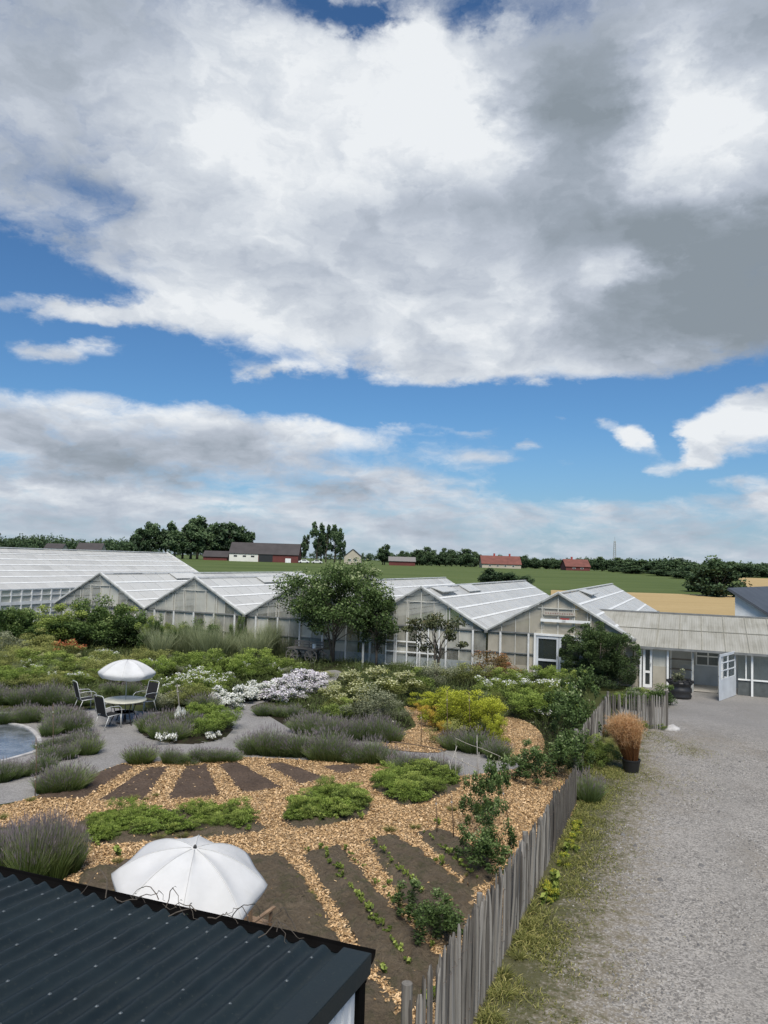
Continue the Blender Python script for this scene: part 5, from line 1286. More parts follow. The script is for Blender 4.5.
# ------------------------------------------------------------------ parasols
def parasol(label, loc, dia, ztop, zrim, rot=0.0, tilt=(0, 0), seed=0):
    root = thing('parasol', label, 'parasol', loc, rot)
    n = 8; seg = 10; rings = 12; r0 = dia / 2; V = []; F = []
    for j in range(rings + 1):
        q = j / rings
        for k in range(n * seg):
            a = 2 * PI * k / (n * seg); f = (k % seg) / seg; m = 4 * f * (1 - f)
            r = r0 * q * (1 - .085 * m * q)
            z = ztop - (ztop - zrim) * (q ** 2.15 * .95 + .05 * q) - .075 * m * q * (1 - q) * 2.0 - .008 * m * math.sin(9 * q + 2 * math.floor(k / seg)) + .012 * math.sin(3 * a + seed) * q * q + .006 * math.sin(11 * a + 5 * q + seed) * q
            V.append((r * math.cos(a), r * math.sin(a), z))
    base = len(V)
    for j in (1, 2, 3):
        for k in range(n * seg):
            a = 2 * PI * k / (n * seg); f = (k % seg) / seg; m = 4 * f * (1 - f)
            r = r0 * (1 - .085 * m) * (1 - .014 * j * j * .6); drop = .17 * (.82 + .18 * m) * j / 3 - .012 * math.sin(3 * a + seed)
            V.append((r * math.cos(a), r * math.sin(a), zrim - drop))
    N = n * seg
    for j in range(rings + 3):
        for k in range(N):
            q = (k + 1) % N; F.append((j * N + k, j * N + q, (j + 1) * N + q, (j + 1) * N + k))
    me = np_mesh('canopy', np.array(V), np.array(F)[:, ::-1], smooth=True)
    pivot = zrim
    grp = []
    c = link('canopy', me, M['canvas'], root); grp.append(c)
    po = MB(); po.tube([(0, 0, 0), (0, 0, ztop - .02)], .015, 10); link('pole', po.mesh('pole', smooth=True), M['bar_grey'], root)
    fi = MB(); fi.lathe([(.010, -.02), (.02, .0), (.019, .018), (.009, .032), (.002, .038)], (0, 0, ztop), 10); grp.append(link('finial', fi.mesh('finial'), M['dark'], root))
    for k in range(n):
        rb = MB(); a = 2 * PI * k / n; rb.tube([(.02 * math.cos(a), .02 * math.sin(a), ztop - .05)] + [(r0 * q * math.cos(a), r0 * q * math.sin(a), ztop - (ztop - zrim) * (q ** 2.15 * .95 + .05 * q) - .02) for q in (.35, .7, .97)], .006, 5); grp.append(link('rib', rb.mesh('rib'), M['metal_light'], root))
    for k in range(n):
        se = MB(); a = 2 * PI * k / n; se.tube([(r0 * q * math.cos(a), r0 * q * math.sin(a), ztop - (ztop - zrim) * (q ** 2.15 * .95 + .05 * q) + .012 * math.sin(3 * a + seed) * q * q + .006 * math.sin(11 * a + 5 * q + seed) * q + .001) for q in np.linspace(.05, 1, 12)], .0045, 5); grp.append(link('seam', se.mesh('seam', smooth=True), M['seam'], root))
    bs = MB(); bs.lathe([(.24, 0), (.25, .02), (.24, .06), (.05, .09), (.035, .26)], (0, 0, 0), 20); link('base', bs.mesh('base'), M['dark'], root)
    for o in grp:
        o.rotation_euler = (tilt[0], tilt[1], 0)
        sh = Vector((0, 0, zrim)); o.location = sh - (o.rotation_euler.to_matrix() @ sh)
    return root
pc = at(190, 889, 1.80)
parasol('white parasol nearest the camera, opened just behind the dark shed roof', (pc[0], pc[1], 0), 1.66, 2.26, 1.90, R(8), (R(9), R(6)), 1)
# wooden chair back seen beside it
wc = at(248, 899, .78)
wch = thing('wooden_chair', 'wooden slatted garden chair beside the near white parasol', 'chair', (wc[0], wc[1], 0), R(155))
m = MB()
for x in (-.24, .24): m.bar((x, .22, 0), (x, .30, .9), .04, .035); m.bar((x, -.2, 0), (x, -.2, .62), .04, .035)
link('frame', m.mesh('frame'), M['wood_warm'], wch)
m = MB()
for i in range(5): m.bar((-.24, -.2 + .1 * i, .44), (.24, -.2 + .1 * i, .44), .08, .02)
link('seat', m.mesh('seat'), M['wood_warm'], wch)
m = MB()
for i in range(4): m.bar((-.24, .245 + .012 * i, .55 + .105 * i), (.24, .245 + .012 * i, .55 + .105 * i), .02, .07)
link('backrest', m.mesh('backrest'), M['wood_warm'], wch)
for x in (-.27, .27): m = MB(); m.bar((x, -.24, .64), (x, .27, .64), .05, .025); link('armrest', m.mesh('armrest'), M['wood_warm'], wch)

# ------------------------------------------------------------------ terrace table and chairs
tc = at(125, 700, .72)
tbl = thing('round_table', 'round cream garden table under the far white parasol', 'table', (tc[0], tc[1], 0))
m = MB(); m.lathe([(.60, .70), (.655, .705), (.665, .725), (.655, .742), (.02, .745)], n=40); link('tabletop', m.mesh('tabletop', smooth=False), M['table_top'], tbl)
for k in range(4):
    a = PI / 4 + k * PI / 2; m = MB(); m.tube([(.50 * math.cos(a), .50 * math.sin(a), 0), (.30 * math.cos(a), .30 * math.sin(a), .35), (.42 * math.cos(a), .42 * math.sin(a), .70)], .017, 8); link('leg', m.mesh('leg', smooth=True), M['dark'], tbl)
m = MB(); m.lathe([(.29, .34), (.31, .34), (.31, .36), (.29, .36), (.29, .34)], n=24); link('brace_ring', m.mesh('brace_ring'), M['dark'], tbl)
pole2 = (tc[0] + .02, tc[1], 0)
parasol('white parasol over the round table and black chairs on the gravel terrace', pole2, 1.78, 1.99, 1.60, R(10), (R(0), R(1)), 2)
def make_chair(label):
    t_ = thing('garden_chair', label, 'chair', (0, 0, 0), 0, 'black mesh chairs round the table')
    m = MB(); m.slab([(-.24, -.24, .43), (.24, -.24, .43), (.24, .22, .40), (-.24, .22, .40)], .018); link('seat', m.mesh('seat'), M['mesh_black'], t_)
    m = MB(); m.slab([(-.235, .235, .46), (.235, .235, .46), (.235, .37, .98), (-.235, .37, .98)], .014); link('backrest', m.mesh('backrest'), M['mesh_black'], t_)
    m = MB(); m.tube([(-.25, .20, .40), (-.25, .25, .47), (-.25, .38, 1.0), (-.20, .39, 1.03), (.20, .39, 1.03), (.25, .38, 1.0), (.25, .25, .47), (.25, .20, .40)], .012, 8); m.tube([(-.25, -.24, .43), (-.25, .20, .40)], .013, 8); m.tube([(.25, -.24, .43), (.25, .20, .40)], .013, 8); link('back_frame', m.mesh('back_frame', smooth=True), M['chair_metal'], t_)
    for s in (-1, 1):
        x = .27 * s
        m = MB(); m.tube([(x, .30, .66), (x, .1, .69), (x, -.16, .68), (x, -.25, .62), (x, -.27, .5), (x, -.27, .02)], .012, 8); link('armrest', m.mesh('armrest', smooth=True), M['chair_metal'], t_)
        m = MB(); m.tube([(x, .16, .42), (x, .32, .02)], .012, 8); link('leg', m.mesh('leg', smooth=True), M['chair_metal'], t_)
        m = MB(); m.tube([(x, -.25, .42), (x * .98, -.27, .01)], .014, 8); link('leg', m.mesh('leg', smooth=True), M['chair_metal'], t_)
    return t_
ch = make_chair('black mesh garden chair in front of the round table, its back to the camera')
# chair local: front is -y; turn so that it faces the table
def seat_at(o, px, py, face=None, drz=0):
    p = at(px, py); o.location = (p[0], p[1], 0); d = np.array(tc[:2]) - p[:2]
    o.rotation_euler = (0, 0, math.atan2(d[0], -d[1]) * 1 + drz)
    return o
seat_at(ch, 108, 728); ch.rotation_euler[2] = R(143)
c2_ = copy_tree(ch); c2_['label'] = 'black mesh garden chair left of the round table'; seat_at(c2_, 85, 711); c2_.rotation_euler[2] = R(128)
c3_ = copy_tree(ch); c3_['label'] = 'black mesh garden chair right of the round table, partly behind it'; seat_at(c3_, 144, 713); c3_.rotation_euler[2] = R(-32)

# ------------------------------------------------------------------ paling fence
def pale_mesh(seed, h, r):
    rng = random.Random(seed); m = MB(); n = 5; pts = []; rs_ = []
    dx = rng.uniform(-.03, .03)
    for i, z in enumerate((0, .25, .5, .75, .95, 1.0)):
        pts.append((dx * math.sin(z * 3) + rng.uniform(-.004, .004), rng.uniform(-.004, .004), z * h)); rs_.append(r * (rng.uniform(.85, 1.1) if z < .95 else (.75 if z < 1 else .35)))
    m.tube(pts, rs_, n); return m.mesh('pale')
pales = [pale_mesh(i, 1.0, random.Random(i).uniform(.018, .028)) for i in range(14)]
def fence(label, P0, P1, h0, h1, step, seed, posts=()):
    P0, P1 = np.array(P0), np.array(P1); L = np.linalg.norm(P1 - P0); d = (P1 - P0) / L; rng = random.Random(seed)
    root = thing('paling_fence', label, 'fence', (P0[0], P0[1], 0))
    n = int(L / step); st = L / n; far = MB()
    for i in range(n):
        q = (i + rng.uniform(-.28, .28)) * st; f = q / L; hh = h0 + (h1 - h0) * f + rng.gauss(0, .03)
        if i % 6 == 3 and rng.random() < .6: hh -= rng.uniform(0, .12)
        me = pales[rng.randrange(14)]; s_ = rng.uniform(.85, 1.3); lo_ = (d[0] * q + rng.uniform(-.015, .015), d[1] * q + rng.uniform(-.015, .015), 0); ro_ = (rng.gauss(0, .018), rng.gauss(0, .022), rng.uniform(0, 6.28))
        if i >= 100:
            mt = Matrix.Translation(lo_) @ (Matrix.Rotation(ro_[2], 4, 'Z')) @ Matrix.Diagonal((s_, s_, hh, 1)); far.add([tuple(mt @ v.co) for v in me.vertices], [tuple(p.vertices) for p in me.polygons]); continue
        o = link('pale', me, M['pale'], root); o.location = lo_; o.rotation_euler = ro_; o.scale = (s_, s_, hh)
    if far.v: o = link('far_pales', far.mesh('far_pales'), M['pale'], root); o['kind'] = 'stuff'
    for zf in (.22, .78):
        w = MB(); pts = []
        for i in range(int(L / .1) + 1):
            q = min(L, i * .1); z = (h0 + (h1 - h0) * q / L) * zf + .008 * math.sin(q * 3)
            pts.append((d[0] * q - d[1] * .03 * (1 if i % 2 else -1), d[1] * q + d[0] * .03 * (1 if i % 2 else -1), z))
        w.tube(pts, .003, 4); link('wire', w.mesh('wire'), M['wire'], root)
    for (q, hh, r) in posts:
        m = MB(); m.tube([(0, 0, 0), (.005, 0, hh * .5), (0, 0, hh)], [r, r * .97, r * .93], 10); o = link('post', m.mesh('post', smooth=False), M['pale'], root); o.location = (d[0] * q + d[1] * -.06, d[1] * q + d[0] * .06, 0)
    return root
LF = float(np.linalg.norm(FB - FA))
fence('long grey paling fence running from the foreground along the gravel yard', FA + (FB - FA) * .004, FB, 1.42, .84, .078, 3, [(.0, 1.52, .055), (2.7, 1.30, .04), (5.6, 1.15, .04), (8.6, 1.0, .04)])
fence('short paling fence facing the camera, behind the potted rust-coloured grass', FD, FE, 1.14, 1.14, .062, 5, [(0, 1.2, .05), (float(np.linalg.norm(FE - FD)), 1.28, .055)])
fence('side run of paling fence between the climbing shrubs and the facing fence', FC_ + (FD - FC_) * .02, FD - (FD - FC_) * .015, 1.0, 1.12, .08, 6, [(0, 1.06, .06)])

# potted grass
pp_ = at(631, 772)
pot = thing('potted_grass', 'rust-coloured plume grass in a black pot on the gravel', 'potted plant', (pp_[0], pp_[1], 0))
m = MB(); m.lathe([(.17, 0), (.19, .01), (.235, .30), (.25, .31), (.25, .345), (.225, .345), (.215, .29), (.01, .28)], n=24); link('pot', m.mesh('pot', smooth=False), M['pot'], pot)
rng = np.random.default_rng(31); n = 2600; a = rng.uniform(0, 2 * PI, n); q = np.sqrt(rng.uniform(0, 1, n))
Bp = np.stack([np.cos(a) * q * .17, np.sin(a) * q * .17, np.full(n, .28)], 1)
D = np.stack([np.cos(a) * q * .15, np.sin(a) * q * .15, np.ones(n)], 1) + rng.normal(0, .09, (n, 3)); D[:, 0] -= .16
L = rng.uniform(.55, 1.22, n); V1_, F1_, s1 = blades(Bp, D, L, .008, rng, .14)
Dn = D / np.linalg.norm(D, axis=1, keepdims=True); m_ = L > .68; T = (Bp + Dn * L[:, None])[m_]; T[:, :2] += Dn[m_][:, :2] * .12; k = int(m_.sum())
V2_, F2_, s2 = [], [], []
for r in range(9):
    v, f, s = blades(T - Dn[m_] * rng.uniform(0, .30, (k, 1)) + rng.normal(0, .02, (k, 3)), Dn[m_] + rng.normal(0, .7, (k, 3)), rng.uniform(.06, .14, k), .006, rng, .2)
    F2_.append(f + sum(len(x) for x in V2_)); V2_.append(v); s2.append(np.clip(.72 + s * .25 + np.repeat(rng.normal(0, .12, k), 6), 0, 1))
link('leaves', np_mesh('leaves', V1_, F1_, np.clip(s1 * .5 + np.repeat(rng.normal(.1, .12, n), 6), 0, 1)), M['rust_grass'], pot)
link('plumes', np_mesh('plumes', np.concatenate(V2_), np.concatenate(F2_), np.concatenate(s2)), M['rust_grass'], pot)

# ------------------------------------------------------------------ old hand cart under the tree, dark rack further right
cpx = at(305, 662); cart = thing('hand_cart', 'old grey wooden flat cart standing under the multi-stemmed tree', 'cart', (cpx[0], cpx[1], 0), math.atan2(ev[1], ev[0]))
m = MB()
for i in range(6): m.bar((-.85, -.40 + .16 * i, .72), (.85, -.40 + .16 * i, .72), .15, .035)
link('deck', m.mesh('deck'), M['wood_old'], cart)
m = MB()
for x in (-.83, 0, .83): m.bar((x, .43, .70), (x, .43, 1.02), .05, .05)
m.bar((-.86, .43, 1.0), (.86, .43, 1.0), .03, .10); m.bar((-.86, .43, .86), (.86, .43, .86), .03, .07); link('rail', m.mesh('rail'), M['wood_old'], cart)
m = MB(); m.bar((-.6, -.35, .66), (.75, -.35, .66), .07, .09); m.bar((-.6, .35, .66), (.75, .35, .66), .07, .09); m.bar((-.55, -.38, .36), (-.55, .38, .36), .06, .06); m.bar((.55, -.38, .36), (.55, .38, .36), .06, .06)
for x in (-.55, .55):
    for y in (-.33, .33): m.bar((x, y, .36), (x, y, .64), .06, .06)
link('chassis', m.mesh('chassis'), M['wood_old'], cart)
m = MB(); m.tube([(.8, 0, .66), (1.25, 0, .45)], .03, 6); link('drawbar', m.mesh('drawbar'), M['wood_old'], cart)
for x in (-.55, .55):
    for y in (-.44, .44):
        m = MB(); n_ = 20
        for k in range(n_):
            a0_, a1_ = 2 * PI * k / n_, 2 * PI * (k + 1) / n_; m.bar((x + .33 * math.cos(a0_), y, .36 + .33 * math.sin(a0_)), (x + .33 * math.cos(a1_), y, .36 + .33 * math.sin(a1_)), .05, .045, (0, 1, 0))
        for k in range(8): a0_ = 2 * PI * k / 8; m.bar((x, y, .36), (x + .31 * math.cos(a0_), y, .36 + .31 * math.sin(a0_)), .03, .03, (0, 1, 0))
        m.tube([(x, y - .06, .36), (x, y + .06, .36)], .06, 8); link('wheel', m.mesh('wheel'), M['wood_old'], cart)
bx_ = thing('white_tin', 'small pale tin standing on the old cart', 'tin', tuple(np.array(cpx[:2]) + ev * .5) + (.738,))
m = MB(); m.lathe([(.09, 0), (.10, .01), (.10, .2), (.085, .215)], n=16); link('can', m.mesh('can'), M['white'], bx_)
m = MB(); m.tube([(-.10, 0, .17), (-.07, 0, .30), (.07, 0, .30), (.10, 0, .17)], .006, 5); link('handle', m.mesh('handle'), M['bar_grey'], bx_)
rk_ = at(380, 661); rack = thing('plant_rack', 'dark metal rack by the greenhouse front, right of the multi-stemmed tree', 'rack', (rk_[0], rk_[1], 0), math.atan2(ev[1], ev[0]))
m = MB()
for x in (-.42, .42):
    for y in (-.22, .22): m.bar((x, y, 0), (x, y, 1.15), .05, .05)
link('frame', m.mesh('frame'), M['dark'], rack)
m = MB()
for z in (.35, .75, 1.12): m.box((0, 0, z), (.92, .5, .06))
link('shelf', m.mesh('shelf'), M['dark'], rack)
pst = at(362.5, 668); po_ = thing('marker_post', 'pale square post standing in the bed right of the tree', 'post', (pst[0], pst[1], 0)); m = MB(); m.bar((0, 0, 0), (0, 0, 1.28), .10, .10); m.add([(-.06, -.06, 1.28), (.06, -.06, 1.28), (.06, .06, 1.28), (-.06, .06, 1.28), (0, 0, 1.34)], [(0, 1, 4), (1, 2, 4), (2, 3, 4), (3, 0, 4), (3, 2, 1, 0)]); link('shaft', m.mesh('shaft'), M['bar_grey'], po_)

sp_ = at(672, 730); stn = thing('stone', 'pale rounded stone by the end post of the facing fence', 'stone', (sp_[0], sp_[1], 0)); m = MB(); rs = random.Random(8); vs = []; fs = []
for j in range(5):
    for k in range(9): a = 2 * PI * k / 9; rr = .24 * math.sin(PI * (.12 + .76 * (4 - j) / 4) * .5 + .1) * rs.uniform(.85, 1.1); vs.append((rr * 1.3 * math.cos(a), rr * math.sin(a), .17 * j / 4 * rs.uniform(.9, 1.1)))
for j in range(4):
    for k in range(9): fs.append((j * 9 + k, j * 9 + (k + 1) % 9, j * 9 + 9 + (k + 1) % 9, j * 9 + 9 + k))
fs.append(tuple(range(36, 45))); m.add(vs, fs); link('boulder', m.mesh('boulder', smooth=True), M['stone'], stn)
# ------------------------------------------------------------------ planting
SIZE = {}
def native(key):
    if key not in SIZE:
        mx = np.zeros(2); zm = 0
        for (_, me, _m) in P_[key].parts:
            a = np.empty(len(me.vertices) * 3, np.float32); me.vertices.foreach_get('co', a); a = a.reshape(-1, 3)
            mx = np.maximum(mx, np.percentile(np.abs(a[:, :2]), 97, axis=0) * 2); zm = max(zm, np.percentile(a[:, 2], 98))
        SIZE[key] = (float(mx.mean()), float(zm))
    return SIZE[key]
def put(key, label, px, by, wpx, ty, group=None, name=None, deep=None, cat=None):
    """a plant whose front foot shows at (px, by), wpx wide, reaching up to ty."""
    f = at(px, by); dist = f[1]; w_ = wpx / FPX * dist
    nw, nh = native(key); back = min(.42 * w_ * (deep or 1), 1.6)
    d = f[:2] / np.linalg.norm(f[:2]); c = f[:2] + d * back
    h_ = max(.08, atY(px, ty, c[1])[2])
    o = P_[key].place(label, (c[0], c[1], 0), (w_ / nw, w_ / nw * (deep or 1), h_ / nh), None if not deep else 0.0, group, name)
    if cat: o['category'] = cat
    return o
rp = random.Random(12)
def row(keys, label, group, pts, wpx, h, jit=2, name=None):
    """plants along a photo polyline [(x, base y)], each h px tall."""
    for i, (x, y) in enumerate(pts):
        k = keys[rp.randrange(len(keys))]; hh = h * rp.uniform(.68, 1.18); o = put(k, label, x + rp.uniform(-jit, jit) * 1.6, y + rp.uniform(-1, 1), wpx * rp.uniform(.75, 1.3), y - hh, group, name); o.rotation_euler[0] = rp.gauss(0, .07); o.rotation_euler[1] = rp.gauss(0, .07)
def lerp(a, b, n): return [(a[0] + (b[0] - a[0]) * i / max(1, n - 1), a[1] + (b[1] - a[1]) * i / max(1, n - 1)) for i in range(n)]
LV = ['lav0', 'lav1', 'lav2']; LG = ['lavg0', 'lavg1', 'lavg2']

# --- lavender along the gravel paths
g_ = 'lavender of the long row above the fan-shaped soil beds'
row(LV, 'lavender in the long row between the soil fan and the gravel path', g_, lerp((252, 757), (390, 768), 10), 34, 31)
g_ = 'lavender across the gravel path behind the long row'
row(['lav0', 'lav1', 'lav2'], 'purple-grey lavender in the row behind the gravel path, below the white-flowered shrub', g_, lerp((302, 737), (345, 741), 4) + lerp((350, 743), (392, 744), 4), 30, 29)
row(LV, 'low lavender at the edge of the lilac phlox', 'lavender by the phlox', lerp((262, 717), (292, 719), 3), 24, 16)
g_ = 'lavender round the fan-shaped soil beds, left part'
put('lavg0', 'bright green lavender at the top of the fan-shaped soil beds, just below the table', 140, 767, 36, 743)
row(['lav1', 'lav2'], 'small lavender in the low row right under the round island bed', 'low lavender under the island bed', lerp((168, 766), (232, 764), 5), 24, 18)
put('lavg1', 'round green lavender at the path edge left of the chairs', 87, 757, 32, 734)
put('lavg2', 'bushy green lavender in the left corner of the fan-shaped soil beds', 68, 796, 50, 759); put('lav1', 'grey lavender beside the bushy one in the left corner of the soil fan', 52, 797, 36, 768); put('lav2', 'tuft of lavender at the far left tip of the soil fan, by a cane', 41, 795, 14, 774)
g_ = 'lavender round the pond'
row(LV, 'grey lavender in front of the pond, at the left edge', 'lavender in front of the pond', lerp((0, 784), (42, 776), 4), 30, 24)
row(['lav0', 'lav2', 'lav1'], 'purple-grey lavender in the broad patch right of the pond', 'lavender right of the pond', lerp((50, 764), (68, 762), 2) + lerp((46, 752), (82, 748), 4) + lerp((46, 738), (84, 734), 4) + [(56, 727), (74, 724)], 26, 21)
row(LV, 'grey lavender behind the pond', 'lavender behind the pond', lerp((2, 726), (60, 723), 6), 26, 20)
row(['lav2', 'lav0'], 'dark lavender in the long band behind the gravel terrace', 'lavender behind the terrace', lerp((-6, 706), (76, 707), 8), 26, 22)
row(LV, 'lavender behind the terrace chairs', 'lavender behind the chairs', lerp((112, 696), (150, 700), 3), 22, 18)
for x, y, wv, tv in ((8, 886, 46, 826), (30, 892, 46, 818), (52, 886, 44, 812), (68, 878, 36, 824), (-12, 880, 46, 826), (20, 866, 40, 818), (46, 862, 40, 814)):
    put(['lavg3', 'lavg3', 'lav3'][int(x) % 3], 'large purple-spiked lavender behind the left end of the shed roof', x, y, wv, tv, 'large lavender behind the shed roof')
row(['lav0', 'lavg1'], 'dark lavender below the right end of the gravel path, behind the bean canes', 'lavender behind the bean canes', lerp((405, 778), (445, 780), 4), 28, 27)
put('lav1', 'grey lavender mound in front of the yellow perennials', 474, 756, 44, 728); put('lav2', 'second grey lavender mound, right of the first, in front of the yellow perennials', 497, 762, 30, 738); put('lavg0', 'green lavender just left of the grey mounds below the yellow perennials', 452, 752, 28, 730)
put('lav0', 'purple-grey tuft of lavender at the gate end of the long paling fence', 588, 806, 34, 770)
# round island bed
for x, y in ((160, 741), (176, 743), (150, 735), (168, 732), (190, 736)): put(rp.choice(LG[:2]), 'green-grey lavender in the left half of the round island bed', x, y, 30, y - 24, 'left half of the island bed')
for x, y in ((206, 741), (218, 737), (196, 728), (212, 729), (226, 732)): put(rp.choice(['bright0', 'bright1', 'lavg2']), 'fresh green mound in the right half of the round island bed', x, y, 30, y - 24, 'right half of the island bed')
put('whitestar', 'white flower clump at the front left of the round island bed', 166, 746, 20, 733); put('whitestar', 'white flower clump at the front right of the round island bed', 213, 742, 15, 732)
for i, y in enumerate((718, 708, 698)): pass
# --- phlox drift
ph = []
for i in range(11): ph.append((214 + i * 9.5, 708 - i * 1.9 + rp.uniform(-2, 2)))
row(['phloxw0', 'phloxw1', 'phloxw2'], 'white phlox in the left stretch of the flower drift along the path', 'white phlox of the drift', ph[:7] + [(222, 711), (232, 711), (244, 706), (256, 702), (264, 698), (228, 708), (240, 703), (252, 699)], 22, 17)
row(['phlox0', 'phlox1', 'phlox2'], 'lilac phlox in the right stretch of the flower drift, towards the white-flowered shrub', 'lilac phlox of the drift', ph[7:] + [(270, 694), (280, 700), (294, 702), (306, 699), (316, 696), (292, 692), (304, 689), (274, 702), (286, 705), (298, 683), (312, 684), (320, 690), (282, 696), (298, 697), (308, 686)], 23, 17)
# --- white-flowered shrubs and neighbours
for x, y, wv, tv in ((345, 706, 42, 670), (372, 706, 48, 666), (400, 700, 40, 671), (330, 712, 30, 686), (356, 718, 34, 686)): put(rp.choice(['cream0', 'cream1', 'cream2']), 'cream-flowered shrub in the broad clump right of the phlox', x, y, wv, tv, 'cream-flowered clump')
put('grey0', 'silvery green shrub between the cream flowers and the lavender row', 374, 728, 60, 690); put('grey1', 'smaller silvery shrub left of the wood-chip bay', 395, 727, 28, 703); put('mid0', 'green shrub at the left of the silvery shrub', 340, 725, 34, 700)
# --- yellow perennials
for i, (x, y, wv, tv) in enumerate(((440, 732, 44, 700), (462, 740, 46, 696), (484, 740, 40, 700), (472, 724, 50, 692), (450, 716, 44, 691), (492, 748, 26, 716), (425, 712, 34, 693))): put('fern%d' % (i % 3), 'bright yellow feathery perennial in the clump between the two wood-chip bays', x, y, wv, tv, 'yellow perennials')
for i, (x, y, wv, tv) in enumerate(((424, 720, 24, 704), (436, 732, 22, 712), (446, 742, 18, 722))): put('gold%d' % i, 'orange-gold perennial along the left edge of the yellow clump', x, y, wv, tv, 'golden perennials')
put('olive0', 'olive green shrub under the yellow perennials, centre', 452, 748, 40, 722); put('fern0', 'yellow-green perennial at the right edge of the yellow clump beside the chips', 498, 752, 20, 722)
# --- right of it
for x, y in ((524, 722), (540, 722), (555, 722), (530, 716)): put(rp.choice(['bright0', 'bright2']), 'bright green mound in front of the white daisies, near the round dark bush', x, y, 42, y - 27, 'bright green mounds')
for i, (x, y) in enumerate(((500, 706), (520, 704), (540, 704), (556, 706), (486, 702))): put('daisy%d' % (i % 3), 'white-dotted leafy plant in the band before the glazed double door', x, y, 34, y - 26, 'white-dotted plants before the double door')
for i, (x, y) in enumerate(((505, 692), (530, 690), (552, 692), (570, 694))): put(['mid0', 'mid1', 'bright0'][i % 3], 'green shrub in the hedge-like band under the glazed double door', x, y, 38, y - 24, 'green band under the double door')
put('russet0', 'russet red shrub under the valley between the last two gables', 490, 684, 42, 654); put('russet1', 'small russet shrub right beside the larger russet one', 508, 686, 24, 664); put('olive1', 'dull olive shrub left of the russet shrubs', 466, 690, 46, 664); put('grey2', 'grey-green shrub below the bronze-leaved tree', 440, 690, 40, 664); put('mid1', 'mid green shrub between the olive and cream-flowered shrubs', 418, 694, 36, 670)
put('whitestar', 'little white flower cluster at the foot of the russet shrub', 487, 694, 12, 682); put('whitestar', 'white flowers beside the bright green mounds, next to the climbing shrubs', 546, 722, 22, 708)
# round dark bush
bc = at(599, 691)[:2]; bc = bc + bc / np.linalg.norm(bc) * 1.3; wb = 70 / FPX * bc[1]; zb = float(atY(599, 628, bc[1])[2])
me_ = round_bush_parts(); SIZE['rb'] = None; a_ = np.empty(len(me_.vertices) * 3, np.float32); me_.vertices.foreach_get('co', a_); a_ = a_.reshape(-1, 3)
sx_ = wb / float(np.percentile(np.abs(a_[:, 0]), 98) * 2); sz_ = zb / float(np.percentile(a_[:, 2], 98.5))
rbush = thing('round_bush', 'large round dark green bush in front of the beige greenhouse', 'bush', (bc[0], bc[1], 0)); rbush.scale = (sx_, sx_, sz_)
link('foliage', me_, M['leaf_bush'], rbush)
st = MB(); rs = random.Random(6)
for i in range(7):
    a0_ = 2 * PI * i / 7; st.tube([(.12 * math.cos(a0_), .12 * math.sin(a0_), 0), (.4 * math.cos(a0_), .4 * math.sin(a0_), .8), (.8 * math.cos(a0_), .8 * math.sin(a0_), 1.7)], [.05, .035, .015], 6)
link('stem', st.mesh('stem', smooth=True), M['bark'], rbush)
# --- back borders at the left
back = []
def fill(keys, label, group, n, x0, x1, y0, y1, wpx, h, seed, name=None):
    r = random.Random(seed)
    for i in range(n):
        f = (i + .5 + r.uniform(-.4, .4)) / n; x = x0 + (x1 - x0) * f; y = y0 + (y1 - y0) * r.random()
        hh = h * r.uniform(.75, 1.25); put(r.choice(keys), label, x, y, wpx * r.uniform(.8, 1.3), y - hh, group, name)
fill(['dark0', 'dark1', 'dark2', 'mid0', 'dark1'], 'dark leafy shrub in the tall band under the leftmost greenhouse gables', 'dark shrubs under the left gables', 14, -4, 150, 646, 654, 40, 39, 1)
fill(['dark1', 'mid2', 'mid0'], 'dark shrub behind the pale grasses under the second gable', 'shrubs under the second gable', 8, 140, 205, 648, 656, 26, 30, 2)
fill(['grey0', 'grey1', 'olive2'], 'grey-green shrub at the far left of the back border', 'grey shrubs of the back border', 6, -6, 60, 654, 666, 40, 24, 3)
put('orange', 'clump of orange flowers in the left back border', 65, 661, 32, 641)
fill(['straw0', 'straw1', 'straw2', 'grey1'], 'tall pale grass clump in the band before the second and third gables', 'pale grasses', 15, 150, 288, 656, 664, 26, 34, 4)
fill(['bright0', 'bright1', 'bright2', 'mid1'], 'fresh green plant in the bright band behind the white phlox', 'bright band behind the phlox', 15, 148, 286, 676, 688, 34, 22, 5)
fill(['mid0', 'mid1', 'olive0', 'olive1'], 'mid green plant of the wide mixed border behind the terrace', 'mixed border behind the terrace', 22, -8, 160, 668, 682, 36, 20, 6)
fill(['bright1', 'mid2', 'olive2'], 'low green plant at the front of the mixed border behind the terrace', 'front of the mixed border', 18, -8, 150, 683, 694, 34, 16, 7)
fill(['daisy0', 'daisy1', 'daisy2'], 'white-flowered leafy plant between the island bed and the bright green band', 'white-flowered plants above the island bed', 7, 168, 226, 690, 704, 32, 26, 8)
fill(['lav0', 'olive1', 'grey2'], 'grey-green mound behind the round table', 'mounds behind the round table', 6, 150, 205, 706, 714, 28, 24, 9)
fill(['mid0', 'olive2', 'olive0'], 'low dull green plant in the bare bed before the old cart', 'plants before the cart', 6, 240, 330, 674, 679, 22, 6, 10)
put('whitestar', 'white flower spray in the left mixed border', 20, 664, 10, 656); put('whitestar', 'small white flowers low in the left mixed border', 44, 682, 8, 675)
for i, (u, v, h_) in enumerate(INSIDE):
    p = G(u, v, 0); P_[['mid0', 'climb1', 'bright1', 'climb0', 'dark2'][i % 5]].place('green crop plant growing behind the glass of the gabled greenhouses', (p[0], p[1], 0), (1.3, 1.0, 1.25 * h_), None, 'crop plants inside the greenhouses', 'crop_plant')['category'] = 'crop plant'
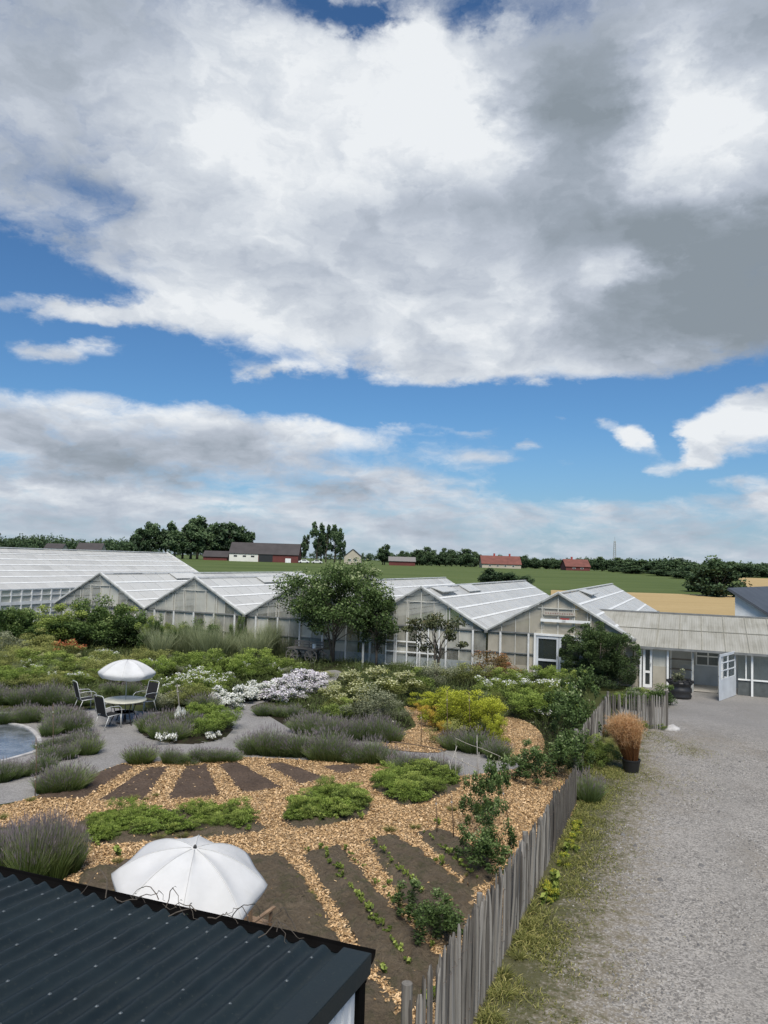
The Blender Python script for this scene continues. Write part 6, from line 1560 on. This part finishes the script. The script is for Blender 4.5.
fill(['daisy0', 'daisy1', 'cream0', 'cream2'], 'small white-flecked plant scattered through the mixed border behind the terrace', 'white-flecked border plants', 22, -6, 155, 664, 690, 15, 14, 31)
fill(['straw0', 'straw1', 'tuft0'], 'thin stalky plant rising out of the mixed border behind the terrace', 'stalky border plants', 26, -8, 160, 662, 690, 8, 15, 32)
fill(['straw2', 'grey0', 'daisy2'], 'loose stalky plant in the bright band behind the phlox', 'stalky plants behind the phlox', 18, 150, 290, 668, 690, 9, 17, 33)
fill(['dark1', 'dark0', 'grey2'], 'dark tall-stemmed plant before the second and third gables', 'dark stems before the gables', 12, 150, 250, 652, 658, 10, 32, 34)
fill(['olive1', 'straw1', 'mid2', 'daisy1'], 'loose mixed plant in the border right of the yellow perennials', 'mixed plants right of the yellow perennials', 14, 478, 575, 690, 712, 13, 15, 35)
# --- vegetable beds
def veg(bed, n, label, keys, sc, seed):
    r = np.random.default_rng(seed); P = np.asarray(bed); lo, hi = P.min(0), P.max(0); k = 0
    while k < n:
        x, y = r.uniform(lo[0], hi[0]), r.uniform(lo[1], hi[1])
        if not inside(P, np.array([x]), np.array([y]))[0] or edge_dist(P, np.array([x]), np.array([y]))[0] < .2: continue
        s = sc * r.uniform(.45, 1.3); P_[keys[k % len(keys)]].place(label, (x, y, .05), (s, s, s * r.uniform(.7, 1.7)), None, label + ' ones'); k += 1
ng = len(SOIL) + len(NEAR)
veg(beds[ng], 70, 'low leafy green plant in the long vegetable bed below the soil fan', ['herb0', 'herb1', 'herb2'], .62, 1)
veg(beds[ng + 1], 60, 'bright leafy plant in the middle boat-shaped vegetable bed', ['herb0', 'herb1', 'herb2'], .66, 2)
veg(beds[ng + 2], 46, 'leafy green plant in the vegetable bed below the bean canes', ['herb2', 'herb0', 'herb1'], .72, 3)
def seeds(pa, pb, n, label, sc, skip=.1, seed=0):
    r = random.Random(seed); a, b = at(*pa), at(*pb)
    for i in range(n):
        f = i / (n - 1)
        if r.random() < skip: continue
        s = sc * .8 * r.uniform(.45, 1.2); P_['seed%d' % r.randrange(3)].place(label, (a[0] + (b[0] - a[0]) * f + r.gauss(0, .02), a[1] + (b[1] - a[1]) * f + r.gauss(0, .02), .06), (s, s, s), None, label + ' ones')
seeds((322, 853), (412, 975), 34, 'seedling in the row down the left side of the widest near soil bed', .17, .08, 1)
seeds((346, 853), (432, 950), 26, 'seedling in the sparse row along the right side of the widest near soil bed', .13, .25, 2)
seeds((372, 843), (455, 935), 24, 'seedling in the row down the narrow bed right of the widest one', .15, .2, 3)
seeds((424, 836), (476, 882), 16, 'seedling in the short bed nearest the bean canes', .17, .15, 4)
seeds((135, 863), (105, 872), 3, 'seedling at the back edge of the bed behind the near parasol', .12, 0, 5)
# weeds on the soil under the near parasol
fill(['tuft0', 'tuft1'], 'thin weed tuft on the soil bed behind the near parasol', 'weeds on the parasol bed', 10, 272, 322, 878, 930, 8, 3.5, 14)
def weeds(n, seed):
    r = np.random.default_rng(seed); k = 0; lo, hi = chip_poly.min(0), chip_poly.max(0)
    while k < n:
        x, y = r.uniform(lo[0], hi[0]), r.uniform(9, 17.5); X_, Y_ = np.array([x]), np.array([y])
        if not inside(chip_poly, X_, Y_)[0]: continue
        near = min(edge_dist(b, X_, Y_)[0] for b in beds)
        if near > .22 and r.uniform() > .12: continue
        s = r.uniform(.10, .26); P_[['tuft0', 'tuft1', 'seed0', 'seed2'][k % 4]].place('small weed at the edge of a soil bed beside the wood chips', (x, y, .02), (s, s, s), None, 'weeds along the bed edges', 'weed'); k += 1
weeds(44, 4)
# --- shrubs along the fence
for i, (x, y, wv, tv) in enumerate(((418, 930, 44, 884), (436, 962, 48, 908), (428, 948, 40, 898), (446, 935, 30, 905))): put('climb%d' % (i % 3), 'pale leafy shrub at the lower end of the near soil beds, beside the fence', x, y, wv, tv, 'leafy shrubs by the near fence end')
for i, (x, y, wv, tv) in enumerate(((472, 868, 34, 818), (490, 890, 44, 838), (478, 880, 42, 842), (500, 868, 34, 800))): put('climb%d' % (i % 3), 'leafy shrub leaning on the middle of the long paling fence', x, y, wv, tv, 'leafy shrubs by the middle of the fence')
for i, (x, y, wv, tv) in enumerate(((478, 838, 30, 776), (492, 832, 34, 762), (484, 818, 28, 770))): put('climb%d' % (i % 3), 'slender tall shrub trained on canes right of the boat-shaped beds', x, y, wv, tv, 'slender shrubs on canes')
for i, (x, y, wv, tv) in enumerate(((534, 790, 40, 752), (556, 790, 36, 740), (520, 784, 30, 756), (546, 780, 36, 744), (570, 782, 30, 736), (580, 778, 24, 730), (528, 776, 26, 742))):
    put('climb%d' % (i % 3), 'loose leafy rose-like shrub leaning over the far end of the long paling fence', x, y, wv, tv, 'shrubs over the far fence end')
for i, (x, y, wv, tv) in enumerate(((572, 748, 40, 690), (562, 734, 34, 692), (584, 744, 30, 682), (576, 722, 26, 668), (570, 760, 36, 706))): put(['climb1', 'climb2', 'climb0'][i % 3], 'tall straggling shrub behind the side run of fence', x, y, wv, tv, 'straggling shrubs at the fence corner')
for i, (x, y, wv, tv) in enumerate(((600, 768, 36, 742), (590, 772, 30, 736), (612, 758, 26, 738))): put(['mid0', 'mid1', 'olive0'][i % 3], 'low green growth outside the side run of fence, left of the potted grass', x, y, wv, tv, 'growth by the side fence')
put('russet0', 'small russet plant at the foot of the side fence left of the potted grass', 606, 738, 14, 726)
fill(['mid2', 'olive1'], 'low green plant in front of the facing fence', 'plants before the facing fence', 4, 622, 662, 730, 733, 14, 8, 21)
fill(['mid0', 'dark0'], 'weedy plant behind the facing fence', 'plants behind the facing fence', 6, 606, 664, 706, 712, 22, 18, 22)
ya = at(533, 905); yb = at(566, 828)
for i in range(34):
    f = rp.random(); s = rp.uniform(.10, .30); k_ = 'lowyellow' if i % 5 < 3 else ['seed0', 'tuft1'][i % 2]
    P_[k_].place('low yellow-flowered plant along the outer foot of the long paling fence' if k_ == 'lowyellow' else 'small green weed among the yellow plants along the outer fence foot', (fence_x(ya[1] + (yb[1] - ya[1]) * f) + .18 + abs(rp.gauss(0, .12)), ya[1] + (yb[1] - ya[1]) * f, .01), (s, s, s * rp.uniform(.9, 1.8)), None, 'yellow plants along the fence' if k_ == 'lowyellow' else 'weeds among the yellow plants')
for i in range(12):
    y = 6.6 + i * .48; s = rp.uniform(.28, .5); P_['tuft%d' % (i % 3)].place('rough grass tuft at the outer foot of the near half of the paling fence', (fence_x(y) + .15 + rp.uniform(-.05, .1), y, .01), (s, s, s * rp.uniform(.5, .9)), None, 'grass tufts along the fence')
# --- canes, stakes and hoops
M['rod'] = plain('weathered_rod', (.30, .28, .24), .8, .3, 9)
def cane(label, bx, by, tx, ty, r=.011, m=None, name='cane', cat='cane', group=None):
    p = at(bx, by); q = atY(tx, ty, p[1]); c = thing(name, label, cat, (p[0], p[1], 0), 0, group); b_ = MB(); k = (np.array(q) - p)
    b_.tube([(0, 0, -.02), tuple(k * .5 + np.array([.008, 0, 0])), tuple(k)], [r, r * .92, r * .7], 6); link('shaft', b_.mesh('shaft', smooth=True), m or M['cane'], c)
    t_ = MB(); e = k / np.linalg.norm(k); t_.tube([tuple(k * .82), tuple(k * .82 + e * .03)], r * 1.5, 6); link('tie', t_.mesh('tie'), M['cane_pale'], c); return c
for (lab, *q) in (('thin brown cane at the left end of the short soil bed', 437, 838, 436, 797), ('thin brown cane over the middle of the short soil bed', 454, 843, 451, 794), ('leaning dark cane right of the slender shrubs', 510, 832, 502, 786),
                  ('tall cane standing in the yellow perennials, left one', 447, 748, 447, 690), ('tall cane standing in the yellow perennials, right one', 470, 740, 469, 692), ('cane in the left wood-chip bay', 421, 746, 421, 712),
                  ('cane at the pond corner, nearest the gravel', 36, 786, 36, 737), ('tall cane rising from the lavender right of the pond', 53, 752, 53, 704), ('cane by the lavender tuft at the tip of the soil fan', 35, 797, 35, 776)):
    cane(lab, *q)
cane('stake in the middle of the round island bed, with white blossom climbing it', 181, 728, 177, 684, .022, M['wood_old'], 'stake', 'stake')
put('whitestar', 'thin white-blossomed climber at the foot of the stake in the island bed', 179, 733, 9, 708)
for i, (x, y, x2, y2) in enumerate(((425, 776, 430, 756), (432, 778, 430, 757), (444, 782, 457, 746), (452, 783, 449, 760), (455, 784, 456, 752), (464, 780, 462, 758), (477, 778, 477, 735), (478, 776, 479, 752), (470, 780, 468, 762))):
    cane('pale bean cane in the loose group below the gravel path', x, y, x2, y2, .009, M['cane_pale'], 'bean_cane', 'cane', 'bean canes')
def hoop(label, pts, r, m, name='hoop'):
    P = [atY(x, y, Y) for x, y, Y in pts]; b = P[0]; o = thing(name, label, 'plant support', (b[0], b[1], 0)); k = MB(); C_ = catmull(np.array(P), 5, False); C_ = np.vstack([C_, P[-1]])
    k.tube([c - np.array([b[0], b[1], 0]) for c in C_], r, 6); link('rod', k.mesh('rod', smooth=True), m, o)
    e = MB()
    for q in (0, -1): c = P[q] - np.array([b[0], b[1], 0]); e.tube([(c[0], c[1], -.02), tuple(c)], r * .55, 5)
    link('leg', e.mesh('leg'), m, o); return o
Yb = float(at(470, 780)[1]); Yc = float(at(470, 776)[1])
hoop('long curved pale rod bent over the bean canes, lower one', [(441, 750, Yb), (456, 758, Yb), (470, 765, Yb - .1), (488, 772, Yb - .1), (508, 776, Yb)], .008, M['rod'])
hoop('curved pale rod above the grey lavender mounds, upper one', [(456, 738, Yc), (468, 744, Yc), (480, 748, Yc), (490, 752, Yc), (499, 756, Yc)], .008, M['rod'])
hoop('dark bent rod reaching over the gravel path towards the pale hoops', [(392, 742, Yc + .4), (410, 744, Yc + .3), (428, 747, Yc + .2), (444, 751, Yc)], .014, M['cane'])

# ------------------------------------------------------------------ trees near the greenhouses
tp = at(333, 664); Htop = float(atY(335, 552, tp[1])[2]); rx = 124 / FPX * tp[1] / 2
T1 = tree_proto(201, 'leaf_tree', Htop, 1.3, (rx * .98, rx * .9, (Htop - 1.15) / 2 * .95), 25000, (.13, .07), stems=3, limbs=9, clumps=110, spread=.24, trunk_r=.055, zc=(Htop + 1.0) / 2)
T1.place('multi-stemmed leafy tree in front of the third and fourth gables', tp, 1.0, .4)
T1b = tree_proto(203, 'leaf_tree', 3.9, 1.0, (1.3, 1.2, 1.4), 5600, (.12, .065), stems=1, clumps=34, spread=.33, trunk_r=.06, zc=2.5)
T1b.place('smaller leafy tree overlapping the right side of the multi-stemmed tree', at(376, 668), 1.0, 1.0)
t2p = at(436, 682); H2 = float(atY(436, 606, t2p[1])[2])
T2 = tree_proto(207, 'leaf_brown', H2, 1.0, (1.55, 1.4, 1.05), 1500, (.15, .08), stems=2, clumps=17, spread=.27, trunk_r=.05, zc=H2 - 1.15)
T2.place('sparse bronze-leaved small tree in front of the fourth gable', t2p, 1.0, .2)

# ------------------------------------------------------------------ distance: farm, houses, trees, mast
def Zl(x, y): return float(gh(x, y))
def far_house(label, x0p, x1p, Y, eave_y, ridge_y, base_y, wall_m, roof_m, depth=8, name='farmhouse', rz=0.0, gable_front=False, chim=0, windows=3, door=True):
    a = atY(x0p, base_y, Y); b = atY(x1p, base_y, Y); Lh_ = float(np.linalg.norm(b[:2] - a[:2])); cx_ = (a + b) / 2; z0 = Zl(cx_[0], Y)
    ze = float(atY((x0p + x1p) / 2, eave_y, Y)[2]) - z0; zr = float(atY((x0p + x1p) / 2, ridge_y, Y)[2]) - z0
    r = thing(name, label, 'building', (cx_[0], Y, z0), rz); h = Lh_ / 2; d = depth; m = MB()
    if not gable_front:
        m.add([(-h, 0, -1), (h, 0, -1), (h, d, -1), (-h, d, -1), (-h, 0, ze), (h, 0, ze), (h, d, ze), (-h, d, ze), (-h, d / 2, zr - .05), (h, d / 2, zr - .05)], [(0, 1, 5, 4), (1, 2, 6, 9, 5), (2, 3, 7, 6), (3, 0, 4, 8, 7)])
        rf = MB(); rf.slab([(-h - .3, -.4, ze - .1), (h + .3, -.4, ze - .1), (h + .3, d / 2, zr + .1), (-h - .3, d / 2, zr + .1)], .15); rf.slab([(h + .3, d + .4, ze - .1), (-h - .3, d + .4, ze - .1), (-h - .3, d / 2, zr + .1), (h + .3, d / 2, zr + .1)], .15)
    else:
        m.add([(-h, 0, -1), (h, 0, -1), (h, d, -1), (-h, d, -1), (-h, 0, ze), (h, 0, ze), (h, d, ze), (-h, d, ze), (0, 0, zr - .05), (0, d, zr - .05)], [(0, 1, 5, 8, 4), (1, 2, 6, 5), (2, 3, 7, 9, 6), (3, 0, 4, 7)])
        rf = MB(); rf.slab([(-h - .3, -.3, ze - .15), (0, -.3, zr + .1), (0, d + .3, zr + .1), (-h - .3, d + .3, ze - .15)][::-1], .15); rf.slab([(h + .3, d + .3, ze - .15), (0, d + .3, zr + .1), (0, -.3, zr + .1), (h + .3, -.3, ze - .15)][::-1], .15)
    link('wall', m.mesh('wall'), wall_m, r); ro = link('roof', rf.mesh('roof'), roof_m, r)
    for i in range(windows):
        x = -h + Lh_ * (i + 1) / (windows + 1); w = MB(); w.box((x, -.04, ze * .55), (1.1, .08, ze * .32)); f = link('window', w.mesh('window'), M['white'], r)
        w = MB(); w.box((x, -.07, ze * .55), (.86, .06, ze * .25)); link('pane', w.mesh('pane'), M['dark'], f)
    for i in range(chim): m = MB(); m.box((-h * .3 + h * .8 * i, d / 2, zr + .4), (.7, .7, 1.4)); link('chimney', m.mesh('chimney'), M['red'], ro)
    return r
MW = plain('lime_white', (.62, .61, .56), .8, .1, .3); MRd = plain('falu_red', (.115, .028, .024), .8, .2, .5); MRf = plain('dark_barn_roof', (.055, .048, .048), .8, .25, .3); MTile = plain('red_tile', (.165, .060, .045), .8, .25, .5); MTan = plain('tan_render', (.40, .36, .29), .8, .1, .4)
barn = far_house('long barn with white and red walls under a dark roof, beyond the greenhouses', 229, 298, 295, 554, 543, 562.5, MRd, MRf, 11, 'barn', 0, windows=0)
bl_ = float(np.linalg.norm(atY(229, 560, 295)[:2] - atY(298, 560, 295)[:2])); ez_ = 3.3
m = MB(); m.box((-bl_ / 2 + bl_ * .21, -.06, 1.4), (bl_ * .42, .10, 3.4)); link('white_wall', m.mesh('white_wall'), MW, barn)
for fx in (.09, .22, .34): m = MB(); m.box((-bl_ / 2 + bl_ * fx, -.13, 2.0), (1.3, .06, .6)); link('window', m.mesh('window'), M['dark'], barn)
m = MB(); m.box((-bl_ / 2 + bl_ * .53, -.08, 1.4), (bl_ * .20, .08, 3.3)); link('dark_bay_panel', m.mesh('dark_bay_panel'), M['dark'], barn)  # flat dark panel, painted as the shade inside an open bay
m = MB(); m.box((-bl_ / 2 + bl_ * .855, -.10, .7), (bl_ * .08, .1, 1.8)); link('door', m.mesh('door'), M['white'], barn)
far_house('low red shed just left of the barn', 203, 227, 302, 556.5, 551, 560.5, MRd, MRf, 7, 'field_shed', windows=0)
far_house('small cream house with its gable towards us, right of the barn', 344, 361, 300, 556.5, 549.5, 563, MTan, MRf, 9, 'farmhouse', gable_front=True, windows=2)
far_house('low red-walled shed with a grey roof left of the dark hedge trees', 389, 415, 310, 561, 557, 564.5, MRd, plain('pale_shed_roof', (.2, .19, .18), .8), 7, 'field_shed', windows=0)
far_house('wide farmhouse with a long red tile roof', 482, 521, 330, 564, 556, 568, MTan, MTile, 10, 'farmhouse', windows=4, chim=2)
far_house('red farmhouse with red roof and its gable towards us, right of the wide one', 566, 590, 320, 566.5, 559.5, 571, MRd, MTile, 10, 'farmhouse', gable_front=False, windows=2, chim=1)
far_house('small cottage with tan walls at the far left edge of the wood', 76, 101, 420, 549.5, 543, 553, MTan, MRf, 8, 'cottage', windows=2)
far_house('tan cottage nearer the left edge, before the wood', 44, 62, 430, 548, 543.5, 552, MTan, MRf, 8, 'cottage', windows=2)
for i, (x, c) in enumerate(((304, 'white'), (317, 'grey'))):
    p = atY(x, 561.5, 292); z = Zl(p[0], 292); cr = thing('parked_car', '%s parked car between the barn and the small cream house, %s one' % (('white', 'left') if i == 0 else ('pale grey', 'right')), 'car', (p[0], 292, z))
    b_ = MB(); prof = [(-2, .35), (-2.05, .8), (-1.3, .95), (-.75, 1.42), (.7, 1.45), (1.25, .98), (2.0, .85), (2.1, .4)]
    k = len(prof); b_.add([(x_, -.8, z_) for x_, z_ in prof] + [(x_, .8, z_) for x_, z_ in prof], [tuple(range(k))[::-1], tuple(range(k, 2 * k))] + [(q, (q + 1) % k, k + (q + 1) % k, k + q) for q in range(k)])
    link('body', b_.mesh('body'), M['white'] if i == 0 else M['alu'], cr)
    w_ = MB(); w_.slab([(-.68, -.82, 1.0), (.95, -.82, 1.0), (.65, -.80, 1.36), (-.6, -.80, 1.36)], .01); link('side_window', w_.mesh('side_window'), M['dark'], cr)
    for sx in (-1.25, 1.3):
        for sy in (-.78, .78): w_ = MB(); w_.tube([(sx, sy - .09, .33), (sx, sy + .09, .33)], .33, 14); link('wheel', w_.mesh('wheel'), M['rubber'], cr)
# tall field trees
kinds = [tree_proto(300 + i, 'leaf_far', 10, 2.0, (3.4, 3.4, 4.2), 2600, (.75, .5), clumps=22, spread=.34, trunk_r=.28, zc=5.6) for i in range(4)]
low = [tree_proto(320 + i, 'leaf_far', 10, .8, (4.2, 4.2, 5.0), 4400, (.62, .44), clumps=48, spread=.34, trunk_r=.28, zc=4.5) for i in range(3)]
tall = [tree_proto(310 + i, 'leaf_far', 10, 2.6, (2.2, 2.2, 4.2), 2000, (.55, .36), clumps=16, spread=.34, trunk_r=.2, zc=5.8) for i in range(3)]
def ftree(label, px, ty, wpx, Y, group=None, kind=None, by=None):
    if by is not None: Y = float(atland(px, by)[1])
    p = atY(px, ty, Y); z = Zl(p[0], Y); H = float(p[2]) - z; w = wpx / FPX * Y
    k = kind or kinds; pr = k[rp.randrange(len(k))]; base = 6.9 if k is kinds else (8.4 if k is low else 4.6)
    return pr.place(label, (p[0], Y, z), (w / base, w / base, H / 9.9), None, group)
g_ = 'tall trees left of the barn'
for (x, ty, wv) in ((143, 525, 22), (152, 522, 20), (167, 519, 22), (184, 521, 26), (199, 516, 28), (213, 520, 26), (228, 518, 30), (241, 522, 22), (250, 528, 14), (176, 530, 26), (192, 528, 30), (222, 530, 30), (208, 532, 26)): ftree('tall dark tree in the group standing left of the barn', x, ty, wv, 320 + rp.uniform(-8, 22), g_)
g_ = 'slender trees right of the barn'
for (x, ty, wv) in ((318, 521, 15), (327, 524, 13), (336, 525, 15), (341, 532, 12), (306, 534, 11), (322, 532, 16)): ftree('slender tall tree right of the barn behind the leafy garden tree', x, ty, wv, 315 + rp.uniform(-5, 10), g_, tall)
for (x, ty, wv) in ((385, 545, 13), (383, 549, 14)): ftree('dark round tree beside the low red-walled shed', x, ty, wv, 318, 'trees by the low red shed')
for (x, ty, wv) in ((404, 550, 16), (418, 549, 18), (427, 546, 14), (432, 549, 18), (446, 547, 18), (452, 549, 16), (466, 548, 20), (475, 551, 14), (440, 551, 20)): ftree('dark field tree in the line between the red shed and the wide farmhouse', x, ty, wv, 345 + rp.uniform(-8, 20), 'trees left of the wide farmhouse', low)
for (x, ty, wv) in ((524, 554, 14), (535, 557, 16), (547, 558, 14), (556, 559, 12), (595, 562, 10)): ftree('distant tree between the two red-roofed farmhouses', x, ty, wv, 370, 'trees between the farmhouses', low)
for (x, by, ty, wv) in ((492, 585, 567, 26), (510, 586, 571, 22), (526, 588, 574, 16)): ftree('low dark bush at the near edge of the green field behind the greenhouse ridges', x, ty, wv, 0, 'bushes behind the greenhouse ridges', kind=low, by=by)
ftree('big dark round tree standing alone in front of the ripe wheat', 718, 554, 50, 0, kind=low, by=598); ftree('lower dark tree joined to the left side of the big round one', 699, 571, 32, 0, kind=low, by=592)
for (x, ty, wv, Y) in ((602, 556, 15, 330), (618, 557, 16, 330), (626, 558, 18, 320), (640, 560, 20, 300), (655, 561, 20, 290), (668, 560, 22, 280), (676, 557, 20, 275), (690, 562, 24, 262), (684, 570, 20, 240), (740, 562, 22, 270), (752, 563, 24, 280), (765, 564, 22, 290), (775, 562, 24, 290), (632, 566, 18, 280), (662, 569, 20, 260), (614, 567, 10, 300)):
    ftree('dark tree in the hedgerow line closing the green field on the right', x, ty, wv * 1.35, Y, 'hedgerow trees on the right', low)
# far-off wood along the horizon: one mass
def wood():
    rng = np.random.default_rng(77); Vs = []; Fs = []; Ss = []; nb = 0
    for (x0, x1, Y, top, dens, amp) in ((-260, 150, 560, 11.5, 420, 2.0), (-60, 40, 520, 8.0, 60, 2), (100, 145, 520, 10.0, 60, 1.5), (130, 520, 900, 10.0, 240, 3), (380, 900, 620, 7.4, 420, 2.2), (580, 980, 480, 7.2, 300, 2)):
        for i in range(dens):
            px = x0 + (x1 - x0) * rng.uniform(); p = atY(px, 560, Y + rng.uniform(-20, 40)); z = Zl(p[0], p[1]); r = rng.uniform(3.2, 5.5); H = top * rng.uniform(.75, 1.1) + amp * .5 * math.sin(px * .05) * math.sin(px * .021)
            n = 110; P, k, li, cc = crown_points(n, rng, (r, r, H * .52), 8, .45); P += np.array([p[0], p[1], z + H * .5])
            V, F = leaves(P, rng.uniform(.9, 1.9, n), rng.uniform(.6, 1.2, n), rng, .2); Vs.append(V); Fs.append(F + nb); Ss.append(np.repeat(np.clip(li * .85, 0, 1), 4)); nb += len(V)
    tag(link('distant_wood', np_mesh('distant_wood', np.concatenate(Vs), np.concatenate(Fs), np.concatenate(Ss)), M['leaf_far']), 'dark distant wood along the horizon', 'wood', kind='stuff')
wood()
# lattice mast
Ym = 560; p = atY(614.5, 566, Ym); z = Zl(p[0], Ym); Hm = float(atY(614.5, 541, Ym)[2]) - z
mast = thing('radio_mast', 'thin lattice mast on the horizon right of the farmhouses', 'mast', (p[0], Ym, z)); m = MB(); hw = 1.0
for (sx, sy) in ((-1, -1), (1, -1), (1, 1), (-1, 1)): m.bar((sx * hw, sy * hw, 0), (sx * hw * .5, sy * hw * .5, Hm), .22, .22)
link('upright', m.mesh('upright'), M['bar_grey'], mast); m = MB(); nseg = 14
for i in range(nseg):
    z0, z1 = Hm * i / nseg, Hm * (i + 1) / nseg; w0_ = hw * (1 - .5 * i / nseg); w1_ = hw * (1 - .5 * (i + 1) / nseg)
    m.bar((-w0_, -w0_, z0), (w1_, -w1_, z1), .12, .12); m.bar((w0_, w0_, z0), (-w1_, w1_, z1), .12, .12)
link('brace', m.mesh('brace'), M['bar_grey'], mast)
m = MB(); m.tube([(0, 0, Hm), (0, 0, Hm + 3)], .1, 6); link('antenna', m.mesh('antenna'), M['bar_grey'], mast)
